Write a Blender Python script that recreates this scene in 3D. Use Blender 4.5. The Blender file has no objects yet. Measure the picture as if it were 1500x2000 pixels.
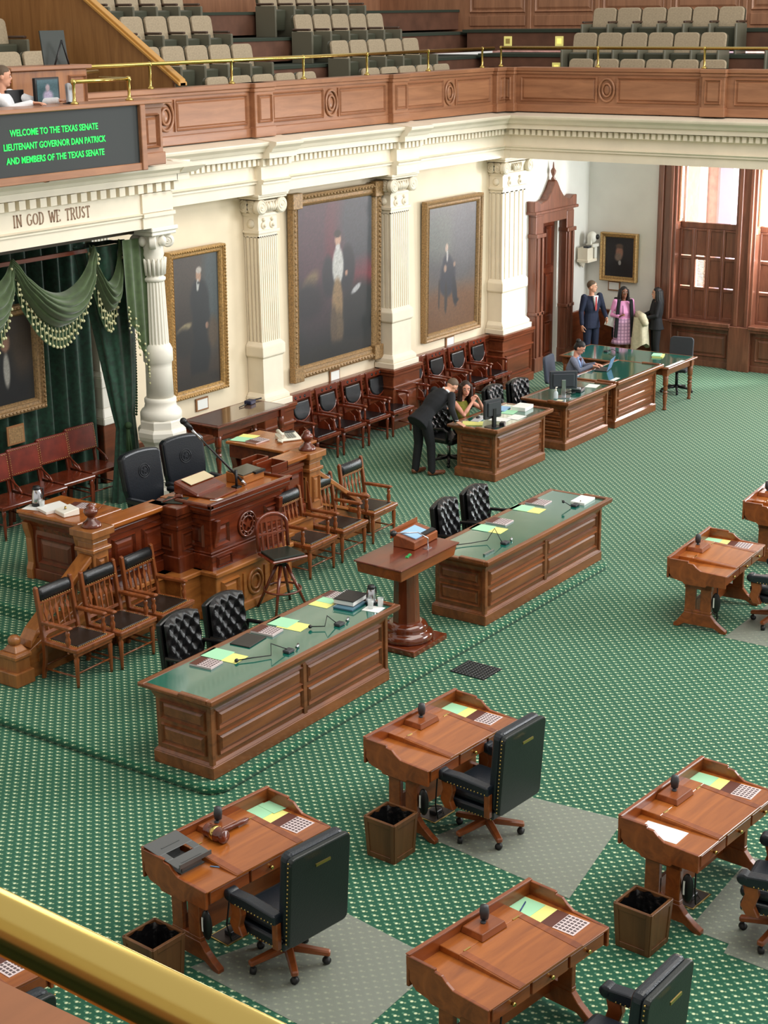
import bpy, math, random
from mathutils import Vector, Matrix
import numpy as np

random.seed(7)
PI = math.pi
SC = bpy.context.scene
COL = SC.collection

# ---------------------------------------------------------------- camera
def make_camera():
    yaw, pitch, roll, f = 0.618320554, 0.301256353, -0.0120054507, 3142.83
    fw = Vector((math.cos(yaw)*math.cos(pitch), math.sin(yaw)*math.cos(pitch), -math.sin(pitch)))
    r = fw.cross(Vector((0, 0, 1))).normalized()
    u = r.cross(fw)
    c, s = math.cos(roll), math.sin(roll)
    r2, u2 = c*r + s*u, -s*r + c*u
    m = Matrix(((r2.x, u2.x, -fw.x, 0), (r2.y, u2.y, -fw.y, 0), (r2.z, u2.z, -fw.z, 7.0), (0, 0, 0, 1)))
    cd = bpy.data.cameras.new('camera')
    cd.sensor_fit = 'VERTICAL'; cd.sensor_height = 36.0; cd.lens = f/2000*36.0
    cd.clip_start = 0.05; cd.clip_end = 200
    o = bpy.data.objects.new('camera', cd); COL.objects.link(o)
    o.matrix_world = m
    SC.camera = o
make_camera()

# ---------------------------------------------------------------- light
w = bpy.data.worlds.new('world'); SC.world = w; w.use_nodes = True
bg = w.node_tree.nodes['Background']
bg.inputs[0].default_value = (1.0, 0.955, 0.89, 1); bg.inputs[1].default_value = 0.74
def area(name, loc, target, sx, sy, power, color):
    l = bpy.data.lights.new(name, 'AREA'); l.shape = 'RECTANGLE'; l.size = sx; l.size_y = sy
    l.energy = power; l.color = color
    o = bpy.data.objects.new(name, l); COL.objects.link(o)
    o.location = loc
    d = Vector(target) - Vector(loc)
    o.rotation_euler = d.to_track_quat('-Z', 'Y').to_euler()
    return o
area('skylight_daylight', (15, 3, 13.5), (15, 9, 0), 16, 8, 1700, (1.0, 0.96, 0.89))
area('clerestory_daylight', (27, -6, 9.5), (20, 12, 1), 9, 5, 2200, (0.95, 0.98, 1.0))
area('side_window_daylight', (30.0, 6.5, 2.6), (20, 9, 0.5), 5, 3, 1000, (0.92, 0.97, 1.0))
area('corner_window_daylight', (29.9, 11.6, 3.0), (27.6, 16.0, 2.0), 1.2, 2.0, 150, (0.95, 0.98, 1.0))
SC.view_settings.view_transform = 'Standard'; SC.view_settings.look = 'None'
SC.view_settings.gamma = 1.0; SC.view_settings.use_curve_mapping = False
SC.view_settings.exposure = 0.0
SC.cycles.use_denoising = True
SC.cycles.max_bounces = 6; SC.cycles.diffuse_bounces = 3; SC.cycles.glossy_bounces = 3
SC.cycles.transmission_bounces = 4; SC.cycles.transparent_max_bounces = 6
SC.cycles.caustics_reflective = False; SC.cycles.caustics_refractive = False
SC.cycles.sample_clamp_indirect = 4.0

# ---------------------------------------------------------------- materials
MATS = {}
def lin(c):
    return tuple(((x/255)/12.92 if x/255 <= 0.04045 else ((x/255+0.055)/1.055)**2.4) for x in c) + (1.0,)
def mat(name, rgb, rough=0.5, metal=0.0, spec=0.5, emit=None, noise=None, coat=0.0, bump=0.0, bscale=60, sheen=0.0, alpha=None, trans=0.0):
    if name in MATS: return MATS[name]
    m = bpy.data.materials.new(name); m.use_nodes = True; MATS[name] = m
    nt = m.node_tree; b = nt.nodes['Principled BSDF']
    b.inputs['Base Color'].default_value = lin(rgb); b.inputs['Roughness'].default_value = rough
    b.inputs['Metallic'].default_value = metal; b.inputs['Specular IOR Level'].default_value = spec
    b.inputs['Coat Weight'].default_value = coat; b.inputs['Coat Roughness'].default_value = 0.12
    b.inputs['Sheen Weight'].default_value = sheen
    if trans: b.inputs['Transmission Weight'].default_value = trans
    if alpha is not None: b.inputs['Alpha'].default_value = alpha
    if emit: b.inputs['Emission Color'].default_value = lin(emit[0]); b.inputs['Emission Strength'].default_value = emit[1]
    if noise or bump:
        tc = nt.nodes.new('ShaderNodeTexCoord')
        n = nt.nodes.new('ShaderNodeTexNoise'); n.inputs['Scale'].default_value = noise[1] if noise else bscale
        n.inputs['Detail'].default_value = 4
        nt.links.new(tc.outputs['Object'], n.inputs['Vector'])
        if noise:
            cr = nt.nodes.new('ShaderNodeValToRGB')
            k = noise[0]
            cr.color_ramp.elements[0].position = 0.3; cr.color_ramp.elements[1].position = 0.7
            cr.color_ramp.elements[0].color = lin(tuple(max(0, x*(1-k)) for x in rgb))
            cr.color_ramp.elements[1].color = lin(tuple(min(255, x*(1+k)) for x in rgb))
            nt.links.new(n.outputs['Fac'], cr.inputs['Fac']); nt.links.new(cr.outputs['Color'], b.inputs['Base Color'])
        if bump:
            bp = nt.nodes.new('ShaderNodeBump'); bp.inputs['Strength'].default_value = bump; bp.inputs['Distance'].default_value = 0.01
            nt.links.new(n.outputs['Fac'], bp.inputs['Height']); nt.links.new(bp.outputs['Normal'], b.inputs['Normal'])
    return m
def wood(name, dark, light, rough=0.3, axis=0, coat=0.35, scale=7.0):
    if name in MATS: return MATS[name]
    m = bpy.data.materials.new(name); m.use_nodes = True; MATS[name] = m
    nt = m.node_tree; b = nt.nodes['Principled BSDF']
    tc = nt.nodes.new('ShaderNodeTexCoord'); mp = nt.nodes.new('ShaderNodeMapping')
    sc = [1.0, 1.0, 1.0]; sc[axis] = 0.12
    mp.inputs['Scale'].default_value = sc
    n = nt.nodes.new('ShaderNodeTexNoise'); n.inputs['Scale'].default_value = scale; n.inputs['Detail'].default_value = 8
    n.inputs['Distortion'].default_value = 0.9; n.inputs['Roughness'].default_value = 0.62
    cr = nt.nodes.new('ShaderNodeValToRGB')
    cr.color_ramp.elements[0].position = 0.32; cr.color_ramp.elements[1].position = 0.68
    cr.color_ramp.elements[0].color = lin(dark); cr.color_ramp.elements[1].color = lin(light)
    nt.links.new(tc.outputs['Object'], mp.inputs['Vector']); nt.links.new(mp.outputs[0], n.inputs['Vector'])
    nt.links.new(n.outputs['Fac'], cr.inputs['Fac']); nt.links.new(cr.outputs['Color'], b.inputs['Base Color'])
    b.inputs['Roughness'].default_value = rough; b.inputs['Coat Weight'].default_value = coat; b.inputs['Coat Roughness'].default_value = 0.1
    return m
def carpet_mat():
    m = bpy.data.materials.new('green carpet with cream flecks'); m.use_nodes = True
    nt = m.node_tree; b = nt.nodes['Principled BSDF']; L = nt.links.new
    tc = nt.nodes.new('ShaderNodeTexCoord'); mp = nt.nodes.new('ShaderNodeMapping')
    mp.inputs['Rotation'].default_value = (0, 0, PI/4); mp.inputs['Scale'].default_value = (1/0.0765,)*3
    sx = nt.nodes.new('ShaderNodeSeparateXYZ'); cx = nt.nodes.new('ShaderNodeCombineXYZ'); L(tc.outputs['Object'], sx.inputs[0])
    for i in (0, 1):
        sb = nt.nodes.new('ShaderNodeMath'); sb.operation = 'ADD'; L(sx.outputs[i], sb.inputs[0]); L(sx.outputs[2], sb.inputs[1]); L(sb.outputs[0], cx.inputs[i])
    L(cx.outputs[0], mp.inputs['Vector'])
    def vm(op, a, bb=None):
        n = nt.nodes.new('ShaderNodeVectorMath'); n.operation = op
        L(a, n.inputs[0])
        if bb is not None:
            if isinstance(bb, tuple): n.inputs[1].default_value = bb
            else: L(bb, n.inputs[1])
        return n
    def blob(off, r0, r1, stretch):
        sh = vm('ADD', mp.outputs[0], off)
        fr = vm('FRACTION', sh.outputs[0])
        ce = vm('SUBTRACT', fr.outputs[0], (0.5, 0.5, 0.0))
        fl = vm('MULTIPLY', ce.outputs[0], stretch)
        ln = vm('LENGTH', fl.outputs[0])
        mr = nt.nodes.new('ShaderNodeMapRange'); mr.inputs[1].default_value = r0; mr.inputs[2].default_value = r1
        mr.inputs[3].default_value = 1; mr.inputs[4].default_value = 0
        L(ln.outputs['Value'], mr.inputs[0])
        return mr.outputs[0]
    d1 = blob((0, 0, 0), 0.10, 0.22, (1.0, 1.0, 0.0))
    d2 = blob((-0.30, 0.14, 0), 0.04, 0.16, (1.0, 1.0, 0.0))
    d3 = blob((0.18, -0.26, 0), 0.06, 0.19, (1.0, 1.0, 0.0))
    ns = nt.nodes.new('ShaderNodeTexNoise'); ns.inputs['Scale'].default_value = 0.55; ns.inputs['Detail'].default_value = 3
    L(tc.outputs['Object'], ns.inputs['Vector'])
    nf = nt.nodes.new('ShaderNodeTexNoise'); nf.inputs['Scale'].default_value = 130; nf.inputs['Detail'].default_value = 2
    L(tc.outputs['Object'], nf.inputs['Vector'])
    def mix(a, bcol, fac, fs=1.0):
        n = nt.nodes.new('ShaderNodeMix'); n.data_type = 'RGBA'
        if isinstance(a, tuple): n.inputs[6].default_value = a
        else: L(a, n.inputs[6])
        n.inputs[7].default_value = bcol
        if fs != 1.0:
            mu = nt.nodes.new('ShaderNodeMath'); mu.operation = 'MULTIPLY'; mu.inputs[1].default_value = fs; L(fac, mu.inputs[0]); fac = mu.outputs[0]
        L(fac, n.inputs[0]); return n.outputs[2]
    base = mix(lin((22, 86, 61)), lin((34, 102, 75)), ns.outputs['Fac'])
    base = mix(base, lin((14, 66, 47)), nf.outputs['Fac'], 0.5)
    c = mix(base, lin((98, 150, 116)), d3, 0.7)
    c = mix(c, lin((190, 212, 160)), d2, 0.75)
    c = mix(c, lin((216, 230, 186)), d1)
    L(c, b.inputs['Base Color'])
    b.inputs['Roughness'].default_value = 0.85; b.inputs['Specular IOR Level'].default_value = 0.25
    b.inputs['Sheen Weight'].default_value = 0.15
    return m
CARPET = carpet_mat()
WALNUT = wood('reddish walnut desk wood', (108, 52, 22), (156, 84, 38), 0.32, coat=0.25)
WALTOP = wood('polished walnut desk top', (132, 70, 26), (176, 102, 42), 0.25, coat=0.3)
DESKW = wood('brown counter wood', (98, 54, 28), (142, 84, 46), 0.32)
MAHOG = wood('dark red mahogany', (72, 26, 12), (122, 52, 24), 0.26, coat=0.5)
MAHOGV = wood('dark mahogany upright grain', (70, 28, 14), (116, 52, 26), 0.28, axis=2)
OAK = wood('golden oak', (128, 74, 32), (172, 108, 52), 0.33)
OAKV = wood('golden oak upright grain', (122, 72, 34), (166, 106, 54), 0.38, axis=2)
PARAP = wood('pale brown parapet wood', (142, 96, 68), (172, 120, 86), 0.4, coat=0.2)
WAINS = wood('red brown wainscot wood', (86, 40, 22), (128, 66, 38), 0.3)
CHAIRW = wood('varnished brown chair wood', (104, 54, 26), (150, 84, 44), 0.25, axis=2)
REDW = wood('glossy red chair wood', (84, 32, 18), (126, 54, 30), 0.2, axis=2, coat=0.6)
WINDW = wood('reddish window wood', (98, 57, 42), (136, 84, 62), 0.4, axis=2)
CREAM = mat('cream paint', (240, 229, 208), 0.5, noise=(0.02, 3))
WHITE = mat('white paint', (238, 234, 222), 0.45)
WALLP = mat('pale plaster paint', (234, 218, 190), 0.6, noise=(0.025, 1.5))
WALLG = mat('pale grey white wall paint', (236, 233, 226), 0.6, noise=(0.02, 1.5))
BLEATH = mat('black leather', (20, 21, 23), 0.27, bump=0.25, bscale=90)
NAVYL = mat('dark navy leather', (26, 33, 41), 0.3, bump=0.2, bscale=90)
SEATL = mat('dark brown seat leather', (38, 30, 24), 0.32, noise=(0.25, 30))
REDL = mat('oxblood leather', (112, 40, 26), 0.3, noise=(0.12, 8))
BRASS = mat('polished brass', (206, 180, 104), 0.2, metal=1.0)
BRASSN = mat('brass nail', (200, 170, 100), 0.3, metal=1.0)
PARTW = wood('honey partition wood', (138, 94, 50), (170, 122, 70), 0.45, axis=2, coat=.1)
HAZEW = wood('hazed gallery wall wood', (146, 104, 78), (176, 128, 96), 0.45, axis=2, coat=.1)  # distance haze is put into this paler wood colour
GOLD = mat('gilded plaster', (176, 140, 88), 0.45, metal=0.1, noise=(0.2, 40))
GOLDB = mat('bronze gilt', (146, 116, 78), 0.48, metal=0.1, noise=(0.2, 40))
BLACK = mat('black plastic', (18, 18, 20), 0.4)
DGREY = mat('dark grey plastic', (52, 54, 58), 0.45)
STEEL = mat('polished steel', (200, 200, 205), 0.15, metal=1.0)
CHROME = mat('silver metal', (190, 192, 196), 0.25, metal=1.0)
PAPER = mat('white paper', (236, 236, 232), 0.7)
GREENP = mat('mint green paper', (168, 226, 184), 0.7)
YELLOWP = mat('pale yellow paper', (238, 236, 140), 0.7)
BLUEP = mat('light blue paper', (150, 190, 228), 0.7)
PURPP = mat('photo print', (120, 100, 104), 0.5)
BROWNP = mat('brown print', (92, 48, 36), 0.5)
GLASSTOP = mat('green felt under glass', (16, 98, 84), 0.06, spec=0.9, coat=1.0)
DARKIN = mat('black bin liner', (14, 14, 15), 0.25, bump=0.8, bscale=25)
CAST = mat('black rubber', (14, 14, 15), 0.5)
DRAPE = mat('green velvet', (64, 84, 46), 0.75, sheen=0.5, noise=(0.12, 12))
DAMASK = mat('dark green damask', (24, 60, 44), 0.6, sheen=0.3, noise=(0.3, 16))
TASSEL = mat('cream tassel thread', (206, 204, 160), 0.7)
TASSELG = mat('dark green tassel thread', (48, 74, 44), 0.8)
SEATTAN = mat('tan seat fabric', (172, 156, 130), 0.75, noise=(0.06, 40))
SEATGRN = mat('olive grey vinyl', (74, 76, 62), 0.35)
SEATFR = mat('grey green seat frame', (110, 108, 92), 0.4)
SEATWD = mat('dark brown armrest', (74, 54, 42), 0.4)
GREENC = mat('dark green stair carpet', (52, 62, 50), 0.85)
SKIN = mat('light skin', (216, 160, 132), 0.5)
SKIN2 = mat('brown skin', (128, 84, 62), 0.5)
SKIN3 = mat('fair skin', (222, 158, 134), 0.5)
HAIRB = mat('dark brown hair', (46, 28, 20), 0.6, bump=0.4, bscale=120)
HAIRK = mat('black hair', (18, 15, 15), 0.55, bump=0.4, bscale=120)
HAIRG = mat('brown cropped hair', (92, 74, 56), 0.6, bump=0.4, bscale=120)
PHONEW = mat('ivory plastic', (228, 224, 208), 0.4)

# ---------------------------------------------------------------- mesh helpers
class MB:
    def __init__(s): s.v = []; s.f = []; s.sm = []
    def add(s, vs, fs, sm=False):
        n = len(s.v); s.v += [tuple(v) for v in vs]; s.f += [tuple(i+n for i in f) for f in fs]; s.sm += [sm]*len(fs); return s
    def box(s, x0, x1, y0, y1, z0, z1):
        return s.hexa([(x0,y0,z0),(x1,y0,z0),(x1,y1,z0),(x0,y1,z0),(x0,y0,z1),(x1,y0,z1),(x1,y1,z1),(x0,y1,z1)])
    def cbox(s, cx, cy, cz, sx, sy, sz): return s.box(cx-sx/2, cx+sx/2, cy-sy/2, cy+sy/2, cz-sz/2, cz+sz/2)
    def hexa(s, p, sm=False):
        return s.add(p, [(0,3,2,1),(4,5,6,7),(0,1,5,4),(1,2,6,5),(2,3,7,6),(3,0,4,7)], sm)
    def taper(s, b, t, z0, z1):   # b, t = (x0,x1,y0,y1)
        return s.hexa([(b[0],b[2],z0),(b[1],b[2],z0),(b[1],b[3],z0),(b[0],b[3],z0),(t[0],t[2],z1),(t[1],t[2],z1),(t[1],t[3],z1),(t[0],t[3],z1)])
    def prism(s, poly, axis, a0, a1, sm=False):
        n = len(poly)
        def P(p, a):
            if axis == 'x': return (a, p[0], p[1])
            if axis == 'y': return (p[0], a, p[1])
            return (p[0], p[1], a)
        A = sum(poly[i][0]*poly[(i+1)%n][1]-poly[(i+1)%n][0]*poly[i][1] for i in range(n))
        q = list(poly) if A > 0 else list(poly)[::-1]
        vs = [P(p, a0) for p in q] + [P(p, a1) for p in q]
        flip = (axis == 'y')
        if a1 < a0: flip = not flip
        fs = [tuple(range(n))[::-1], tuple(range(n, 2*n))] + [(i, (i+1)%n, n+(i+1)%n, n+i) for i in range(n)]
        if flip: fs = [f[::-1] for f in fs]
        k = len(s.sm); s.add(vs, fs)
        if sm:
            for i in range(k+2, len(s.sm)): s.sm[i] = True
        return s
    def tube(s, path, r, n=8, caps=True, flat=1.0):
        path = [Vector(p) for p in path]; m = len(path)
        rs = r if isinstance(r, (list, tuple)) else [r]*m
        t0 = (path[1]-path[0]).normalized()
        up = Vector((0,0,1)) if abs(t0.z) < 0.9 else Vector((0,1,0))
        nx = t0.cross(up).normalized(); vs = []
        for i, p in enumerate(path):
            t = (path[min(i+1, m-1)]-path[max(i-1, 0)]).normalized()
            nx = (nx - t*nx.dot(t)).normalized(); ny = t.cross(nx)
            for k in range(n):
                a = 2*PI*k/n
                vs.append(p + rs[i]*(math.cos(a)*nx + flat*math.sin(a)*ny))
        fs = [(i*n+k, i*n+(k+1)%n, (i+1)*n+(k+1)%n, (i+1)*n+k) for i in range(m-1) for k in range(n)]
        s.add(vs, fs, True)
        if caps: 
            b = len(s.v)-m*n
            s.f += [tuple(b+k for k in range(n))[::-1], tuple(b+(m-1)*n+k for k in range(n))]; s.sm += [False, False]
        return s
    def lathe(s, prof, c=(0,0,0), n=16, axis='z', sm=True, a0=0.0):
        vs = []; m = len(prof)
        for r, z in prof:
            for k in range(n):
                a = 2*PI*k/n+a0; x, y = r*math.cos(a), r*math.sin(a)
                if axis == 'z': vs.append((c[0]+x, c[1]+y, c[2]+z))
                elif axis == 'x': vs.append((c[0]+z, c[1]+x, c[2]+y))
                else: vs.append((c[0]+y, c[1]+z, c[2]+x))
        fs = [(i*n+k, i*n+(k+1)%n, (i+1)*n+(k+1)%n, (i+1)*n+k) for i in range(m-1) for k in range(n)]
        s.add(vs, fs, sm); b = len(s.v)-m*n
        s.f += [tuple(b+k for k in range(n))[::-1], tuple(b+(m-1)*n+k for k in range(n))]; s.sm += [False, False]
        return s
    def ball(s, c, r, n=12, m=8):
        if not isinstance(r, (list, tuple)): r = (r, r, r)
        vs = [(c[0], c[1], c[2]-r[2])]
        for j in range(1, m):
            t = PI*j/m
            for k in range(n):
                a = 2*PI*k/n
                vs.append((c[0]+r[0]*math.sin(t)*math.cos(a), c[1]+r[1]*math.sin(t)*math.sin(a), c[2]-r[2]*math.cos(t)))
        vs.append((c[0], c[1], c[2]+r[2])); e = len(vs)-1
        fs = [(0, 1+(k+1)%n, 1+k) for k in range(n)]
        for j in range(m-2):
            for k in range(n): fs.append((1+j*n+k, 1+j*n+(k+1)%n, 1+(j+1)*n+(k+1)%n, 1+(j+1)*n+k))
        fs += [(e, 1+(m-2)*n+k, 1+(m-2)*n+(k+1)%n) for k in range(n)]
        return s.add(vs, fs, True)
    def grid(s, fn, nu, nv, sm=True, flip=False):
        vs = [fn(i/nu, j/nv) for j in range(nv+1) for i in range(nu+1)]
        fs = [(j*(nu+1)+i, j*(nu+1)+i+1, (j+1)*(nu+1)+i+1, (j+1)*(nu+1)+i) for j in range(nv) for i in range(nu)]
        if flip: fs = [f[::-1] for f in fs]
        return s.add(vs, fs, sm)
    def xf(s, m, start=0):
        s.v[start:] = [tuple(m @ Vector(v)) for v in s.v[start:]]; return s
    def build(s, name, m, parent=None, bevel=0.0, loc=None, seg=1):
        me = bpy.data.meshes.new(name); me.from_pydata(s.v, [], s.f); 
        me.polygons.foreach_set('use_smooth', s.sm); me.materials.append(m); me.update()
        o = bpy.data.objects.new(name, me); COL.objects.link(o)
        if parent is not None: o.parent = parent
        if loc: o.location = loc
        if bevel:
            b = o.modifiers.new('bevel', 'BEVEL'); b.width = bevel; b.segments = seg; b.limit_method = 'ANGLE'; b.angle_limit = 0.6
        return o
def rotz(a): return Matrix.Rotation(a, 4, 'Z')
def rotx(a): return Matrix.Rotation(a, 4, 'X')
def roty(a): return Matrix.Rotation(a, 4, 'Y')
def tr(x, y, z): return Matrix.Translation((x, y, z))
def tag(o, label, cat, group=None):
    o['label'] = label; o['category'] = cat
    if group: o['group'] = group
    return o
def T(name, label, cat, loc=(0,0,0), rz=0.0, group=None):
    o = bpy.data.objects.new(name, None); COL.objects.link(o); o.empty_display_size = 0.1
    o.location = loc; o.rotation_euler = (0, 0, rz)
    return tag(o, label, cat, group)
def struct(o): o['kind'] = 'structure'; return o
def stuff(o): o['kind'] = 'stuff'; return o
def copy_tree(o, parent=None):
    c = o.copy(); COL.objects.link(c)
    if parent is not None: c.parent = parent
    for ch in list(o.children): copy_tree(ch, c)
    return c
def dup(root, loc, rz, label=None, group=None):
    c = copy_tree(root); c.location = loc; c.rotation_euler = (0, 0, rz)
    if label: c['label'] = label
    if group: c['group'] = group
    return c
def piece(src, parent, loc, rz=0.0, sc=None):      # another copy of a piece, sharing its mesh
    c = src.copy(); COL.objects.link(c); c.parent = parent; c.location = loc; c.rotation_euler = (0, 0, rz)
    if sc: c.scale = sc
    return c
def R(d): return math.radians(d)
def panel(mb, x0, x1, z0, z1, y, depth=0.012, rail=0.03, out=-1):
    # raised field panel facing -Y (out=-1): a moulding frame with a bevelled raised field
    d = depth*out
    mb.add([(x0,y,z0),(x1,y,z0),(x1,y,z1),(x0,y,z1),
            (x0+rail*.4,y+d*1.6,z0+rail*.4),(x1-rail*.4,y+d*1.6,z0+rail*.4),(x1-rail*.4,y+d*1.6,z1-rail*.4),(x0+rail*.4,y+d*1.6,z1-rail*.4),
            (x0+rail,y-d*.4,z0+rail),(x1-rail,y-d*.4,z0+rail),(x1-rail,y-d*.4,z1-rail),(x0+rail,y-d*.4,z1-rail),
            (x0+rail*1.9,y+d,z0+rail*1.9),(x1-rail*1.9,y+d,z0+rail*1.9),(x1-rail*1.9,y+d,z1-rail*1.9),(x0+rail*1.9,y+d,z1-rail*1.9)],
           [f for k in (0,4,8) for f in ((k,k+1,k+5,k+4),(k+1,k+2,k+6,k+5),(k+2,k+3,k+7,k+6),(k+3,k,k+4,k+7))] + [(12,13,14,15)])
    return mb
def arc(cx, cy, r, a0, a1, n):
    return [(cx+r*math.cos(a0+(a1-a0)*i/n), cy+r*math.sin(a0+(a1-a0)*i/n)) for i in range(n+1)]
# ================================================================ the setting
# carpeted levels
o = MB().box(-2, 30.2, -7, 16.3, -0.12, 0.0).build('floor', CARPET); struct(o)
def rrect(x0, x1, y0, y1, r, n=6):
    return (arc(x1-r, y0+r, r, -PI/2, 0, n) + arc(x1-r, y1-r, r, 0, PI/2, n) + arc(x0+r, y1-r, r, PI/2, PI, n) + arc(x0+r, y0+r, r, PI, 1.5*PI, n))
o = MB().prism(rrect(10.1, 18.06, 9.15, 16.2, 0.22), 'z', 0.0, 0.1).build('floor', CARPET, bevel=0.045, seg=3); struct(o)
m = MB()
for i, (x, z) in enumerate(((10.92, 0.245), (11.28, 0.39), (11.65, 0.535), (12.05, 0.68))):
    o = MB().box(x, (11.3, 11.67, 12.07, 16.14)[i], 12.66, 16.19, 0.0, z).build('floor', CARPET, bevel=0.03, seg=2); struct(o)
o = MB().box(16.141, 18.45, 14.3, 16.19, 0.0, 0.68).build('floor', CARPET, bevel=0.02); struct(o)
for i, (x, z) in enumerate(((17.27, 0.245), (16.9, 0.39), (16.52, 0.535))):   # the far stair mirrors the near one
    o = MB().box((16.88, 16.5, 16.141)[i], x, 12.66, 14.299, 0.0, z).build('floor', CARPET, bevel=0.02); struct(o)

# plaster walls
o = MB().box(15.4, 26.6, 16.15, 16.45, 0, 4.5).build('wall_front', WALLP); struct(o)
o = MB().box(26.6, 28.03, 16.15, 16.45, 0, 4.62).build('wall_front', WALLG); struct(o)
o = MB().box(28.9, 30.5, 16.15, 16.45, 0, 4.62).build('wall_front', WALLG); struct(o)
o = MB().box(28.03, 28.9, 16.15, 16.45, 2.95, 4.62).build('wall_front', WALLG); struct(o)
o = MB().box(9.0, 15.4, 16.15, 16.45, 0, 4.5).build('wall_front', WALLP); struct(o)
o = MB().box(30.2, 30.5, 14.52, 16.15, 0, 4.62).build('wall_right', WALLG); struct(o)
o = MB().box(30.2, 30.5, -7, 10.7, 0, 4.62).build('wall_right', WALLG); struct(o)
o = MB().box(26.55, 30.5, -7, 16.45, 4.62, 4.8).build('ceiling', WALLG); struct(o)

# window bays in the right wall (each 1.71 m): casing, sash, glass, folding shutters, sill, apron
def window_bay(n, y1, open_shutter):
    # y1 = larger Y of the opening (towards the front wall); width 1.27; casing 0.42 beyond
    w = 1.27; y0 = y1-w; X = 30.2
    root = MB()
    root.box(X-0.10, X+0.32, y1, y1+0.42, 0, 4.6)
    root.box(X-0.15, X-0.08, y1+0.06, y1+0.13, 0.9, 4.6); root.box(X-0.15, X-0.08, y1+0.28, y1+0.36, 0.9, 4.6)
    root.box(X-0.17, X-0.09, y1-0.02, y1+0.44, 0.0, 0.9)
    win = root.build('window_%d' % n, WINDW, bevel=0.008); struct(win)
    MB().box(X-0.2, X+0.2, y0-0.02, y1+0.02, 0.86, 0.94).box(X-0.16, X+0.2, y0, y1, 0.80, 0.86).build('sill', WINDW, win, bevel=0.01)
    ap = MB().box(X-0.02, X+0.1, y0, y1, 0, 0.80)
    q = MB(); panel(q, -y1+0.08, -y0-0.08, 0.2, 0.7, 0, 0.02, 0.05)
    q.xf(tr(X-0.02, 0, 0) @ rotz(-PI/2)); ap.add(q.v, q.f)
    ap.box(X-0.05, X, y0, y1, 0, 0.12)
    ap.build('apron', WINDW, win, bevel=0.005)
    MB().box(X+0.05, X+0.3, y0, y1, 4.0, 4.6).build('head', WINDW, win)
    MB().box(X+0.12, X+0.2, y0, y1, 2.76, 2.88).build('meeting_rail', WINDW, win, bevel=0.01)
    sash = MB().box(X+0.2, X+0.24, y0, y0+0.06, 2.85, 4.1).box(X+0.2, X+0.24, y1-0.06, y1, 2.85, 4.1).box(X+0.2, X+0.24, y0, y1, 4.0, 4.1).build('sash', WHITE, win)
    MB().box(X+0.215, X+0.22, y0+0.05, y1-0.05, 2.87, 4.05).build('pane', mat('window glass', (250, 250, 250), 0.02, alpha=0.12), sash)
    # four folding shutter leaves, each with three raised panels
    lw = w/4
    for k in range(4):
        ya = y1-(k+1)*lw
        lf = MB(); hole = (open_shutter and k == 1)
        zs = ((0.97, 1.52), (1.58, 2.14), (2.2, 2.72))
        lf.box(X+0.10, X+0.14, ya+0.004, ya+0.05, 0.94, 2.76); lf.box(X+0.10, X+0.14, ya+lw-0.05, ya+lw-0.004, 0.94, 2.76)
        for z in (0.94, 1.52, 2.14, 2.72): lf.box(X+0.10, X+0.14, ya+0.05, ya+lw-0.05, z, z+0.06 if z < 2.7 else z+0.04)
        leaf = lf.build('shutter_leaf', WINDW, win, bevel=0.004)
        for i, (za, zb) in enumerate(zs):
            if hole and i == 1:
                bl = MB()
                for t in range(18): bl.add([(X+0.2, ya+0.06, za+0.03*t+0.02), (X+0.2, ya+lw-0.06, za+0.03*t+0.02), (X+0.185, ya+lw-0.06, za+0.03*t+0.042), (X+0.185, ya+0.06, za+0.03*t+0.042)], [(0,1,2,3)])
                stuff(bl.build('blind_slats', WHITE, leaf)); continue
            MB().hexa([(X+0.118, ya+0.05, za+0.02), (X+0.118, ya+lw-0.05, za+0.02), (X+0.135, ya+lw-0.05, za+0.02), (X+0.135, ya+0.05, za+0.02),
                       (X+0.118, ya+0.05, zb), (X+0.118, ya+lw-0.05, zb), (X+0.135, ya+lw-0.05, zb), (X+0.135, ya+0.05, zb)]).build('shutter_panel', WINDW, leaf, bevel=0.006)
    # upper folded-back louvred shutter
    sh = MB().box(X-0.02, X+0.1, y1-0.04, y1-0.01, 2.9, 4.4)
    up = sh.build('folded_shutter', mat('pinkish pine', (205, 150, 118), 0.5), win)
    lv = MB()
    for t in range(44): lv.add([(X-0.015, y1-0.05, 2.95+0.03*t), (X+0.09, y1-0.05, 2.95+0.03*t), (X+0.09, y1-0.062, 2.972+0.03*t), (X-0.015, y1-0.062, 2.972+0.03*t)], [(0,1,2,3)])
    stuff(lv.build('louvre_slats', WHITE, up))
    # splayed jamb block
    MB().box(X-0.06, X+0.1, y1-0.02, y1+0.1, 2.72, 2.86).build('jamb_block', WINDW, win, bevel=0.02)
    return win
window_bay(1, 14.1, True)
window_bay(2, 12.39, False)
# the pink granite outside, seen through the clear upper sash
o = MB().box(32.6, 33.0, 8, 20, -1, 8).build('wall_outside', mat('pink granite', (232, 188, 180), 0.8, noise=(0.12, 6), bump=0.6, bscale=9)); struct(o)
MB().box(32.3, 32.62, 14.55, 15.35, -1, 8).build('quoin_strip', mat('pale limestone', (236, 224, 196), 0.85, bump=0.8, bscale=9), o, bevel=0.06)
MB().box(32.45, 32.65, 13.85, 14.3, -1, 8).build('drain_pipe', mat('mauve downpipe', (178, 166, 184), 0.5), o, bevel=0.08)
area('outdoor_daylight', (31.5, 9.6, 3.6), (32.6, 14.4, 3.2), 1.6, 2.4, 2000, (1.0, 0.97, 0.95))

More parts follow.
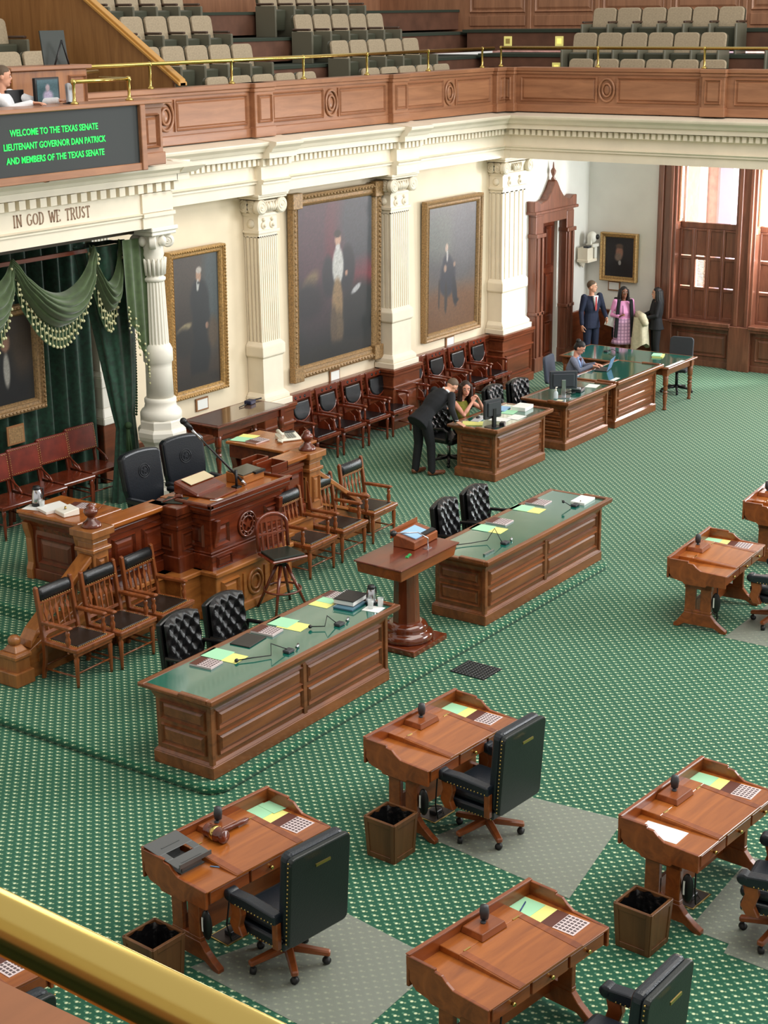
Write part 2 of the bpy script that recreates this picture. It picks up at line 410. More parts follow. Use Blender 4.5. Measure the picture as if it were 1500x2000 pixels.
# wainscot along the front wall
def wainscot(x0, x1, yf, name='baseboard_front'):
    m = MB().box(x0, x1, yf, 16.15, 0, 1.0).box(x0-.005, x1+.005, yf-0.05, 16.15, 0.98, 1.06).box(x0-.003, x1+.003, yf-0.03, 16.15, 0.92, 0.98).box(x0-.004, x1+.004, yf-0.035, 16.15, 0, 0.2)
    b = m.build(name, WAINS, bevel=0.012, seg=2); struct(b)
    for za, zb in ((0.24, 0.44), (0.47, 0.67), (0.70, 0.90)):
        q = MB(); panel(q, x0+0.08, x1-0.08, za, zb, yf-0.001, 0.022, 0.035); q.build('panel', WAINS, b)
    return b
wainscot(15.95, 19.0, 16.06); wainscot(19.6, 22.5, 16.06); wainscot(23.2, 26.15, 16.06)
b = MB().box(27.15, 27.75, 16.08, 16.15, 0, 1.0).build('baseboard_front', WAINS); struct(b)
b = MB().box(29.5, 30.2, 16.08, 16.15, 0, 0.95).box(30.12, 30.2, 14.53, 16.1, 0, 0.95).box(30.1, 30.2, 14.53, 16.1, 0.9, 0.97).build('baseboard_right', WAINS, bevel=0.01); struct(b)

# ---------------------------------------------------------------- entablatures
ENT = [(0.0,4.39),(0.0,4.545),(0.035,4.55),(0.035,4.575),(0.06,4.60),(0.0,4.62),(0.0,4.80),(0.04,4.815),(0.04,4.925),(0.17,4.935),(0.17,5.02),(0.21,5.03),(0.24,5.08),(0.30,5.13),(0.31,5.16),(0.31,5.18),(-0.16,5.235)]
def ent_x(x0, x1, y, yb, depth=0.0):      # entablature running along X, face at y (towards -Y), back at yb
    return MB().prism([(y-depth-a, z) for a, z in ENT] + [(yb, 5.235), (yb, 4.39)], 'x', x0, x1)
t1 = ent_x(15.4, 26.75, 15.80, 16.3)
for cx, hw in ((19.29, 0.33), (22.85, 0.33), (26.54, 0.35)):
    q = ent_x(cx-hw, cx+hw, 15.80, 16.0, 0.13); t1.add(q.v, q.f)
t1 = t1.build('trim_1', CREAM); struct(t1)
dt = MB()
xs = 15.5
while xs < 26.0:
    pr = 0.13 if any(abs(xs-c) < 0.33 for c in (19.29, 22.85, 26.55)) else 0.0
    dt.box(xs-0.034, xs+0.034, 15.69-pr, 15.77-pr, 4.825, 4.92); xs += 0.115
stuff(dt.build('dentil_row', CREAM, t1))
XG = 26.2                                  # the beam under the right gallery
m = MB().prism([(XG-a, z) for a, z in ENT] + [(XG+0.5, 5.235), (XG+0.5, 4.39)], 'y', -7, 15.9)
t2 = m.build('trim_2', CREAM); struct(t2)
dt = MB(); ys = 15.6
while ys > 8.5:
    dt.box(XG-0.11, XG-0.03, ys-0.036, ys+0.036, 4.825, 4.92); ys -= 0.12
stuff(dt.build('dentil_row', CREAM, t2))

# portico over the dais
PX0, PX1, PY = 12.0, 15.62, 14.45
ENTP = [(0.0,4.39),(0.0,4.53),(0.03,4.535),(0.03,4.555),(0.05,4.575),(0.0,4.59),(0.0,4.83),(0.04,4.845),(0.04,4.96),(0.15,4.97),(0.15,5.05),(0.2,5.06),(0.22,5.1),(0.27,5.14),(0.28,5.19),(-0.3,5.23)]
m = MB().prism([(PY-a, z) for a, z in ENTP] + [(PY+0.45, 5.23), (PY+0.45, 4.39)], 'x', 9.5, PX1)
def ret(x, ya, yb):    # return of the same moulding along the right-hand side
    return MB().prism([(x+a*1.5, z) for a, z in ENTP] + [(x-0.5, 5.23), (x-0.5, 4.39)], 'y', ya, yb)
q = ret(PX1, PY, 16.15); m.add(q.v, q.f)
m.taper((PX1-.01, PX1+.30, PY-.2, PY+.01), (PX1-.01, PX1+.42, PY-.28, PY+.01), 5.06, 5.14); m.taper((PX1-.01, PX1+.42, PY-.279, PY+.01), (PX1-.01, PX1+.1, PY-.05, PY+.01), 5.141, 5.22); m.box(PX1-.01, PX1+0.225, PY-0.15, PY+.012, 4.971, 5.05)
m.box(PX1-0.55, PX1+0.015, PY-0.03, PY+0.4, 4.39, 4.53); m.box(PX1-0.56, PX1+0.03, PY-0.06, PY+0.4, 4.535, 4.58); m.box(PX1-0.55, PX1+0.015, PY-0.03, PY+0.4, 4.59, 4.83)
t3 = m.build('trim_3', CREAM); struct(t3)
d0 = None; xs = PX1+0.02
while xs > 12.2:
    if d0 is None: d0 = MB().box(-0.05, 0.05, -0.07, 0.0, 0, 0.105).build('dentil', CREAM, t3, loc=(xs, PY-0.035, 4.85))
    else: piece(d0, t3, (xs, PY-0.035, 4.85))
    xs -= 0.165
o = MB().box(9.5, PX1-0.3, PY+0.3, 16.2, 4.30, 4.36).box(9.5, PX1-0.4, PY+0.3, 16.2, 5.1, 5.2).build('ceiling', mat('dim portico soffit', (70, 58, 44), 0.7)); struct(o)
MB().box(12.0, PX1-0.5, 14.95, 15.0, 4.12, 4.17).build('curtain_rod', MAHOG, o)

# carved serif letters on the frieze, built from strokes
ST = {'I': [[(.5,0),(.5,1)]], 'N': [[(.12,0),(.12,1)],[(.12,1),(.88,0)],[(.88,0),(.88,1)]], 'O': [arc(.5,.5,.46,0,2*PI,14)], 'G': [[(.5+.44*math.cos(a),.5+.48*math.sin(a)) for a in [0.75+i*0.36 for i in range(14)]],[(.9,.12),(.9,.45)],[(.62,.45),(.98,.45)]],
      'D': [[(.15,0),(.15,1)],[(.15,1),(.5,1),(.78,.86),(.9,.5),(.78,.14),(.5,0),(.15,0)]], 'W': [[(0,1),(.27,0)],[(.27,0),(.5,.9)],[(.5,.9),(.73,0)],[(.73,0),(1,1)]], 'E': [[(.15,0),(.15,1)],[(.15,1),(.85,1),(.85,.86)],[(.15,.52),(.62,.52)],[(.15,0),(.87,0),(.87,.16)]],
      'T': [[(.5,0),(.5,1)],[(.06,.84),(.06,1),(.94,1),(.94,.84)]], 'R': [[(.15,0),(.15,1)],[(.15,1),(.6,1),(.82,.86),(.82,.64),(.6,.5),(.15,.5)],[(.5,.5),(.92,0)]], 'U': [[(.12,1),(.12,.3),(.25,.06),(.5,0),(.75,.06),(.88,.3),(.88,1)]], 'S': [[(.84,.82),(.66,.97),(.4,.97),(.18,.82),(.2,.62),(.5,.5),(.8,.38),(.84,.18),(.62,.03),(.34,.03),(.14,.2)]]}
SER = {'I': [(.5,0),(.5,1)], 'N': [(.12,0),(.12,1),(.88,1)], 'D': [(.12,0),(.12,1)], 'W': [(.02,1),(.98,1)], 'E': [(.12,0),(.12,1)], 'T': [(.5,0)], 'R': [(.12,0),(.12,1),(.92,0)], 'U': [(.12,1),(.88,1)], 'G': [], 'O': [], 'S': []}
WID = {'I': .42, 'W': 1.25, 'O': .95, 'G': .95, 'D': .92, 'N': .95, 'T': .82, 'E': .78, 'R': .88, 'U': .92, 'S': .66, ' ': .62}
def inscription(text, x, y, z, h, width, m, parent):
    tot = sum(WID[c]+.22 for c in text); s = width/tot; cx = x
    for c in text:
        if c != ' ':
            q = MB()
            for st in ST[c]:
                for (a, b2), (c2, d2) in zip(st, st[1:]):
                    p0 = Vector((cx+a*WID[c]*s, z+b2*h)); p1 = Vector((cx+c2*WID[c]*s, z+d2*h)); d = (p1-p0)
                    if d.length < 1e-6: continue
                    th = 0.17*s*(0.5+0.6*abs(d.normalized().y)); n = Vector((-d.y, d.x)).normalized()*th*0.5
                    q.prism([tuple(p0-n), tuple(p1-n), tuple(p1+n), tuple(p0+n)], 'y', y-0.004, y+0.01)
            for a, b2 in SER[c]: q.cbox(cx+a*WID[c]*s, y+0.003, z+b2*h, 0.3*s, 0.014, 0.016)
            q.build('carved_letter', m, parent)
        cx += (WID[c]+.22)*s
inscription('IN GOD WE TRUST', 12.93, PY-0.002, 4.645, 0.135, 1.26, mat('brown incised paint', (150, 118, 92), 0.6), t3)

# ---------------------------------------------------------------- pilasters and columns
def volute(m, c, r, ax='y', th=0.06, sgn=1):
    # a scroll: a disc with a raised spiral on its face
    m.lathe([(0.0, -th/2), (r*0.98, -th/2), (r, -th/3), (r, th/3), (r*0.98, th/2), (0.0, th/2)], c, 18, ax)
    pts = []
    for i in range(40):
        a = i/39*4.4*PI; rr = r*(0.93-0.8*i/39)
        if ax == 'y': pts.append((c[0]+sgn*rr*math.cos(a+PI/2), c[1]-th/2, c[2]+rr*math.sin(a+PI/2)))
        else: pts.append((c[0]-th/2, c[1]+sgn*rr*math.cos(a+PI/2), c[2]+rr*math.sin(a+PI/2)))
    m.tube(pts, r*0.085, 5)
    m.ball((c[0]-(th/2 if ax == 'x' else 0), c[1]-(th/2 if ax == 'y' else 0), c[2]), r*0.16, 8, 5)
def pilaster(cx, hw, label, yf=15.85, depth=0.295, nfl=9, side=True, m_=CREAM):
    t = T('pilaster', label, 'pilaster', (cx, yf, 0), 0, 'wall pilasters')
    D = depth
    # pedestal with base mouldings and cap
    q = MB().box(-hw-0.12, hw+0.12, -0.12, D, 1.06, 1.16).box(-hw-0.09, hw+0.09, -0.09, D, 1.16, 1.22)
    q.taper((-hw-0.09, hw+0.09, -0.09, D), (-hw-0.03, hw+0.03, -0.03, D), 1.22, 1.29)
    q.build('base_moulding', m_, t, bevel=0.012, seg=2)
    MB().box(-hw-0.02, hw+0.02, -0.02, D, 1.29, 1.86).build('pedestal', m_, t)
    q = MB(); q.taper((-hw-0.02, hw+0.02, -0.02, D), (-hw-0.055, hw+0.055, -0.055, D), 1.84, 1.88).box(-hw-0.055, hw+0.055, -0.055, D, 1.88, 2.03)
    q.taper((-hw-0.055, hw+0.055, -0.055, D), (-hw, hw, 0, D), 2.03, 2.1); q.build('pedestal_cap', m_, t, bevel=0.006)
    # fluted shaft
    sh = MB().box(-hw+0.02, hw-0.02, 0.018, D, 2.09, 3.80)
    nf = nfl; wv = 2*hw/nf
    for k in range(nf+1):
        x = -hw+k*wv; wdt = wv*0.28 if 0 < k < nf else wv*0.42
        sh.box(max(-hw, x-wdt), min(hw, x+wdt), 0, 0.03, 2.1, 3.74)
    sh.box(-hw, hw, 0, 0.03, 3.72, 3.80)
    ns = max(3, int(D/wv)-1); ws = D/ns
    for k in range(ns+1):
        y = k*ws; sh.box(-hw+.001, -hw+0.03, max(0.031, y-ws*.3), min(D-.001, y+ws*.3), 2.1, 3.73)
    sh.box(-hw+.001, -hw+.03, 0.031, D-.001, 3.721, 3.80)
    sh.build('fluted_shaft', m_, t)
    # capital: neck ring, rosette band, echinus, volutes, abacus
    cp = MB().box(-hw-0.03, hw+0.03, -0.03, D, 3.79, 3.83).box(-hw, hw, 0, D, 3.83, 4.05).box(-hw-0.02, hw+0.02, -0.03, D, 4.05, 4.09)
    for k in (-0.45, 0.45):
        cp.lathe([(0.0, -.025), (0.05, -.02), (0.062, 0)], (k*hw, 0.0, 3.9), 10, 'y')
        cp.ball((k*hw, -0.03, 3.9), 0.025, 8, 5); cp.ball((k*hw, -0.01, 3.99), 0.03, 8, 5)
    cp.lathe([(0.0, -.03), (0.055, -.02), (0.075, 0)], (-hw, D*0.5, 3.93), 10, 'x')
    cp.taper((-hw, hw, 0.0, D), (-hw-0.02, hw+0.02, -0.05, D), 4.09, 4.28)
    for k in range(5): cp.tube([(-0.09+k*0.045, -0.055, 4.12), (-0.13+k*0.065, -0.075, 4.2), (-0.15+k*0.075, -0.06, 4.26)], [0.022, 0.026, 0.012], 6)
    cp.ball((0, -0.07, 4.2), (0.045, 0.03, 0.06), 8, 6)
    cp.build('capital', m_, t)
    for args in (((hw+0.03, -0.045, 4.19), 0.125, 'y', 0.09, 1), ((-hw, -0.045, 4.19), 0.115, 'y', 0.09, -1), ((-hw-0.02, 0.08, 4.19), 0.1, 'x', 0.08, 1), ((-hw-0.02, D-0.06, 4.19), 0.1, 'x', 0.08, -1)):
        v = MB(); volute(v, *args); v.build('volute', m_, t)
    MB().box(-hw-0.11, hw+0.13, -0.11, D, 4.31, 4.345).box(-hw-0.13, hw+0.15, -0.13, D, 4.345, 4.389).build('abacus', m_, t, bevel=0.008)
    # wooden pedestal foot
    wd = MB().box(-hw-0.14, hw+0.14, -0.12, D-.02, 0, 1.0).box(-hw-0.18, hw+0.18, -0.17, D-.02, 1.0, 1.06).box(-hw-0.16, hw+0.16, -0.15, D-.02, 0.94, 1.0).box(-hw-0.17, hw+0.17, -0.16, D-.02, 0, 0.16).box(-hw-0.16, hw+0.16, -0.15, D-.02, 0.72, 0.76)
    ft = wd.build('wooden_plinth', WAINS, t, bevel=0.01)
    q = MB(); panel(q, -hw-0.06, hw+0.06, 0.22, 0.66, -0.121, 0.02, 0.04); q.build('plinth_panel', WAINS, ft)
    return t
pilaster(19.29, 0.225, 'cream fluted pilaster between the standing portrait in black and the largest gold-framed painting')
pilaster(22.85, 0.27, 'cream fluted pilaster between the largest painting and the seated-man painting')
pilaster(26.66, 0.42, 'wide cream corner pier where the gallery beam meets the painted wall', nfl=5)
# unseen gallery behind the viewer, added for the brass rail to reflect
o = MB().box(-4.2, .6, -8, 12, 5.0, 5.2).box(-4.2, -1.2, -8, 12, 5.2, 5.65).box(-4.2, -2.2, -8, 12, 5.65, 6.1).build('floor_gallery', mat('dark green gallery carpet', (36, 56, 44), .9)); struct(o)
o = MB().box(-4.4, -4.2, -8, 12, 5.0, 8.2).build('wall_back_unseen', PARAP); struct(o)
MB().box(-4.4, -4.2, -8, 12, 8.2, 13.5).build('unseen_plaster', WALLP, o)
for k in range(5): MB().box(-4.25, -4.15, -7+3.8*k, -6.2+3.8*k, 8.2, 13.0).build('reflected_strip', CREAM, o)
# inner pilaster behind the drapes
t = T('pilaster', 'white fluted pilaster half hidden behind the green drapes at the back of the dais', 'pilaster', (15.75, 15.9, 0), 0, 'wall pilasters')
q = MB().box(-.14, .14, 0.01, .24, 2.25, 4.3)
for k in range(6): q.box(-.15+k*.06-.012, -.15+k*.06+.012, -.01, .02, 2.25, 4.3)
q.build('fluted_shaft', WHITE, t)
MB().box(-.2, .2, -.06, .24, 2.05, 2.2).taper((-.2,.2,-.06,.24), (-.16,.16,-.02,.24), 2.2, 2.28).box(-.17, .17, -.03, .24, 1.75, 2.05).build('pedestal', WHITE, t, bevel=0.01)
MB().box(-.22, .22, -.08, .24, 1.52, 1.62).taper((-.22,.22,-.08,.24), (-.17,.17,-.03,.24), 1.62, 1.75).build('base_moulding', WHITE, t, bevel=0.012)
MB().box(-.22, .22, -.06, .24, 0.68, 1.52).build('wooden_plinth', WAINS, t, bevel=0.01)

def column(cx, cy, label):
    t = T('column', label, 'column', (cx, cy, 0.68), 0)
    z0 = 0.68
    def Z(p): return [(r*.72, z-z0) for r, z in p]
    # octagonal pedestal with sunk panels
    MB().lathe(Z([(0.40, 0.68), (0.40, 0.86), (0.37, 0.9), (0.36, 1.44), (0.40, 1.5)]), (0,0,0), 8, sm=False, a0=PI/8).build('pedestal', WHITE, t)
    q = MB()
    for k in range(8):
        p = MB(); panel(p, -0.075, 0.075, 0.98-z0, 1.40-z0, -0.247, 0.008, 0.02); p.xf(rotz(k*PI/4)); q.add(p.v, p.f)
    q.build('pedestal_panels', WHITE, t)
    MB().lathe(Z([(0.40, 1.5), (0.46, 1.55), (0.48, 1.6), (0.48, 1.66), (0.44, 1.70)]), (0,0,0), 8, sm=False, a0=PI/8).build('pedestal_cap', WHITE, t)
    MB().lathe(Z([(0.42, 1.69), (0.42, 1.80), (0.40, 1.82)]), (0,0,0), 8, sm=False, a0=PI/8).lathe(Z([(0.36, 1.80), (0.39, 1.84), (0.39, 1.9), (0.36, 1.94), (0.31, 1.97), (0.29, 2.02), (0.30, 2.05), (0.30, 2.09), (0.27, 2.11)]), (0,0,0), 28).build('base_moulding', WHITE, t)
    MB().lathe(Z([(0.255, 2.10), (0.245, 2.52), (0.25, 2.58), (0.275, 2.60), (0.275, 2.76), (0.235, 2.82), (0.205, 2.84)]), (0,0,0), 28).build('drum', WHITE, t)
    # fluted shaft
    nf = 20; prof = []
    for k in range(nf*4):
        a = 2*PI*k/(nf*4); prof.append((a, 1.0 if k % 4 in (0, 1) else 0.915))
    sh = MB()
    vs = []; rows = [(0.155, 2.82), (0.155, 2.9), (0.138, 3.60), (0.135, 3.66)]
    for r, z in rows:
        for a, kf in prof: vs.append((r*kf*math.cos(a), r*kf*math.sin(a), z-z0))
    n = nf*4
    sh.add(vs, [(i*n+k, i*n+(k+1) % n, (i+1)*n+(k+1) % n, (i+1)*n+k) for i in range(3) for k in range(n)])
    sh.build('fluted_shaft', WHITE, t)
    cp = MB().lathe(Z([(0.19, 3.66), (0.215, 3.68), (0.215, 3.71), (0.18, 3.73), (0.18, 3.95), (0.21, 4.02), (0.2, 4.08), (0.24, 4.28)]), (0,0,0), 24)
    for k in range(16):
        a = 2*PI*k/16; c_, s_ = math.cos(a), math.sin(a)
        cp.tube([(0.135*c_, 0.135*s_, 3.75-z0), (0.145*c_, 0.145*s_, 3.9-z0), (0.17*c_, 0.17*s_, 3.97-z0)], [0.025, 0.03, 0.012], 5)
    for k in range(4):
        a = k*PI/2; cp.ball((0.18*math.cos(a), 0.18*math.sin(a), 4.2-z0), (0.06, 0.06, 0.07), 8, 6)
    cp.build('capital', WHITE, t)
    for k in range(4):
        v = MB(); volute(v, (0, 0, 0), 0.09, 'y', 0.09, 1)
        v.xf(tr(0, 0, 4.19-z0) @ rotz(PI/4+k*PI/2) @ tr(0.20, 0, 0)); v.build('volute', WHITE, t)
    MB().box(-.23, .23, -.23, .23, 4.28-z0, 4.33-z0).box(-.25, .25, -.25, .25, 4.331-z0, 4.389-z0).build('abacus', WHITE, t, bevel=0.01)
column(15.46, 14.66, 'white fluted column on an octagonal pedestal beside the green drapes')

# ---------------------------------------------------------------- the carved door in the corner
d = MB().box(28.03, 28.9, 16.22, 16.27, 0, 2.95).build('door_1', MAHOGV); struct(d)
for za, zb in ((0.2, 0.9), (1.0, 1.9), (2.0, 2.85)):
    for xa in (28.12, 28.5):
        q = MB(); panel(q, xa, xa+0.32, za, zb, 16.219, 0.02, 0.04); q.build('panel', MAHOGV, d)
MB().ball((28.15, 16.17, 1.05), 0.035).build('door_knob', BRASS, d)
fr = MB()
for x in (27.74, 28.98):
    fr.box(x, x+0.3, 15.98, 16.2, 0, 3.12); fr.box(x-0.02, x+0.32, 15.95, 16.2, 0, 0.3)
    fr.box(x+0.03, x+0.1, 15.94, 16.0, 0.3, 2.7); fr.box(x+0.2, x+0.27, 15.94, 16.0, 0.3, 2.7)
    fr.box(x-0.03, x+0.33, 15.93, 16.2, 2.7, 2.78); fr.box(x-0.02, x+0.32, 15.94, 16.2, 1.15, 1.22)
fr.box(27.745, 29.275, 15.99, 16.19, 2.955, 3.2)
casing = fr.build('door_casing', WINDW, d, bevel=0.012, seg=2)
ped = [(27.66, 3.2), (29.36, 3.2), (29.36, 3.42), (29.24, 3.42), (29.1, 3.36), (28.85, 3.42), (28.68, 3.58), (28.56, 3.74), (28.51, 3.78), (28.46, 3.74), (28.34, 3.58), (28.17, 3.42), (27.92, 3.36), (27.78, 3.42), (27.66, 3.42)]
MB().prism(ped, 'y', 15.97, 16.18).box(27.64, 29.38, 15.93, 16.18, 3.16, 3.22).build('pediment', WINDW, d, bevel=0.012)
MB().lathe([(0.03, 0), (0.05, 0.03), (0.02, 0.08), (0.05, 0.15), (0.055, 0.19), (0.02, 0.25), (0.008, 0.36)], (28.51, 16.05, 3.76), 10).build('finial', WINDW, d)

# picture-light tracks etc. under the arch: exit plaque beside the pier
tag(MB().box(27.33, 27.55, 16.12, 16.15, 1.62, 1.98).build('red_plaque', mat('dark red plaque', (112, 62, 52), 0.5), bevel=0.005), 'small dark red plaque on the white wall between the corner pier and the carved door', 'plaque')
# ================================================================ paintings
PAINT = bpy.data.materials.new('oil paint'); PAINT.use_nodes = True
_b = PAINT.node_tree.nodes['Principled BSDF']; _a = PAINT.node_tree.nodes.new('ShaderNodeAttribute'); _a.attribute_name = 'paint'
PAINT.node_tree.links.new(_a.outputs['Color'], _b.inputs['Base Color']); _b.inputs['Roughness'].default_value = 0.45
def canvas(name, w, h, bgc, shapes, parent, y=0.0, nx=70, ny=110, seed=1, dim=0.84):
    xs, zs = np.meshgrid(np.linspace(0, 1, nx), np.linspace(0, 1, ny))
    rng = np.random.RandomState(seed)
    colr = np.zeros((ny, nx, 3)); colr[:] = np.array(bgc[0])*(1-zs[..., None]) + np.array(bgc[1])*zs[..., None]
    for sh in shapes:
        cx, cz, rx, rz, c, soft = sh[:6]; ang = sh[6] if len(sh) > 6 else 0; sq = sh[7] if len(sh) > 7 else 2
        dx, dz = xs-cx, zs-cz
        u = (dx*math.cos(ang)+dz*math.sin(ang))/rx; v = (-dx*math.sin(ang)+dz*math.cos(ang))/rz
        d = (np.abs(u)**sq+np.abs(v)**sq)**(1/sq)
        al = np.clip((1.0+soft*0.5-d)/max(soft, 1e-3), 0, 1)[..., None]
        colr = colr*(1-al)+np.array(c)*al
    colr *= dim*(1+rng.normal(0, 0.05, (ny, nx, 1))); colr = np.clip(colr, 0, 255)/255.0
    lc = np.where(colr <= 0.04045, colr/12.92, ((colr+0.055)/1.055)**2.4)
    vs = np.stack([(xs-0.5)*w, np.full_like(xs, y), (zs-0.5)*h], -1).reshape(-1, 3)
    fs = [(j*nx+i, j*nx+i+1, (j+1)*nx+i+1, (j+1)*nx+i) for j in range(ny-1) for i in range(nx-1)]
    me = bpy.data.meshes.new(name); me.from_pydata(vs.tolist(), [], fs)
    at = me.color_attributes.new('paint', 'FLOAT_COLOR', 'POINT')
    at.data.foreach_set('color', np.concatenate([lc.reshape(-1, 3), np.ones((nx*ny, 1))], 1).astype(np.float32).ravel())
    me.materials.append(PAINT); o = bpy.data.objects.new(name, me); COL.objects.link(o); o.parent = parent
    return o
def frame_mesh(w, h, prof):
    # prof: (inset from the outer edge, depth towards the viewer)
    m = MB(); rings = []
    for ins, dep in prof:
        a, b = w/2-ins, h/2-ins
        rings += [(-a, -dep, -b), (a, -dep, -b), (a, -dep, b), (-a, -dep, b)]
    n = len(prof)
    return m.add(rings, [(k*4+i, k*4+(i+1) % 4, (k+1)*4+(i+1) % 4, (k+1)*4+i) for k in range(n-1) for i in range(4)])
def painting(label, cx, cz, w, h, fw, frm, bgc, shapes, seed, yw=16.14, corner=False, orn=True, rx=0.02):
    t = T('painting', label, 'painting', (cx, yw-0.05, cz), 0)
    t.rotation_euler = (rx, 0, 0)
    frame_mesh(w, h, [(0, -0.04), (0, 0.07), (fw*.15, 0.085), (fw*.35, 0.07), (fw*.45, 0.045), (fw*.7, 0.04), (fw*.75, 0.055), (fw*.9, 0.03), (fw, 0.0)]).build('frame', frm, t)
    canvas('canvas', w-2*fw+0.02, h-2*fw+0.02, bgc, shapes, t, -0.005, seed=seed)
    if orn:
        q = MB(); st = fw*0.42
        n1 = int(h/st); n2 = int(w/st)
        for k in range(n1):
            z = -h/2+(k+.5)*h/n1
            for s in (-1, 1): q.ball((s*(w/2-fw*.22), -0.082, z), (fw*.11, 0.02, st*.36), 6, 4)
        for k in range(n2):
            x = -w/2+(k+.5)*w/n2
            for s in (-1, 1): q.ball((x, -0.082, s*(h/2-fw*.22)), (st*.36, 0.02, fw*.11), 6, 4)
        stuff(q.build('frame_ornament', frm, t))
    if corner:
        for sx in (-1, 1):
            for sz in (-1, 1): MB().cbox(sx*(w/2-fw*.5+.01), -0.05, sz*(h/2-fw*.5+.01), fw+.05, 0.12, fw+.05).build('corner_block', frm, t, bevel=0.01)
    return t
BK = (24, 24, 28)
painting('gilt-framed portrait of a standing grey-haired man in a black suit, beside the white column', 17.84, 2.60, 1.24, 2.22, 0.12, GOLD, ((66, 52, 40), (72, 58, 48)),
  [(.3,.3,.5,.4,(52,40,34),.8), (.85,.75,.2,.4,(66,74,76),.8), (.6,.42,.2,.36,BK,.25), (.57,.66,.2,.16,BK,.3), (.52,.2,.19,.22,BK,.2), (.22,.47,.16,.03,(150,136,104),.4,.15), (.2,.36,.22,.11,(36,30,28),.4),
   (.56,.845,.055,.052,(190,150,124),.35), (.57,.885,.06,.025,(200,190,180),.4), (.54,.775,.028,.045,(205,205,200),.3,-.2), (.55,.79,.022,.01,BK,.3), (.72,.46,.035,.025,(170,130,108),.4), (.85,.4,.12,.12,(84,66,48),.6), (.5,.05,.6,.06,(46,38,32),.6)], 1)
painting('largest wall painting, gilt-framed man standing in white waistcoat and tan trousers before red drapery', 21.31, 2.76, 2.42, 2.98, 0.2, GOLDB, ((34, 32, 34), (70, 66, 72)),
  [(.25,.75,.35,.45,(78,50,60),.9), (.55,.75,.16,.34,(112,40,50),.8), (.86,.5,.18,.13,(136,40,52),.5), (.8,.85,.3,.3,(66,68,74),.8), (.82,.25,.3,.22,(26,28,30),.4), (.14,.5,.14,.06,(128,106,76),.6,.5), (.12,.4,.22,.12,(40,34,40),.6), (.78,.415,.07,.02,(188,188,190),.4,.35),
   (.52,.5,.14,.12,(26,28,36),.35), (.66,.56,.1,.15,(28,30,38),.3), (.40,.53,.08,.13,(28,30,38),.4), (.53,.585,.075,.125,(206,204,200),.25), (.52,.34,.075,.17,(146,118,84),.25), (.545,.18,.06,.12,(104,86,66),.4), (.47,.2,.045,.14,(92,76,60),.4), (.53,.755,.04,.045,(206,164,140),.3), (.525,.79,.045,.025,(48,36,30),.3), (.53,.705,.03,.02,(210,208,206),.3), (.645,.53,.02,.018,(196,150,128),.4), (.5,.03,.6,.07,(40,38,36),.6)], 2, corner=True)
painting('tall narrow gilt-framed painting of a seated dark-suited man on a brown floor', 24.86, 2.51, 1.9, 2.54, 0.15, GOLDB, ((112, 80, 54), (112, 112, 114)),
  [(.5,.62,.7,.3,(84,82,84),.7), (.25,.78,.4,.2,(104,108,102),.8), (.75,.8,.25,.3,(98,98,102),.8), (.5,.14,.8,.2,(116,80,52),.6), (.42,.46,.15,.11,(38,42,54),.4), (.38,.36,.14,.09,(40,44,56),.3,-.3), (.56,.3,.05,.13,(34,36,44),.3,.25), (.6,.22,.05,.02,(28,28,32),.4), (.38,.26,.03,.13,(44,38,36),.3), (.24,.3,.02,.12,(52,42,36),.3), (.4,.55,.09,.06,(40,44,56),.5), (.385,.665,.03,.035,(190,164,146),.4), (.4,.6,.02,.05,(186,182,178),.4), (.36,.5,.03,.03,(170,140,120),.5), (.55,.52,.025,.02,(160,130,112),.5)], 3, orn=False)
p = painting('small gilt-framed dark portrait of a bearded old man on the white wall beside the window', 0, 0, 0.84, 1.0, 0.1, GOLD, ((30, 30, 38), (40, 42, 50)),
  [(.5,.18,.4,.25,(26,26,32),.4), (.5,.62,.13,.17,(176,128,110),.5), (.46,.5,.12,.1,(150,130,118),.6), (.5,.78,.13,.06,(110,90,80),.6), (.52,.36,.05,.06,(190,186,184),.4)], 4, orn=False)
p.location = (30.15, 15.37, 2.08); p.rotation_euler = (0, 0, PI/2); p.rotation_euler = (0.0, 0, -PI/2)
painting('gilt-framed half-length portrait hanging on the green curtain behind the dais', 13.84, 2.74, 1.2, 1.42, 0.15, GOLDB, ((34, 32, 28), (58, 44, 36)),
  [(.5,.25,.42,.35,(24,24,28),.4), (.5,.4,.06,.2,(190,186,176),.4), (.5,.72,.09,.11,(176,132,108),.4), (.48,.82,.1,.05,(44,32,28),.4), (.8,.6,.2,.3,(70,54,40),.8)], 5, yw=15.86)
def plaque(label, x, z, y=16.14, w=0.28, h=0.2, along='x', card=PAPER):
    t = T('caption_plaque', label, 'plaque', (x, y, z), 0 if along == 'x' else -PI/2)
    MB().box(-w/2, w/2, -.02, 0, -h/2, h/2).build('frame', mat('copper frame', (150, 104, 66), .4), t, bevel=.004)
    MB().box(-w/2+.025, w/2-.025, -.024, -.018, -h/2+.025, h/2-.025).build('card', card, t)
plaque('small framed caption card under the standing portrait beside the column', 17.92, 1.32); plaque('small framed caption card under the largest painting', 21.28, 1.14); plaque('small framed caption card under the painting of the seated man', 24.86, 1.12)
plaque('small framed caption card under the bearded portrait on the far wall', 30.18, 1.47, 15.48, along='y'); plaque('small bronze caption plate on the curtain below the half-length portrait', 13.92, 1.75, 15.84, .3, .26, card=GOLDB)

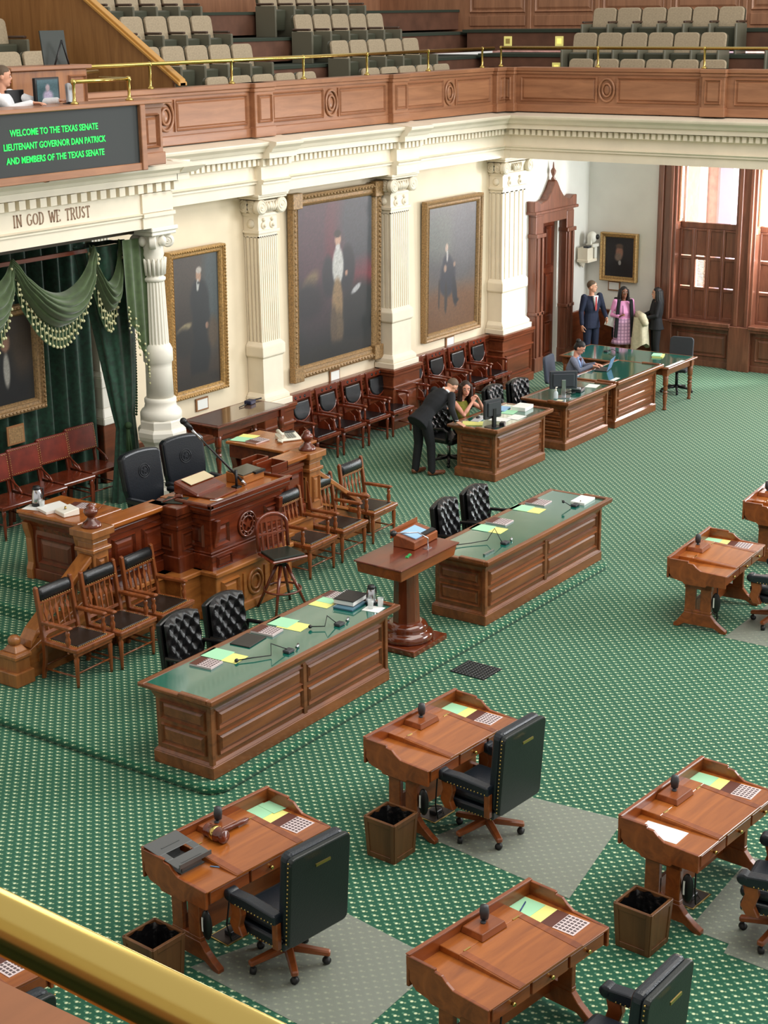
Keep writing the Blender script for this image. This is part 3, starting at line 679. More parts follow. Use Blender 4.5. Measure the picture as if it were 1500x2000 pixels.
# ================================================================ drapes
def swag(label, xa, xb, ztop, zmid_top, zmid_bot, yb, bulge=0.22, folds=6, lean=0.0):
    t = T('swag_drape', label, 'curtain', ((xa+xb)/2, yb, ztop), 0, 'green swags over the dais')
    W = xb-xa
    def P(u, v, extra=0.0):
        s = 4*u*(1-u)
        zt = -(ztop-zmid_top)*s**0.9; zb = -(ztop-zmid_bot)*s**0.85 - 0.10*(1-s)
        x = (u-0.5)*W*(1+0.06*v) + lean*v*s
        z = zt+(zb-zt)*(v+extra)
        y = -bulge*math.sin(PI*min(1, v*0.9+0.08))*s**0.6 - 0.055*abs(math.sin(PI*v*folds+0.35*math.sin(5*u)))*(0.25+0.75*s) - 0.03*math.sin(u*46)*(1-s)**2*(1 if v > 0 else 0)
        return (x, y, z)
    MB().grid(lambda u, v: P(u, 1-v), 44, 46).build('cloth', DRAPE, t)
    fr = MB()
    fr.grid(lambda u, v: (lambda p: (p[0], p[1]+0.02, p[2]-0.26*(1-v)*(0.55+0.45*4*u*(1-u))))(P(u, 1.0)), 60, 2)
    fr = fr.build('fringe_band', TASSELG, t)
    q = MB(); n = int(W/0.075)+6
    for i in range(n+1):
        u = i/n; p = P(u, 1.0); k = 0.55+0.45*4*u*(1-u)
        for dz in (0.05, 0.15, 0.25):
            q.ball((p[0]+(0.02 if dz == .15 else 0), p[1]-0.015, p[2]-dz*k), (0.02, 0.02, 0.021), 6, 4)
        q.tube([(p[0], p[1]-0.008, p[2]), (p[0], p[1]-0.008, p[2]-0.26*k)], 0.006, 4)
    stuff(q.build('tassel_beads', TASSEL, t))
    return t
swag('central green velvet swag with cream tassel fringe, over the portrait on the dais', 13.17, 14.50, 4.24, 3.74, 3.30, 14.78, 0.26, 5)
swag('small green swag nearest the white column', 14.50, 15.02, 4.25, 3.74, 3.34, 14.84, 0.16, 4)
swag('green swag cut by the photo edge, farther from the column than the central swag', 12.2, 13.17, 4.22, 3.92, 3.3, 14.82, 0.22, 5)
t = T('jabot_drape', 'flat green velvet tail with tasselled slanting hem beside the white column', 'curtain', (15.06, 14.68, 4.25), 0)
def jab(u, v):
    zb = -1.0-0.95*u**1.3
    return (-.13+u*(0.40), 0.03*math.sin(u*16)*(1-v*0.6)-0.03*(1-v), zb*(1-v))
MB().grid(jab, 24, 16).build('cloth', DRAPE, t)
q = MB()
for i in range(9):
    p = jab(i/8, 0)
    for dz in (-0.04, 0.05, 0.14, 0.23): q.ball((p[0], p[1]-0.02, p[2]-dz+0.1), (0.016, 0.016, 0.018), 6, 4)
stuff(q.build('tassel_beads', TASSEL, t))
# tied-back damask curtain
t = T('tied_back_curtain', 'dark green damask curtain gathered into a tasselled tie behind the white column', 'curtain', (15.0, 15.08, 0.68), 0)
def tied(u, v):
    z = 3.5*v
    k = v/0.42 if v < 0.42 else 1
    wd = 0.15+0.17*abs(v-0.30)**0.8*2.2 if v > .3 else 0.16+0.35*(0.3-v)
    cx = 0.14+0.06*math.sin(v*3) - (0.28*(v-.3) if v > .3 else -0.02)
    a = u*2*PI
    return (cx+wd*math.cos(a)*(1+0.10*math.sin(a*9)), wd*0.5*math.sin(a)*(1+0.12*math.sin(a*9)), z)
MB().grid(tied, 90, 24).build('cloth', DAMASK, t)
q = MB()
for i in range(30):
    v = 0.33+0.32*i/30; p = tied(0.98, v); q.ball((p[0]+.02, p[1]-.05, p[2]), (.016, .02, .02), 6, 4)
for i in range(12):
    q.tube([(0.12+.012*math.cos(i), -.12+.012*math.sin(i), 1.05), (0.12+.05*math.cos(i), -.13+.04*math.sin(i), 0.62)], 0.012, 4)
q.ball((.12, -.13, 1.06), .05, 8, 6)
stuff(q.build('edge_tassels', TASSELG, t))
q = MB()
for i in range(16): q.ball((.03+.02*math.sin(i), -.2, .1+.09*i*.45), (.014, .014, .014), 6, 4)
stuff(q.build('tassel_beads', TASSEL, t))
# back curtain
t = T('back_curtain', 'dark green damask curtain hanging in deep folds behind the red chairs', 'curtain', (11.9, 15.98, 0.7), 0)
MB().grid(lambda u, v: (u*3.62, -0.07*math.sin(u*3.62*2*PI/0.27)-0.02*math.sin(u*61), v*3.6), 220, 6).build('cloth', DAMASK, t)

# ================================================================ gallery parapets and rails
def parapet(label, x0, x1, posts, bays, group=None):
    """runs along local X, face towards -Y; bays = list of (xa, xb, medallion?)"""
    t = T('gallery_parapet', label, 'parapet', (0, 0, 0), 0)
    m = MB().box(x0, x1, 0, 0.16, 5.235, 5.98).box(x0, x1, -0.05, 0.2, 5.95, 6.02).box(x0, x1, -0.03, 0.18, 5.90, 5.95).box(x0, x1, -0.02, 0.18, 5.235, 5.37)
    m.build('body', PARAP, t, bevel=0.012, seg=2)
    for xa, xb, med in bays:
        if med:
            c = (xa+xb)/2
            for pa, pb in ((xa, c-0.2), (c+0.2, xb)):
                q = MB(); panel(q, pa, pb, 5.42, 5.86, -0.001, 0.022, 0.035); q.build('panel', PARAP, t)
            q = MB()
            for rr, th in ((0.185, 0.022), (0.105, 0.02)): q.tube([(c+rr*0.8*math.cos(2*PI*k/28), -0.02, 5.64+rr*1.05*math.sin(2*PI*k/28)) for k in range(29)], th, 6, caps=False)
            q.ball((c, 0.0, 5.64), (0.07, 0.02, 0.09), 14, 8)
            for s in (-1, 1): q.cbox(c+s*0.2, -0.01, 5.64, 0.03, 0.03, 0.44)
            q.build('oval_medallion', PARAP, t)
        else:
            q = MB(); panel(q, xa, xb, 5.42, 5.86, -0.001, 0.022, 0.03); q.build('panel', PARAP, t)
    for x, wd in posts:
        p = MB().box(x-wd/2, x+wd/2, -0.1, 0.1, 5.235, 5.95).box(x-wd/2-.03, x+wd/2+.03, -0.14, 0.2, 5.95, 6.02).box(x-wd/2-.02, x+wd/2+.02, -.12, .1, 5.235, 5.39).box(x-wd/2-.02, x+wd/2+.02, -.12, .1, 5.89, 5.95).build('post', PARAP, t, bevel=0.01)
        q = MB(); panel(q, x-wd/2+.06, x+wd/2-.06, 5.44, 5.85, -0.101, 0.02, 0.03); q.build('post_panel', PARAP, p)
    return t
pt = parapet('long carved wooden gallery parapet above the painted wall', 14.9, 26.24, [(19.15, 0.44), (22.72, 0.44), (25.95, .3)], [(15.3, 18.85, True), (19.42, 22.4, True), (23.0, 25.7, True)])
pt.location = (0, 15.82, 0)
pr = parapet('wooden gallery parapet on the beam over the window side', -16.0, 7.0, [(-15.7, 0.3), (-11.65, 0.42), (-8.0, .42)], [(-15.45, -11.95, True), (-11.3, -8.3, True)])
pr.rotation_euler = (0, 0, -PI/2); pr.location = (26.2, 0, 0)
def brass_rail(label, pts, posts, z=6.35, r=0.029, zf=6.02):
    t = T('brass_rail', label, 'railing', (0, 0, 0), 0, None)
    MB().tube([(x, y, z) for x, y in pts], r, 10).build('top_rail', BRASS, t)
    for x, y in posts:
        MB().lathe([(0.05, zf), (0.05, zf+.014), (0.026, zf+.03), (0.019, zf+.06), (0.019, z-.04), (0.03, z-.02), (0.036, z), (0.028, z+.025), (0.0, z+.035)], (x, y, 0), 10).build('rail_post', BRASS, t)
    return t
brass_rail('long brass rail on top of the gallery parapet above the painted wall', [(15.4, 15.92), (26.0, 15.92)], [(16.93, 15.92), (18.66, 15.92), (20.37, 15.92), (22.05, 15.92), (23.85, 15.92), (25.6, 15.92)])
brass_rail('brass rail on top of the parapet on the window side', [(26.3, 15.95), (26.3, -6)], [(26.3, 15.95), (26.3, 13.95), (26.3, 11.92), (26.3, 9.9)])
brass_rail('short brass rail guarding the press desk above the lettered message board', [(13.62, 14.02), (14.53, 14.02), (14.53, 14.5)], [(13.62, 14.02), (14.53, 14.02)], 6.27, .024, 6.02)
brass_rail('brass rail end behind the press desk', [(14.5, 15.2), (15.6, 15.6)], [(14.55, 15.2)], 6.3)

# ---- lettered message board on the portico
t = T('message_board', 'dark message board with green lettering over the dais', 'sign', (12.2, 13.9, 5.23), 0)
MB().box(-2, 2.33, 0, .3, .04, .74).build('panel', mat('dark charcoal board', (42, 46, 46), 0.6), t)
m = MB().box(-2, 2.36, -.03, .3, -.03, .06).build('bottom_rail', PARAP, t, bevel=.008)
MB().box(-2, 2.9, -.05, .5, .74, .79).build('desk_ledge', PARAP, t, bevel=.01)
m = MB().box(2.33, 2.42, -.05, .3, -.03, .74).box(2.42, 2.86, .1, .4, 0, .74).box(2.4, 2.88, .08, .4, 0, .15).box(2.4, 2.88, .08, .4, .68, .74).build('end_block', PARAP, t, bevel=.008)
q = MB(); panel(q, 2.5, 2.78, .2, .62, .099, .03, .04); q.build('end_panel', PARAP, m)
GT = mat('green light letters', (30, 230, 90), 0.5, emit=((20, 235, 80), 1.0))
def text_obj(body, size, x, y, z, parent, width, mt, name='lettering', rz=0.0):
    cu = bpy.data.curves.new(name, 'FONT'); cu.body = body; cu.size = size; cu.extrude = 0.002; cu.align_x = 'CENTER'; cu.resolution_u = 2; cu.offset = 0.0014
    cu.materials.append(mt)
    tmp = bpy.data.objects.new('tmp', cu); COL.objects.link(tmp); me = bpy.data.meshes.new_from_object(tmp.evaluated_get(bpy.context.evaluated_depsgraph_get()))
    bpy.data.objects.remove(tmp)
    xs = [v.co.x for v in me.vertices]; w0 = max(xs)-min(xs)
    for v in me.vertices: v.co.x *= width/w0
    if not me.materials: me.materials.append(mt)
    o = bpy.data.objects.new(name, me); COL.objects.link(o); o.parent = parent; o.location = (x, y, z); o.rotation_euler = (PI/2, 0, rz)
    return stuff(o)
text_obj('WELCOME TO THE TEXAS SENATE', .102, .97, -.004, .50, t, 1.36, GT)
text_obj('LIEUTENANT GOVERNOR DAN PATRICK', .102, .97, -.004, .35, t, 1.58, GT)
text_obj('AND MEMBERS OF THE TEXAS SENATE', .102, .97, -.004, .20, t, 1.52, GT)

# ================================================================ gallery seating
def gstep(z0, z1, y0, y1, x0, x1): 
    m = MB().box(x0, x1, y0, y1, z0-.3, z1)
    return m
ROWS = [(16.90, 5.22), (17.85, 5.67), (18.80, 6.12), (19.75, 6.57), (20.7, 7.02)]
RISW = mat('dim wood riser', (108, 74, 58), 0.5, noise=(.1, 4))
fl = MB()
for i, (y, z) in enumerate(ROWS): fl.box(9.0, 31.1, y-0.80, 23, z-.4, z-.03)
fl = fl.build('floor_gallery', RISW); struct(fl)
tp = MB()
for i, (y, z) in enumerate(ROWS): tp.box(9.0, 27.7+.95*i, y-0.83, y+.2, z-.04, z+.01)
cp_ = tp.build('stair_carpet', GREENC, fl)
RX = [(27.6, 5.27), (28.52, 5.72), (29.45, 6.17), (30.35, 6.62)]
fr_ = MB()
for i, (x, z) in enumerate(RX): fr_.box(x-0.80, 31.1, -7, 15.9+.95*i, z-.4, z-.03)
fr_ = fr_.build('floor_gallery', RISW); struct(fr_)
tp = MB()
for i, (x, z) in enumerate(RX): tp.box(x-0.83, x+.25, -7, 16.0+.95*i, z-.05, z+.01)
tp.build('stair_carpet', GREENC, fr_)
wb = MB().box(31.0, 31.2, -7, 23, 6.4, 9.0).box(9, 31, 22.0, 22.2, 6.4, 9.5).build('wall_gallery', HAZEW); struct(wb)
for k in range(9):
    ya = 19.6-1.62*k
    q = MB(); panel(q, -ya, -ya+1.4, 6.95, 8.2, 0, .02, .06); q.xf(tr(30.998, 0, 0) @ rotz(-PI/2)); q.build('wall_panel', HAZEW, wb)
    q = MB().box(30.96, 31, ya-1.55, ya-1.45, 6.6, 8.4).build('stile', HAZEW, wb, bevel=.01)
    MB().box(30.97, 31, ya-1.4, ya, 6.68, 6.9).build('lower_panel', HAZEW, wb, bevel=.012)
def gallery_seat(label):
    t = T('theatre_seat', label, 'seat', (0, 0, 0), 0)
    # back shell and tan cushion; origin on the step, seat faces -Y
    sh = rrect(-.255, .255, .36, .86, .09, 4)
    q = MB().prism([(x, z) for x, z in sh], 'y', 0, .04)
    q.xf(tr(0, 0, .4) @ rotx(-0.16) @ tr(0, 0, -.4)); q.build('back_shell', SEATGRN, t)
    q = MB().prism(rrect(-.25, .25, .36, .855, .08, 4), 'y', -.06, 0); q.xf(tr(0, 0, .4) @ rotx(-0.16) @ tr(0, 0, -.4)); q.build('back_cushion', SEATTAN, t, bevel=.018, seg=2)
    q = MB().box(-.22, .22, -.06, .06, 0, .38); q.xf(tr(0, -.17, .12) @ rotx(.06)); q.build('tip_up_seat', SEATGRN, t, bevel=.025, seg=2)
    q = MB().box(.255, .305, -.42, .06, .0, .56).box(.26, .30, -.40, .05, .02, .3); q.build('side_standard', SEATFR, t, bevel=.015)
    MB().box(.25, .31, -.36, .04, .57, .61).build('armrest', SEATWD, t, bevel=.012)
    return t
def end_panel(t):
    MB().box(-.305, -.255, -.42, .06, 0, .56).build('end_standard', SEATFR, t, bevel=.015)
    MB().box(-.31, -.25, -.36, .04, .57, .61).build('end_armrest', SEATWD, t, bevel=.012)
seat0 = gallery_seat('x'); first = [True]; ends = []
names = ['lowest', 'second', 'third', 'fourth', 'top']
def seat_row(x0, n, row, pitch, block, facing=0, ywall=None):
    for k in range(n):
        if facing == 0:
            y, z = ROWS[row]; loc = (x0+pitch*k, y, z); rz = 0
        else:
            x, z = RX[row]; loc = (x, x0-pitch*k, z); rz = -PI/2
        ordn = ['first', 'second', 'third', 'fourth', 'fifth', 'sixth', 'seventh'][k]
        lab = 'tan tip-up theatre seat, %s along the %s row, %s' % (ordn, names[row], block)
        if first[0]:
            o = seat0; o.location = loc; o.rotation_euler = (0, 0, rz); o['label'] = lab; first[0] = False
        else: o = dup(seat0, loc, rz, lab)
        o['group'] = 'theatre seats of the gallery'
        if k == 0: ends.append(o)
B1 = 'from the sloping wooden partition'
seat_row(19.48, 5, 0, .56, B1); seat_row(18.98, 5, 1, .56, B1); seat_row(18.52, 6, 2, .56, B1); seat_row(18.3, 7, 3, .56, B1)
B2 = 'block beyond the aisle'
seat_row(23.55, 5, 0, .56, B2); seat_row(23.92, 5, 1, .56, B2); seat_row(24.1, 5, 2, .56, B2); seat_row(24.25, 5, 3, .56, B2)
B3 = 'window-side gallery'
seat_row(15.0, 6, 0, .53, B3, 1); seat_row(15.42, 6, 1, .53, B3, 1); seat_row(15.5, 6, 2, .53, B3, 1)
B4 = 'window-side gallery past the steps'
seat_row(11.05, 3, 0, .53, B4, 1); seat_row(11.3, 2, 1, .53, B4, 1); seat_row(11.3, 2, 2, .53, B4, 1)
B5 = 'behind the press desk'
seat_row(15.55, 3, 1, .56, B5); seat_row(15.0, 4, 2, .58, B5); seat_row(15.75, 1, 0, .56, B5)
for o in ends: end_panel(o)
# step lights in the risers
STEPL = mat('warm step light', (250, 238, 140), 0.5, emit=((255, 236, 120), 0.75)); STEPD = mat('dim step light', (196, 172, 100), 0.5)
def step_light(x, y, z, lit, label):
    t = T('step_light', label, 'light', (x, y, z), -PI/2)
    MB().box(-.095, .095, -.012, 0, -.095, .095).build('bezel', mat('pale step light rim', (240, 232, 150), .4, emit=((255, 240, 130), .3 if lit else 0)), t, bevel=.004)
    MB().box(-.05, .05, -.016, -.008, -.05, .05).build('lens', STEPL if lit else STEPD, t)
step_light(29.54, 16.55, 6.40, True, 'lit yellow step light in the upper riser at the gallery corner')
step_light(28.64, 16.10, 5.92, True, 'lit yellow step light in the lower riser at the gallery corner')
step_light(29.54, 17.75, 6.40, False, 'dim unlit step light in the upper riser near the last tan seats')

# ================================================================ press box above the dais
pz = 5.25
o = MB().box(9, 14.85, 14.3, 16.2, pz-.05, pz).build('floor_gallery', GREENC); struct(o)
# sloping partition
o = MB().prism([(16.03, 5.2), (16.03, 6.12), (19.2, 8.2), (22, 8.2), (22, 5.2)], 'x', 17.5, 17.56).build('wall_partition', PARTW); struct(o)
q = MB(); 
for a, b, th, xs_ in ((15.66, 15.72, .05, (17.44, 17.62)), (15.66, 15.72, .09, (17.47, 17.59))):
    q.prism([(15.86, 6.035), (15.86, 6.035+th), (19.2, 8.23+th), (19.2, 8.23)], 'x', xs_[0], xs_[1])
q.build('sloping_cap', mat('light oak cap', (192, 142, 70), .35), o, bevel=.008)
# desk cabinet with raised back, monitor, easel board, desk gear
t = T('press_cabinet', 'wooden cabinet standing behind the press desk monitor', 'cabinet', (14.15, 15.0, pz), 0)
MB().box(-.5, .75, .08, .5, 0, 1.12).build('body', OAKV, t, bevel=.01); MB().box(-.55, .8, .03, .55, 1.12, 1.17).build('top', PARAP, t, bevel=.01)
q = MB(); panel(q, .42, .72, .4, 1.05, .079, .02, .04); q.build('panel', PARAP, t)
t = T('monitor', 'dark monitor showing a person in white, on the press desk', 'monitor', (13.62, 14.45, 6.0), 0)
t.scale = (.75, .75, .75)
MB().box(-.26, .26, 0, .06, .03, .42).build('bezel', BLACK, t, bevel=.01); MB().box(-.06, .06, .02, .1, -.2, .05).build('stand', BLACK, t); MB().box(-.13, .13, -.04, .14, -.21, -.19).build('foot', BLACK, t)
canvas('screen', .44, .33, ((70, 110, 120), (60, 100, 112)), [(.5,.25,.24,.25,(190,180,210),.5), (.5,.62,.1,.16,(200,180,190),.5)], t, -.004, 30, 24, 9).location = (0, 0, .225)
t = T('display_easel', 'black tabletop easel with a blank dark board behind the press desk', 'easel', (14.68, 15.35, pz+.92), 0)
t.scale = (.85, .85, .85)
q = MB().box(-.24, .24, 0, .02, .2, .78); q.xf(rotx(-.12)); q.build('board', mat('dark slate board', (46, 52, 48), .6), t)
q = MB()
for s in (-1, 1): q.tube([(0, -.10, .64), (s*.17, -.07, .22)], .014, 6)
q.build('strut', BLACK, t)
q = MB()
for s in (-1, 1): q.tube([(s*.24, .02, 0), (s*.02, .1, .7)], .012, 6)
q.tube([(-.26, .0, .19), (.26, .0, .19)], .012, 6).tube([(0, .3, 0), (0, .1, .6)], .012, 6); q.build('easel_legs', BLACK, t)
t = T('telephone_set', 'white handset standing on the press desk beside the monitor', 'telephone', (13.66, 14.12, 6.02), 0)
q = MB().box(-.05, .05, -.03, .03, 0, .24); q.xf(rotx(-.3) @ roty(.25)); q.build('handset', CHROME, t, bevel=.01); MB().box(-.07, .07, -.06, .06, -.02, 0.01).build('cradle', BLACK, t)
t = T('control_console', 'black control console with small screens in front of the man in white', 'console', (13.27, 14.62, 6.0), 0)
t.scale = (.62, .62, .62)
MB().box(-.22, .22, 0, .05, .04, .30).build('screen_back', BLACK, t, bevel=.01); MB().box(-.3, .2, -.25, .0, -.02, .05).build('key_deck', BLACK, t, bevel=.01); MB().box(-.04, .04, .03, .08, -.02, .1).build('stand', DGREY, t)

# ================================================================ foreground: our own gallery edge
t = T('brass_rail', 'thick polished brass rail crossing in front of the viewer', 'railing', (0, 0, 0), 0)
MB().tube([(.879, 4.5, 6.335), (.6846, .2, 6.335)], .0228, 40).build('top_rail', BRASS, t)
o = MB().box(.55, 1.003, -1, 5, 5.93, 6.0).box(.6, .93, -1, 5, 5.2, 5.93).build('gallery_parapet', wood('orange brown parapet cap', (152, 92, 46), (182, 112, 60), .4), bevel=.01); tag(o, 'brown wooden parapet cap directly under the viewer, below the thick brass rail', 'parapet')
MB().lathe([(.05, 6.0), (.05, 6.015), (.02, 6.03), (.016, 6.3), (.03, 6.30)], (.69, -0.1, 0), 12).build('rail_post', BRASS, t)
MB().lathe([(.05, 6.0), (.05, 6.015), (.02, 6.03), (.016, 6.3), (.03, 6.30)], (.80, 3.6, 0), 12).build('rail_post', BRASS, t)
# ================================================================ senators' desks
DW, DD = 1.36, 0.72
def make_desk():
    t = T('senator_desk', 'x', 'desk', (0, 0, 0), 0, "senators' desks on the floor")
    h = DW/2; d = DD/2
    # apron box and drawer fronts
    MB().box(-h+.03, h-.03, -d+.02, d-.03, .61, .735).build('apron', WALNUT, t, bevel=.004)
    for k in range(3):
        xa = -h+.045+k*(DW-.09)/3
        f = MB().box(xa+.01, xa+(DW-.09)/3-.01, -d-.0, -d+.03, .625, .73).build('drawer', WALNUT, t, bevel=.006)
        MB().lathe([(.012, 0), (.01, -.012), (.018, -.02), (.012, -.03)], (xa+(DW-.09)/6, -d, .678), 10, 'y').build('knob', BRASS, f)
    # side cheeks: deep panel with the stepped, curved upper edge
    prof = [(-d-.005, .60), (-d-.005, .752), (-.06, .765), (.0, .80), (.04, .835), (.10, .84), (.10, .862), (d, .862), (d, .79), (d-.03, .75), (d-.03, .68), (d-.09, .62), (.16, .60), (.14, .575), (-.12, .575), (-.14, .60)]
    for s in (-1, 1):
        x = s*(h-.012)
        MB().prism(prof, 'x', x-.014, x+.014).build('side_cheek', WALNUT, t, bevel=.004)
    MB().box(-h, h, d-.025, d, .62, .862).box(-h, h, d-.03, d+.006, .862, .874).build('rear_rail', WALNUT, t, bevel=.004)
    # top: two sunk side trays and a sloping middle lid
    MB().box(-h+.012, -h+.33, -d-.008, d-.02, .735, .752).build('side_tray', WALTOP, t, bevel=.004)
    MB().box(h-.33, h-.012, -d-.008, d-.02, .735, .752).build('side_tray', WALTOP, t, bevel=.004)
    MB().box(-h+.32, h-.32, d-.20, d-.02, .735, .798).build('pen_shelf', WALTOP, t, bevel=.004)
    lid = MB().hexa([(-h+.32, -d-.008, .735), (h-.32, -d-.008, .735), (h-.32, d-.20, .735), (-h+.32, d-.20, .735), (-h+.32, -d-.008, .762), (h-.32, -d-.008, .762), (h-.32, d-.20, .796), (-h+.32, d-.20, .796)])
    lid = lid.build('writing_lid', WALTOP, t, bevel=.004)
    for s in (-1, 1):
        q = MB(); q.hexa([(s*(h-.36)-.03, -d-.006, .7625), (s*(h-.36)+.03, -d-.006, .7625), (s*(h-.36)+.03, d-.205, .7965), (s*(h-.36)-.03, d-.205, .7965), (s*(h-.36)-.03, -d-.006, .7645), (s*(h-.36)+.03, -d-.006, .7645), (s*(h-.36)+.03, d-.205, .7985), (s*(h-.36)-.03, d-.205, .7985)])
        q.build('breadboard_end', WALNUT, lid)
    for s in (-1, 1): MB().cbox(s*.27, d-.2, .7985, .07, .012, .004).build('hinge', BRASS, lid)
    # trestle ends: two posts, slot, arched sledge foot
    for s in (-1, 1):
        x = s*(h-.13)
        q = MB().box(x-.025, x+.025, .03, .16, .14, .60).box(x-.025, x+.025, -.16, -.03, .14, .60).box(x-.025, x+.025, -.17, .17, .50, .60)
        q.prism([(-.36, 0), (-.36, .035), (-.30, .07), (-.22, .13), (-.16, .20), (.16, .20), (.21, .13), (.25, .07), (.29, .035), (.29, 0), (.23, 0), (.16, .05), (-.20, .05), (-.30, 0)], 'x', x-.03, x+.03)
        q.box(x-.027, x+.027, -.165, .165, .20, .235)
        q.build('trestle_leg', WALNUT, t, bevel=.005)
    MB().box(-h+.13, h-.13, .03, .06, .12, .36).build('modesty_panel', WALNUT, t)
    MB().box(-.09, .09, -.05, .05, .555, .61).build('under_desk_box', BLACK, t)
    MB().tube([(-.09, -.02, .57), (-.2, -.1, .42), (-.28, -.14, .2), (-.22, -.12, .03), (-.1, -.1, .012), (.02, .02, .012), (-.06, .12, .012)], .007, 6).build('power_cable', BLACK, t)
    # microphone box and folded microphone
    b = MB().taper((-.14, .14, .13, .335), (-.125, .125, .145, .325), .798, .848).build('microphone_box', WALNUT, t, bevel=.004)
    MB().tube([(.0, .24, .845), (.0, .24, .86)], .02, 8).tube([(.015, .25, .845), (.03, .255, .90)], .012, 8).lathe([(.0, .0), (.03, .012), (.036, .06), (.03, .11), (.0, .12)], (.03, .255, .855), 12).build('microphone', DGREY, b)
    # oval black speaker hanging by the near leg
    sp = MB().ball((-h+.13, -.215, .36), (.03, .055, .13), 12, 10).build('speaker', BLACK, t)
    MB().box(-h+.10, -h+.106, -.205, -.19, .31, .43).build('speaker_label', PAPER, sp)
    return t
desk0 = make_desk()
def place_desk(rl, deg, label, first):
    a = R(deg); c, s = math.cos(a), math.sin(a)
    x = rl[0]+c*DW/2+s*DD/2; y = rl[1]+s*DW/2-c*DD/2
    if first: desk0.location = (x, y, 0); desk0.rotation_euler = (0, 0, a); desk0['label'] = label
    else: dup(desk0, (x, y, 0), a, label)
    return (x, y, a)
DESKS = {}
DESKS['A'] = place_desk((10.49, 7.72), -4.0, 'wooden desk in front of the brass-less floor grille, bare but for papers', True)
desk0['label'] = 'wooden writing desk nearest the dark floor grille, with a blue-black chair pulled up'
DESKS['B'] = place_desk((7.93, 7.98), -6.5, 'wooden writing desk carrying a gavel and a grey laptop stand', False)
DESKS['C'] = place_desk((7.87, 5.46), -7.8, 'wooden writing desk with a blue pen on its green paper, cut by the bottom edge', False)
DESKS['D'] = place_desk((10.45, 5.18), -4.2, 'wooden writing desk with a loose white sheet on its near tray', False)
DESKS['E'] = place_desk((16.43, 7.63), 3.5, 'farther wooden writing desk standing alone on open carpet, trestle leg in full view', False)
DESKS['F'] = place_desk((19.02, 7.80), 5.0, 'farthest wooden writing desk, cut by the photo edge', False)
DESKS['G'] = place_desk((5.28, 8.40), -9.0, 'wooden desk mostly hidden below the brass rail in front of the viewer', False)
def on_desk(k, lx, ly):
    x, y, a = DESKS[k]; c, s = math.cos(a), math.sin(a)
    return (x+lx*c-ly*s, y+lx*s+ly*c, a)

# paper things -------------------------------------------------------------
def sheet(name, label, cat, loc, rz, w, h, m, group=None, th=0.0015):
    o = MB().box(-w/2, w/2, -h/2, h/2, 0, th).build(name, m); o.location = loc; o.rotation_euler = (0, 0, rz)
    return tag(o, label, cat, group)
def brochure(label, loc, rz, thick=0.008, group='printed brochures', sx=.22, sy=.28):
    t = T('brochure', label, 'brochure', loc, rz, group)
    MB().box(-sx/2, sx/2, -sy/2, sy/2, 0, thick).build('pages', mat('pinkish paper', (218, 202, 202), .6), t)
    MB().box(-sx/2, sx/2, .04, sy/2, thick, thick+.001).build('cover_photo', BROWNP, t)
    q = MB(); n = 0
    for i in range(6):
        for j in range(5):
            q.box(-sx/2+.016+i*.034, -sx/2+.036+i*.034, -sy/2+.014+j*.034, -sy/2+.038+j*.034, thick, thick+.0012)
    stuff(q.build('portrait_grid', mat('grey portrait print', (92, 78, 80), .6), t))
    return t
DN = {'A': 'on the desk nearest the floor grille', 'B': 'on the gavel desk', 'C': 'on the desk cut by the bottom edge', 'D': 'on the desk with the loose white sheet', 'E': 'on the desk standing alone on open carpet', 'F': 'on the farthest desk', 'G': 'on the desk below the brass rail'}
for k in 'ABCDEFG':
    z = .7525
    x, y, a = on_desk(k, .50, .20); sheet('yellow_sheet', 'pale yellow sheet under the green one %s' % DN[k], 'paper', (x, y, z), a+.05+PI/2, .36, .22, YELLOWP, 'yellow sheets')
    x, y, a = on_desk(k, .495, .255); sheet('green_sheet', 'mint green sheet over a yellow one %s' % DN[k], 'paper', (x, y, z+.002), a+.05+PI/2, .22, .21, GREENP, 'green sheets')
    x, y, a = on_desk(k, .51, -.10); brochure('brochure of small portraits %s' % DN[k], (x, y, z), a+.06, .004)
x, y, a = on_desk('B', .60, .22); sheet('green_sheet', 'second mint green sheet against the side cheek of the gavel desk', 'paper', (x, y, .757), a+1.5, .2, .14, GREENP, 'green sheets')
x, y, a = on_desk('D', -.52, .05); sheet('white_sheet', 'loose white sheet on the near tray of its desk', 'paper', (x, y, .7525), a+.05, .22, .36, PAPER)
x, y, a = on_desk('C', .47, .25)
o = MB().tube([(-.07, 0, .006), (.07, .01, .006)], .005, 6).build('pen', mat('blue pen', (40, 50, 130), .3)); o.location = (x, y, .757); o.rotation_euler = (0, 0, a+.3); tag(o, 'blue pen lying on the green sheet of the nearest desk', 'pen')
for k in 'ABCD':
    x, y, a = on_desk(k, -.12, -.02); t = T('floor_outlet', 'dark metal floor outlet plate under the desk ' + DN[k].replace('on the desk ', '').replace('on the ', ''), 'outlet', (x, y, 0), a)
    MB().box(-.15, .15, -.11, .11, 0, .008).build('rim', BRASSN, t); MB().box(-.14, .14, -.10, .10, .006, .011).build('plate', mat('brown metal plate', (70, 62, 56), .4, metal=.4), t); MB().box(-.05, .05, -.04, .04, .01, .05).build('plug', BLACK, t, bevel=.006)
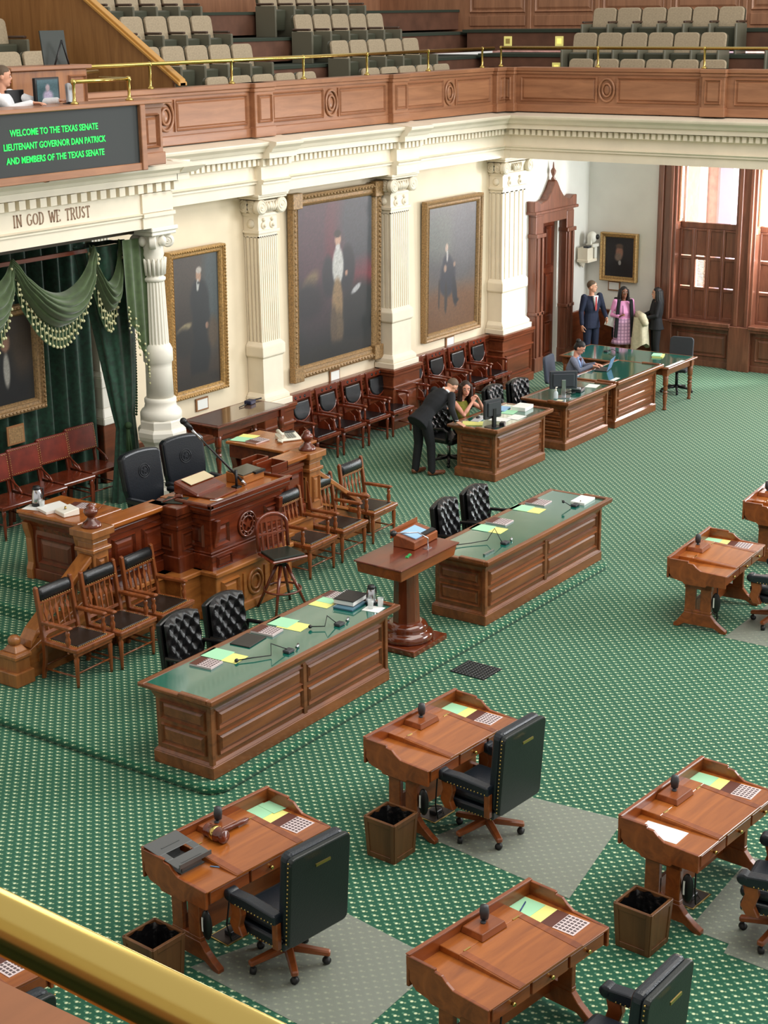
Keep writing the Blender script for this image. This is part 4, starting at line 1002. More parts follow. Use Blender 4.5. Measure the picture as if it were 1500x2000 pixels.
# the gavel, laptop stand and pen on desk B
x, y, a = on_desk('B', -.12, .12)
t = T('gavel', 'large glossy wooden gavel with a brass band on a writing desk', 'gavel', (x, y, .845), a+.1)
q = MB(); q.lathe([(.0, -.11), (.05, -.105), (.058, -.09), (.05, -.075), (.056, -.05), (.062, -.02), (.062, .02), (.056, .05), (.05, .075), (.058, .09), (.05, .105), (0, .11)], (0, 0, 0), 18, 'y'); q.build('head', MAHOG, t)
MB().lathe([(.0635, -.018), (.0645, 0), (.0635, .018)], (0, 0, 0), 18, 'y').build('brass_band', BRASS, t)
MB().lathe([(.012, .05), (.014, .1), (.018, .16), (.014, .2), (.022, .26), (.022, .33), (.012, .36), (0, .365)], (0, 0, 0), 10, 'x').build('handle', MAHOG, t)
t.rotation_euler = (0, .06, a+.02)
x, y, a = on_desk('B', -.50, .12)
t = T('laptop_stand', 'grey slotted metal laptop stand on the gavel desk', 'stand', (x, y, .753), a)
def slotted():
    m = MB(); m.box(-.17, .17, .02, .21, 0, .006); m.box(-.17, .17, -.2, -.07, 0, .006); m.box(-.17, -.10, -.07, .02, 0, .006); m.box(.10, .17, -.07, .02, 0, .006); return m
g_ = mat('satin grey metal', (104, 106, 106), .4, metal=.5)
q = slotted(); q.xf(tr(0, .02, .10) @ rotx(.12)); q.build('platform', g_, t, bevel=.004)
MB().box(-.12, .12, -.15, .15, 0, .008).box(-.1, .1, -.14, -.13, .0, .09).box(-.09, .09, .1, .11, 0, .12).box(-.16, .16, -.19, -.18, .075, .11).build('base', g_, t)
x, y, a = on_desk('B', -.36, -.17)
o = MB().tube([(0, -.07, 0), (0, .07, 0)], .005, 6).build('pen', mat('light blue pen', (120, 170, 220), .3)); o.location = (x, y, .758); o.rotation_euler = (0, 0, a+.5); tag(o, 'pale blue pen on the near tray of the gavel desk', 'pen')

# ================================================================ executive chairs
def make_exec():
    t = T('executive_chair', 'x', 'chair', (0, 0, 0), 0, "senators' leather chairs")
    # faces +Y; back towards -Y
    bk = MB().prism(rrect(-.31, .31, .40, 1.16, .05, 3), 'y', -.05, .0); bk.xf(tr(0, -.30, 0) @ tr(0, 0, .4) @ rotx(.07) @ tr(0, 0, -.4)); bk.build('back_panel', mat('dark green-black leather back', (24, 32, 31), .38, bump=.2, bscale=90), t, bevel=.012, seg=2)
    bk = MB().prism(rrect(-.30, .30, .42, 1.17, .06, 3), 'y', 0, .09); bk.xf(tr(0, -.30, 0) @ tr(0, 0, .4) @ rotx(.07) @ tr(0, 0, -.4)); b2 = bk.build('back_cushion', NAVYL, t, bevel=.03, seg=3)
    q = MB()
    for s in (-1, 1):
        for k in range(20): q.ball((s*.312, -.325-.0037*k*.7, .44+.036*k), .008, 6, 4)
    stuff(q.build('nailheads', BRASSN, b2))
    MB().box(-.10, .05, -.447, -.438, 1.04, 1.062).build('maker_tag', BRASSN, t)
    MB().box(-.29, .29, -.27, .27, .33, .42).build('seat_box', NAVYL, t, bevel=.02, seg=2)
    MB().box(-.26, .26, -.24, .29, .42, .52).build('seat_cushion', NAVYL, t, bevel=.045, seg=3)
    for s in (-1, 1):
        x = s*.335
        ap = MB().prism([(-.28, .60), (-.28, .68), (.05, .70), (.22, .69), (.26, .66), (.26, .62), (.2, .60)], 'x', x-.05, x+.05).lathe([(0, -.055), (.042, -.052), (.05, -.04), (.05, .04), (.042, .052), (0, .055)], (x, .235, .655), 14, 'x').build('arm_pad', NAVYL, t, bevel=.02, seg=2)
        q = MB()
        for k in range(12): q.ball((x+s*.051, -.25+.036*k, .615), .007, 6, 4)
        for k in range(12): q.ball((x-s*.051, -.25+.036*k, .615), .007, 6, 4)
        stuff(q.build('nailheads', BRASSN, ap))
        q = MB().prism([(.12, .60), (.24, .60), (.22, .52), (.25, .42), (.20, .34), (.10, .34), (.14, .42), (.11, .52)], 'x', x-.03, x+.03).build('arm_support', WALNUT, t, bevel=.008); MB().box(x-.025, x+.025, -.28, -.22, .38, .61).build('arm_support', WALNUT, t, bevel=.008)
        q = MB()
        for k in range(16): q.ball((s*.293, -.25+.033*k, .345), .007, 6, 4)
        stuff(q.build('seat_nailheads', BRASSN, t))
    MB().lathe([(.04, .13), (.035, .2), (.028, .2), (.028, .3), (.10, .32), (.14, .335)], (0, 0, 0), 14).build('column', BLACK, t)
    for k in range(5):
        a = 2*PI*k/5+.35; c, s = math.cos(a), math.sin(a)
        q = MB().hexa([(0, -.035, .115), (.33, -.028, .075), (.33, .028, .075), (0, .035, .115), (0, -.035, .175), (.33, -.028, .12), (.33, .028, .12), (0, .035, .175)]); q.xf(rotz(a))
        lg = q.build('base_spoke', WALNUT, t, bevel=.01)
        q = MB().lathe([(0, -.022), (.03, -.02), (.032, 0), (.03, .02), (0, .022)], (0, 0, .032), 12, 'y').tube([(0, 0, .03), (0, 0, .09)], .012, 6); q.xf(tr(.30*c, .30*s, 0) @ rotz(a+.8)); q.build('caster', CAST, lg)
    return t
ex0 = make_exec()
ex0.location = (10.97, 6.72, 0); ex0.rotation_euler = (0, 0, R(-4.5)); ex0['label'] = 'dark leather desk chair at the desk nearest the floor grille, its back to the viewer'
dup(ex0, (8.38, 6.92, 0), R(-8), 'dark leather desk chair at the gavel desk, back panel facing the viewer')
dup(ex0, (8.22, 4.05, 0), R(-2), 'dark leather desk chair cut by the bottom edge, at the desk with the blue pen')
dup(ex0, (10.83, 3.92, 0), R(8), 'dark leather desk chair cut by the photo edge beside the desk with the white sheet')
dup(ex0, (17.25, 6.55, 0), R(3), 'dark leather desk chair at the desk standing alone on open carpet')
dup(ex0, (5.68, 7.22, 0), R(-10), 'dark leather desk chair glimpsed between the brass rail and the wooden cap')
dup(ex0, (20.0, 6.9, 0), R(5), 'dark leather desk chair at the farthest desk')

# waste bins
def make_bin():
    t = T('waste_bin', 'x', 'bin', (0, 0, 0), 0, 'wooden waste bins')
    BW = wood('brown bin wood', (84, 52, 28), (116, 76, 42), .45, axis=2, coat=.1)
    w0, w1 = .145, .165
    m = MB()
    for k in range(4):
        q = MB().hexa([(-w0, -w0, 0), (w0, -w0, 0), (w0, -w0+.018, 0), (-w0, -w0+.018, 0), (-w1, -w1, .38), (w1, -w1, .38), (w1, -w1+.018, .38), (-w1, -w1+.018, .38)])
        q.xf(rotz(k*PI/2)); s = q.build('side', BW, t)
        q = MB()
        for (xa, xb, za, zb) in ((-1, -.76, 0, 1), (.76, 1, 0, 1), (-.76, .76, .0, .14), (-.76, .76, .88, 1)):
            f = lambda u, v: ((w0+(w1-w0)*v)*u, -(w0+(w1-w0)*v)-.0, .38*v)
            p = [f(xa, za), f(xb, za), f(xb, zb), f(xa, zb)]
            q.hexa([(p[0][0], p[0][1]-.008, p[0][2]), (p[1][0], p[1][1]-.008, p[1][2]), (p[1][0], p[1][1]+.002, p[1][2]), (p[0][0], p[0][1]+.002, p[0][2]),
                    (p[3][0], p[3][1]-.008, p[3][2]), (p[2][0], p[2][1]-.008, p[2][2]), (p[2][0], p[2][1]+.002, p[2][2]), (p[3][0], p[3][1]+.002, p[3][2])])
        q.xf(rotz(k*PI/2)); q.build('side_frame', BW, s, bevel=.003)
    MB().box(-w0+.01, w0-.01, -w0+.01, w0-.01, .0, .02).build('bottom', BW, t)
    def ln(u, v):
        a = 2*PI*u; r = .14-.05*v + .006*math.sin(a*11+v*9); k = 1/max(abs(math.cos(a)), abs(math.sin(a)))
        return (min(.145, r)*k*math.cos(a)*.98, min(.145, r)*k*math.sin(a)*.98, .37-.22*v+.012*math.sin(a*7+v*14))
    MB().grid(ln, 40, 8).build('bin_liner', DARKIN, t)
    q = MB().ball((0, 0, .14), (.11, .11, .05), 10, 6); q.build('liner_bottom', DARKIN, t)
    return t
bn0 = make_bin(); bn0.location = (10.21, 7.23, 0); bn0.rotation_euler = (0, 0, R(-3)); bn0['label'] = 'square wooden waste bin by the desk nearest the floor grille'
dup(bn0, (7.65, 7.62, 0), R(-4), 'square wooden waste bin by the gavel desk, partly behind the brass rail')
dup(bn0, (10.15, 4.79, 0), R(-4), 'square wooden waste bin by the desk with the loose white sheet')

# chair mats and floor grille
MATM = bpy.data.materials.new('clear plastic mat'); MATM.use_nodes = True
_n = MATM.node_tree; _p = _n.nodes['Principled BSDF']; _p.inputs['Base Color'].default_value = lin((168, 172, 160)); _p.inputs['Alpha'].default_value = 0.42; _p.inputs['Roughness'].default_value = 0.34; _p.inputs['Specular IOR Level'].default_value = 0.7
def chair_mat(label, poly):
    o = MB().prism(poly, 'z', 0.001, 0.004).build('chair_mat', MATM); tag(o, label, 'mat', 'clear chair mats')
chair_mat('clear plastic chair mat under the chair nearest the floor grille', [(11.79, 6.76), (11.87, 5.83), (10.41, 5.58), (10.62, 7.09)])
chair_mat('clear plastic chair mat under the chair at the gavel desk', [(9.21, 7.02), (9.04, 5.95), (7.75, 5.92), (7.9, 7.5)])
chair_mat('clear plastic chair mat beside the desk with the loose white sheet', [(11.9, 4.62), (11.8, 3.2), (10.3, 3.25), (10.38, 4.2), (10.52, 4.22), (10.55, 4.57)])
chair_mat('clear plastic chair mat under the chair at the desk on open carpet', [(17.9, 6.9), (17.9, 5.7), (16.5, 5.7), (16.5, 6.9)])
t = T('floor_grille', 'dark patterned metal floor grille set in the carpet below the step', 'grille', (14.07, 8.78, 0), -.02)
MB().box(-.19, .19, -.225, .225, .0, .006).build('frame', mat('black iron', (34, 36, 38), .45, metal=.5), t)
q = MB()
for i in range(9):
    for j in range(10):
        q.lathe([(.017, .006), (.017, .011), (.008, .011)], (-.168+i*.042, -.2+j*.0444, 0), 6)
stuff(q.build('lattice', mat('worn iron', (96, 98, 98), .4, metal=.6), t))

# ================================================================ clerks' counters
def counter(label, L, Dp, H, loc, bays, cat='desk', rim_back=True, group=None, rows=2, mw=DESKW):
    """origin at the front-left corner of the base; front face towards -Y"""
    t = T('clerk_counter', label, cat, loc, 0, group)
    b = .035
    MB().box(0, L, 0, Dp, 0, .13).taper((0, L, 0, Dp), (b, L-b, b, Dp-b), .1301, .165).build('plinth', mw, t, bevel=.008)
    MB().box(b, L-b, b, Dp-b, .13, H-.12).build('carcass', mw, t)
    bw = (L-2*b-.1)/bays
    zz = [(.21, .43), (.47, H-.19)] if rows == 2 else [(.2, .34), (.37, .51), (.54, H-.17)]
    for k in range(bays):
        for za, zb in zz:
            q = MB(); panel(q, b+.05+k*bw+.03, b+.05+(k+1)*bw-.03, za, zb, b-.001, .016, .03); q.build('front_panel', mw, t)
    for za, zb in zz:
        for side in (0, 1):
            q = MB(); panel(q, -(Dp-b-.06), -(b+.06), za, zb, 0, .016, .03); q.xf(rotz(-PI/2))
            if side: q.xf(Matrix.Scale(-1, 4, (1, 0, 0))); q.f = [f[::-1] for f in q.f]; q.xf(tr(L-b+.001, 0, 0))
            else: q.xf(tr(b-.001, 0, 0))
            q.build('end_panel', mw, t)
    # corner stiles and curved bracket consoles
    for x in (b, L-b): MB().cbox(x, b, H/2, .05, .05, H-.26).build('stile', mw, t, bevel=.006)
    if bays > 1: MB().cbox(L/2, b-.004, H/2-.02, .06, .03, H-.3).build('stile', mw, t, bevel=.006)
    # cove cornice
    cov = [(0, H-.19), (.012, H-.165), (.03, H-.12), (.07, H-.08), (.115, H-.06), (.115, H-.02)]
    q = MB(); rings = []
    for o_, z in cov:
        a = b-o_
        rings += [(a, a, z), (L-a, a, z), (L-a, Dp-a, z), (a, Dp-a, z)]
    n = len(cov); q.add(rings, [(k*4+i, k*4+(i+1) % 4, (k+1)*4+(i+1) % 4, (k+1)*4+i) for k in range(n-1) for i in range(4)]); q.build('cove', mw, t)
    e = .08
    # raised rim along the front and half of each end, glass-covered felt inside
    q = MB().box(-e-.01, L+e+.01, -e-.01, -e+.05, H-.05, H).box(-e-.01, -e+.05, -e+.0505, Dp*.42, H-.05, H).box(L+e-.05, L+e+.01, -e+.0505, Dp*.42, H-.05, H)
    q.box(-e-.01, -e+.05, Dp*.42+.0005, Dp+e-.071, H-.05, H-.02).box(L+e-.05, L+e+.01, Dp*.42+.0005, Dp+e-.071, H-.05, H-.02).box(-e-.01, L+e+.01, Dp+e-.07, Dp+e, H-.05, H-.02)
    q.build('rim', mw, t, bevel=.008)
    MB().box(-e+.03, L+e-.03, -e+.03, Dp+e-.06, H-.06, H-.025).build('glass_top', GLASSTOP, t)
    return t
LX = 0.86
counter('long panelled clerk counter with green glass top, nearer one, in front of the lectern', 2.89, .76, .86, (10.24, 9.29, .1), 2)
counter('long panelled clerk counter with green glass top, farther one, beyond the lectern', 2.89, .76, .84, (15.04, 9.26, .1), 2)
counter('panelled counter with green glass top where the woman in olive sits', 1.56, .76, .86, (20.56, 12.5, 0), 1, rows=3)
counter('middle panelled counter with a monitor and sanitizer bottle', 1.52, .74, .85, (22.78, 12.5, 0), 1, rows=3)
counter('panelled counter with teal glass top where the woman with the laptop sits', 1.6, .8, .86, (24.56, 12.5, 0), 1, rows=3)
def turned_leg(h, r=.045, n=12):
    return [(r*.75, 0), (r*.9, .02), (r*.6, .05), (r*.8, h*.25), (r*1.0, h*.42), (r*.7, h*.46), (r*1.15, h*.5), (r*.7, h*.54), (r*1.05, h*.6), (r*.75, h*.68), (r*1.1, h*.7), (r*1.1, h)]
def leg_table(label, L, Dp, H, loc, top_m, wm=DESKW):
    t = T('leg_table', label, 'table', loc, 0)
    MB().box(.05, L-.05, .05, Dp-.05, H-.16, H-.03).build('apron', wm, t, bevel=.006)
    MB().box(-.03, L+.03, -.03, Dp+.03, H-.03, H).build('top', wm, t, bevel=.008)
    MB().box(.03, L-.03, .03, Dp-.03, H-.001, H+.004).build('table_surface', top_m, t)
    for x in (.07, L-.07):
        for y in (.07, Dp-.07): MB().lathe(turned_leg(H-.14), (x, y, 0), 12).cbox(x, y, H-.1, .1, .1, .13).build('leg', wm, t, bevel=.004)
    return t
leg_table('table with turned legs and teal glass top at the end of the counters', 1.18, 2.2, .80, (26.22, 12.32, 0), GLASSTOP)
leg_table('long brown polished table standing on the dais below the standing portrait', 1.56, .66, .75, (16.64, 14.70, .68), mat('polished brown glass top', (104, 78, 62), .08, coat=1.0), MAHOG)

# ================================================================ tufted swivel chairs
def make_tufted():
    t = T('tufted_chair', 'x', 'chair', (0, 0, 0), 0, 'tufted black swivel chairs')
    def f(u, v):
        x = (u-.5)*.56; z = .46+.50*v+.05*(1-(2*u-1)**2)*v
        a, b = u*4, v*3
        d = 1.0
        for sh in ((0, 0), (.5, .5)):
            fu = (a+sh[0]) % 1-.5; fv = (b+sh[1]) % 1-.5
            r = math.hypot(fu, fv*.9); d = min(d, r)
        pad = min(1, d*2.0)**.75
        edge = min(1, 9*u, 9*(1-u), 9*v, 9*(1-v))
        return (x, -.02-(.022+.06*pad)*edge**.5+.06*(2*u-1)**2*-1, z)
    q = MB().grid(f, 50, 40); q.xf(tr(0, .25, 0) @ tr(0, 0, .46) @ rotx(-.10) @ tr(0, 0, -.46)); q.build('tufted_back', BLEATH, t)
    top = [(-.28, .46), (.28, .46), (.28, .96)] + [(.28-.56*k/10, .96+.05*(1-(1-2*k/10)**2)) for k in range(1, 10)] + [(-.28, .96)]
    q = MB().prism(top, 'y', -.03, .04); q.xf(tr(0, .25, 0) @ tr(0, 0, .46) @ rotx(-.10) @ tr(0, 0, -.46)); q.build('back_shell', BLEATH, t, bevel=.012)
    MB().box(-.27, .27, -.27, .24, .38, .48).build('seat', BLEATH, t, bevel=.035, seg=2)
    for s in (-1, 1): MB().tube([(s*.27, .2, .40), (s*.31, .18, .62), (s*.31, -.12, .64), (s*.29, -.18, .6), (s*.27, -.16, .42)], .024, 8).build('armrest', BLACK, t)
    MB().lathe([(.03, .09), (.028, .38)], (0, 0, 0), 10).build('column', CHROME, t)
    for k in range(5):
        a = 2*PI*k/5; c, s = math.cos(a), math.sin(a)
        q = MB().tube([(0, 0, .11), (.3*c, .3*s, .07)], [.03, .02], 6).ball((.3*c, .3*s, .03), .03, 8, 6); q.build('base_spoke', BLACK, t)
    return t
tf = make_tufted(); tf.location = (11.45, 10.50, .1); tf.rotation_euler = (0, 0, R(4)); tf['label'] = 'black tufted swivel chair behind the nearer long counter, the one farther from the stool'
dup(tf, (12.13, 10.48, .1), R(2), 'black tufted swivel chair behind the nearer long counter, the one closer to the stool')
dup(tf, (16.36, 10.42, .1), R(8), 'black tufted swivel chair behind the farther long counter, next to the lectern')
dup(tf, (17.06, 10.42, .1), R(4), 'black tufted swivel chair behind the farther long counter, second from the lectern')
dup(tf, (22.62, 13.55, 0), R(6), 'black tufted swivel chair right beside the seated woman in olive')
dup(tf, (23.25, 13.45, 0), R(0), 'black tufted swivel chair behind the counter with the sanitizer bottle')
dup(tf, (21.12, 13.72, 0), R(-4), 'black tufted swivel chair the woman in olive sits on')
# ================================================================ spindle armchairs
def make_spindle():
    t = T('spindle_armchair', 'x', 'chair', (0, 0, 0), 0, 'spindle armchairs before the dais')
    W = .26; cw = CHAIRW
    tilt = tr(0, .24, .45) @ rotx(-.13) @ tr(0, -.24, -.45)
    for s in (-1, 1):
        q = MB().prism([(.22, .45), (.27, .45), (.27, 1.02), (.25, 1.06), (.22, 1.04)], 'x', s*W-.022, s*W+.022); q.xf(tilt); q.build('back_post', cw, t, bevel=.006)
        q = MB().prism([(.22, .46), (.27, .46), (.27, .25), (.31, 0), (.27, 0), (.22, .25)], 'x', s*W-.02, s*W+.02); q.build('leg', cw, t, bevel=.005)
        MB().lathe([(.016, 0), (.018, .04), (.024, .2), (.03, .33), (.02, .35), (.032, .37), (.032, .42)], (s*W, -.22, 0), 12).build('leg', cw, t)
        # arm with turned post
        MB().prism([(.24, .64), (.24, .68), (-.16, .685), (-.19, .67), (-.16, .645)], 'x', s*(W+.01)-.028, s*(W+.01)+.028).build('arm', cw, t, bevel=.008)
        MB().lathe([(.018, .40), (.026, .42), (.016, .45), (.028, .50), (.03, .54), (.016, .57), (.026, .60), (.016, .645)], (s*(W+.015), -.13, 0), 12).build('arm_post', cw, t)
        MB().lathe([(.008, 0), (.016, .0)], (s*(W+.015), -.13, .37), 8).ball((s*(W+.015), -.13, .385), .02, 8, 6).build('arm_drop', cw, t)
    MB().prism([(-.30, -.27), (.30, -.27), (.28, .27), (-.28, .27)], 'z', .40, .455).build('seat_frame', cw, t, bevel=.012, seg=2)
    MB().prism([(-.225, -.215), (.225, -.215), (.21, .2), (-.21, .2)], 'z', .45, .468).build('seat_pad', SEATL, t, bevel=.012, seg=2)
    q = MB()
    for k in range(18):
        for (xa, ya, xb, yb) in ((-.235, -.228, .235, -.228), (-.235, -.228, -.22, .21), (.235, -.228, .22, .21)):
            u = k/17; q.ball((xa+(xb-xa)*u, ya+(yb-ya)*u, .457), .0065, 6, 4)
    stuff(q.build('nailheads', BRASSN, t))
    q = MB().box(-W, W, .235, .265, .50, .54); q.xf(tilt); q.build('lower_rail', cw, t, bevel=.005)
    q = MB().box(-W, W, .235, .265, .85, .88); q.xf(tilt); q.build('upper_rail', cw, t, bevel=.004)
    q = MB().lathe([(0, -.24), (.045, -.235), (.055, -.2), (.055, .2), (.045, .235), (0, .24)], (0, 0, 0), 14, 'x'); q.v = [(x, y*.75, z*1.45) for x, y, z in q.v]; q.xf(tilt @ tr(0, .245, .955)); q.build('leather_headroll', BLEATH, t)
    q = MB()
    for k in range(14): q.ball((-.22+.034*k, .205, .888), .007, 6, 4)
    q.xf(tilt); stuff(q.build('headroll_nails', BRASSN, t))
    for k in range(5):
        x = (k-2)*.083
        q = MB().prism([(x-.009, .53), (x+.009, .53), (x+.012, .66), (x+.026, .745), (x+.01, .79), (x+.009, .86), (x-.009, .86), (x-.01, .79), (x-.026, .745), (x-.012, .66)], 'y', .243, .257); q.xf(tilt); q.build('spindle', cw, t, bevel=.002)
    for (y, z) in ((-.22, .16), (.285, .14)): MB().tube([(-W, y, z), (W, y, z)], .011, 8).build('stretcher', cw, t)
    for s in (-1, 1): MB().tube([(s*W, -.22, .12), (s*W, .28, .12)], .011, 8).build('stretcher', cw, t)
    MB().box(-W, W, -.25, -.22, .36, .40).build('front_rail', cw, t, bevel=.004)
    return t
sp = make_spindle(); sp.location = (11.35, 12.18, .1); sp.rotation_euler = (0, 0, R(2)); sp['label'] = 'wooden spindle armchair with black headroll next to the low foot of the stair balustrade'
dup(sp, (11.98, 12.14, .1), R(2), 'wooden spindle armchair with black headroll in the middle of the trio by the stair balustrade')
dup(sp, (12.62, 12.14, .1), R(4), 'wooden spindle armchair with black headroll of the balustrade trio, closest to the rostrum')
dup(sp, (15.47, 12.22, .1), R(2), 'wooden spindle armchair with black headroll right behind the bar stool')
dup(sp, (16.21, 12.26, .1), R(2), 'wooden spindle armchair with black headroll, middle of the trio behind the lectern')
dup(sp, (17.07, 12.38, .1), R(2), 'wooden spindle armchair with black headroll, of the lectern trio the farthest from the rostrum')

# ---------------------------------------------------------------- swivel bar stool
t = T('bar_stool', 'reddish wooden swivel bar stool with slatted bentwood back and green-black seat', 'stool', (14.2, 11.62, .1), R(-22))
arch = [(-.2, .72), (-.205, 1.0)] + [(-.205+.205*(1-math.cos(PI*k/12)), 1.0+.15*math.sin(PI*k/12)) for k in range(1, 12)] + [(.205, 1.0), (.2, .72)]
tl = tr(0, .18, .7) @ rotx(-.12) @ tr(0, -.18, -.7)
q = MB().tube([(x, .19, z) for x, z in arch], .026, 8, flat=.8); q.xf(tl); q.build('bent_back', REDW, t)
q = MB().box(-.2, .2, .18, .205, 1.05, 1.13); q.xf(tl); q.build('crest_rail', REDW, t, bevel=.008)
q = MB().box(-.2, .2, .18, .2, .90, .925); q.xf(tl); q.build('back_rail', REDW, t, bevel=.004)
for k in range(5):
    q = MB().box((k-2)*.07-.013, (k-2)*.07+.013, .182, .198, .72, 1.07); q.xf(tl); q.build('slat', REDW, t, bevel=.003)
MB().prism([(-.24, -.22), (.24, -.22), (.21, .22), (-.21, .22)], 'z', .66, .70).build('seat_frame', REDW, t, bevel=.012)
MB().prism([(-.215, -.2), (.215, -.2), (.19, .18), (-.19, .18)], 'z', .695, .725).build('seat_pad', mat('dark green seat leather', (30, 40, 32), .3), t, bevel=.014, seg=2)
MB().lathe([(.05, .55), (.07, .57), (.05, .6), (.09, .64), (.12, .66)], (0, 0, 0), 14).build('swivel', BLACK, t)
for k in range(4):
    a = PI/4+k*PI/2; c, s = math.cos(a), math.sin(a)
    MB().tube([(.06*c, .06*s, .57), (.32*c, .32*s, 0)], [.024, .017], 8).build('leg', REDW, t)
MB().tube([(.225*math.cos(2*PI*k/28), .225*math.sin(2*PI*k/28), .26) for k in range(29)], .014, 8, caps=False).build('foot_ring', MAHOG, t)

# ---------------------------------------------------------------- carved armchairs along the wall
def make_wallchair():
    t = T('carved_armchair', 'x', 'chair', (0, 0, 0), 0, 'carved armchairs along the wall')
    tl = tr(0, .25, .45) @ rotx(-.12) @ tr(0, -.25, -.45); W = .27
    for s in (-1, 1):
        q = MB().prism([(.23, .45), (.28, .45), (.28, 1.05), (.255, 1.08), (.235, 1.05)], 'x', s*W-.02, s*W+.02); q.xf(tl); q.build('back_post', REDW, t, bevel=.006)
        MB().prism([(.23, .45), (.28, .45), (.30, 0), (.26, 0)], 'x', s*W-.02, s*W+.02).build('leg', REDW, t, bevel=.004)
        MB().lathe([(.018, 0), (.024, .05), (.02, .2), (.03, .3), (.03, .42)], (s*W, -.24, 0), 10).build('leg', REDW, t)
        MB().prism([(.24, .66), (.24, .70), (-.18, .70), (-.23, .68), (-.18, .66)], 'x', s*(W+.01)-.03, s*(W+.01)+.03).build('arm', REDW, t, bevel=.008)
        MB().lathe([(.02, .43), (.026, .5), (.016, .58), (.024, .66)], (s*(W+.01), -.17, 0), 10).build('arm_post', REDW, t)
        MB().prism([(-.1, .45), (.15, .45), (.12, .56), (.02, .6), (-.07, .54)], 'x', s*W-.01, s*W+.01).build('arm_bracket', REDW, t)
    q = MB().box(-W, W, .235, .27, .96, 1.06); q.xf(tl); c = q.build('crest_rail', REDW, t, bevel=.01)
    q = MB()
    for k in (-1, 1): q.lathe([(0, -.006), (.026, -.004), (.026, 0)], (k*.12, .234, 1.01), 10, 'y')
    q.lathe([(0, -.006), (.02, -.004), (.02, 0)], (0, .234, 1.01), 10, 'y'); q.xf(tl); q.build('pierced_holes', BLACK, c)
    pts = [(-.2, .94), (.2, .94), (.21, .80)]+[(.21*math.cos(a), .80+.17*math.sin(a)) for a in [-PI*k/12 for k in range(1, 12)]]+[(-.21, .80)]
    q = MB().prism(pts, 'y', .22, .26); q.xf(tl); q.build('leather_back', BLEATH, t, bevel=.02, seg=3)
    q = MB().tube([(x*1.12, .25, .80+(z-.80)*1.1) for x, z in pts[2:]]+[], .02, 6); q.xf(tl); q.build('curved_stay', REDW, t)
    MB().prism([(-.31, -.3), (.31, -.3), (.29, .28), (-.29, .28)], 'z', .39, .45).build('seat_frame', REDW, t, bevel=.012)
    MB().prism([(-.25, -.24), (.25, -.24), (.23, .22), (-.23, .22)], 'z', .44, .465).build('seat_pad', BLEATH, t, bevel=.014, seg=2)
    for s in (-1, 1): MB().tube([(s*W, -.24, .14), (s*W, .28, .14)], .012, 6).build('stretcher', REDW, t)
    return t
wc = make_wallchair(); first_wc = True
ORD = ['first', 'second', 'third', 'fourth']
for gi, (x0, dx) in enumerate(((20.14, .71), (23.45, .71))):
    for k in range(4):
        lab = ('carved red-brown armchair with black leather back, %s of the four from the polished table' if gi == 0 else 'carved red-brown armchair, black leather back, %s of the four leading to the corner pier') % ORD[k]
        loc = (x0+dx*k, 15.68, 0)
        if first_wc: wc.location = loc; wc['label'] = lab; first_wc = False
        else: dup(wc, loc, 0, lab)

# ---------------------------------------------------------------- red leather side chairs on the dais
def make_redchair():
    t = T('leather_side_chair', 'x', 'chair', (0, 0, 0), 0, 'oxblood leather chairs at the back of the dais')
    tl = tr(0, .2, .45) @ rotx(-.14) @ tr(0, -.2, -.45); W = .23
    q = MB().box(-.26, .26, .17, .215, .62, .98); q.xf(tl); bk = q.build('leather_back', REDL, t, bevel=.02, seg=2)
    q = MB()
    for k in range(15):
        for z in (.645, .955): q.ball((-.235+.0336*k, .168, z), .0075, 6, 4)
    for k in range(1, 10):
        for x in (-.235, .235): q.ball((x, .168, .645+.031*k), .0075, 6, 4)
    q.xf(tl); stuff(q.build('nailheads', BRASSN, bk))
    for s in (-1, 1):
        q = MB().prism([(.2, .42), (.24, .42), (.24, .96), (.2, .96)], 'x', s*W-.02, s*W+.02); q.xf(tl); q.build('back_post', REDW, t, bevel=.005)
        MB().prism([(.19, .42), (.24, .42), (.27, 0), (.23, 0)], 'x', s*W-.02, s*W+.02).build('leg', REDW, t, bevel=.004)
        MB().lathe([(.016, 0), (.018, .1), (.024, .26), (.018, .3), (.028, .33), (.028, .42)], (s*W, -.22, 0), 10).build('leg', REDW, t)
        MB().tube([(s*W, -.22, .2), (s*W, .24, .2)], .011, 6).build('stretcher', REDW, t)
        q = MB().tube([(s*.25, .2, .62), (s*.28, .08, .52), (s*.27, .02, .46)], .014, 6); q.build('seat_brace', REDW, t)
    MB().tube([(-W, -.22, .17), (W, -.22, .17)], .011, 6).build('stretcher', REDW, t)
    MB().prism([(-.28, -.27), (.28, -.27), (.25, .25), (-.25, .25)], 'z', .40, .455).build('seat', REDL if False else REDW, t, bevel=.014, seg=2)
    return t
rc = make_redchair(); rc.location = (14.97, 15.50, .68); rc.rotation_euler = (0, 0, R(-3)); rc['label'] = 'oxblood leather-backed side chair on the dais, closest to the white column'
dup(rc, (14.38, 15.42, .68), R(-3), 'oxblood leather-backed side chair on the dais, second from the white column')
dup(rc, (13.79, 15.34, .68), R(-3), 'oxblood leather-backed side chair on the dais, third from the white column')
dup(rc, (13.20, 15.28, .68), R(-3), 'oxblood leather-backed side chair on the dais, fourth from the white column, at the photo edge')

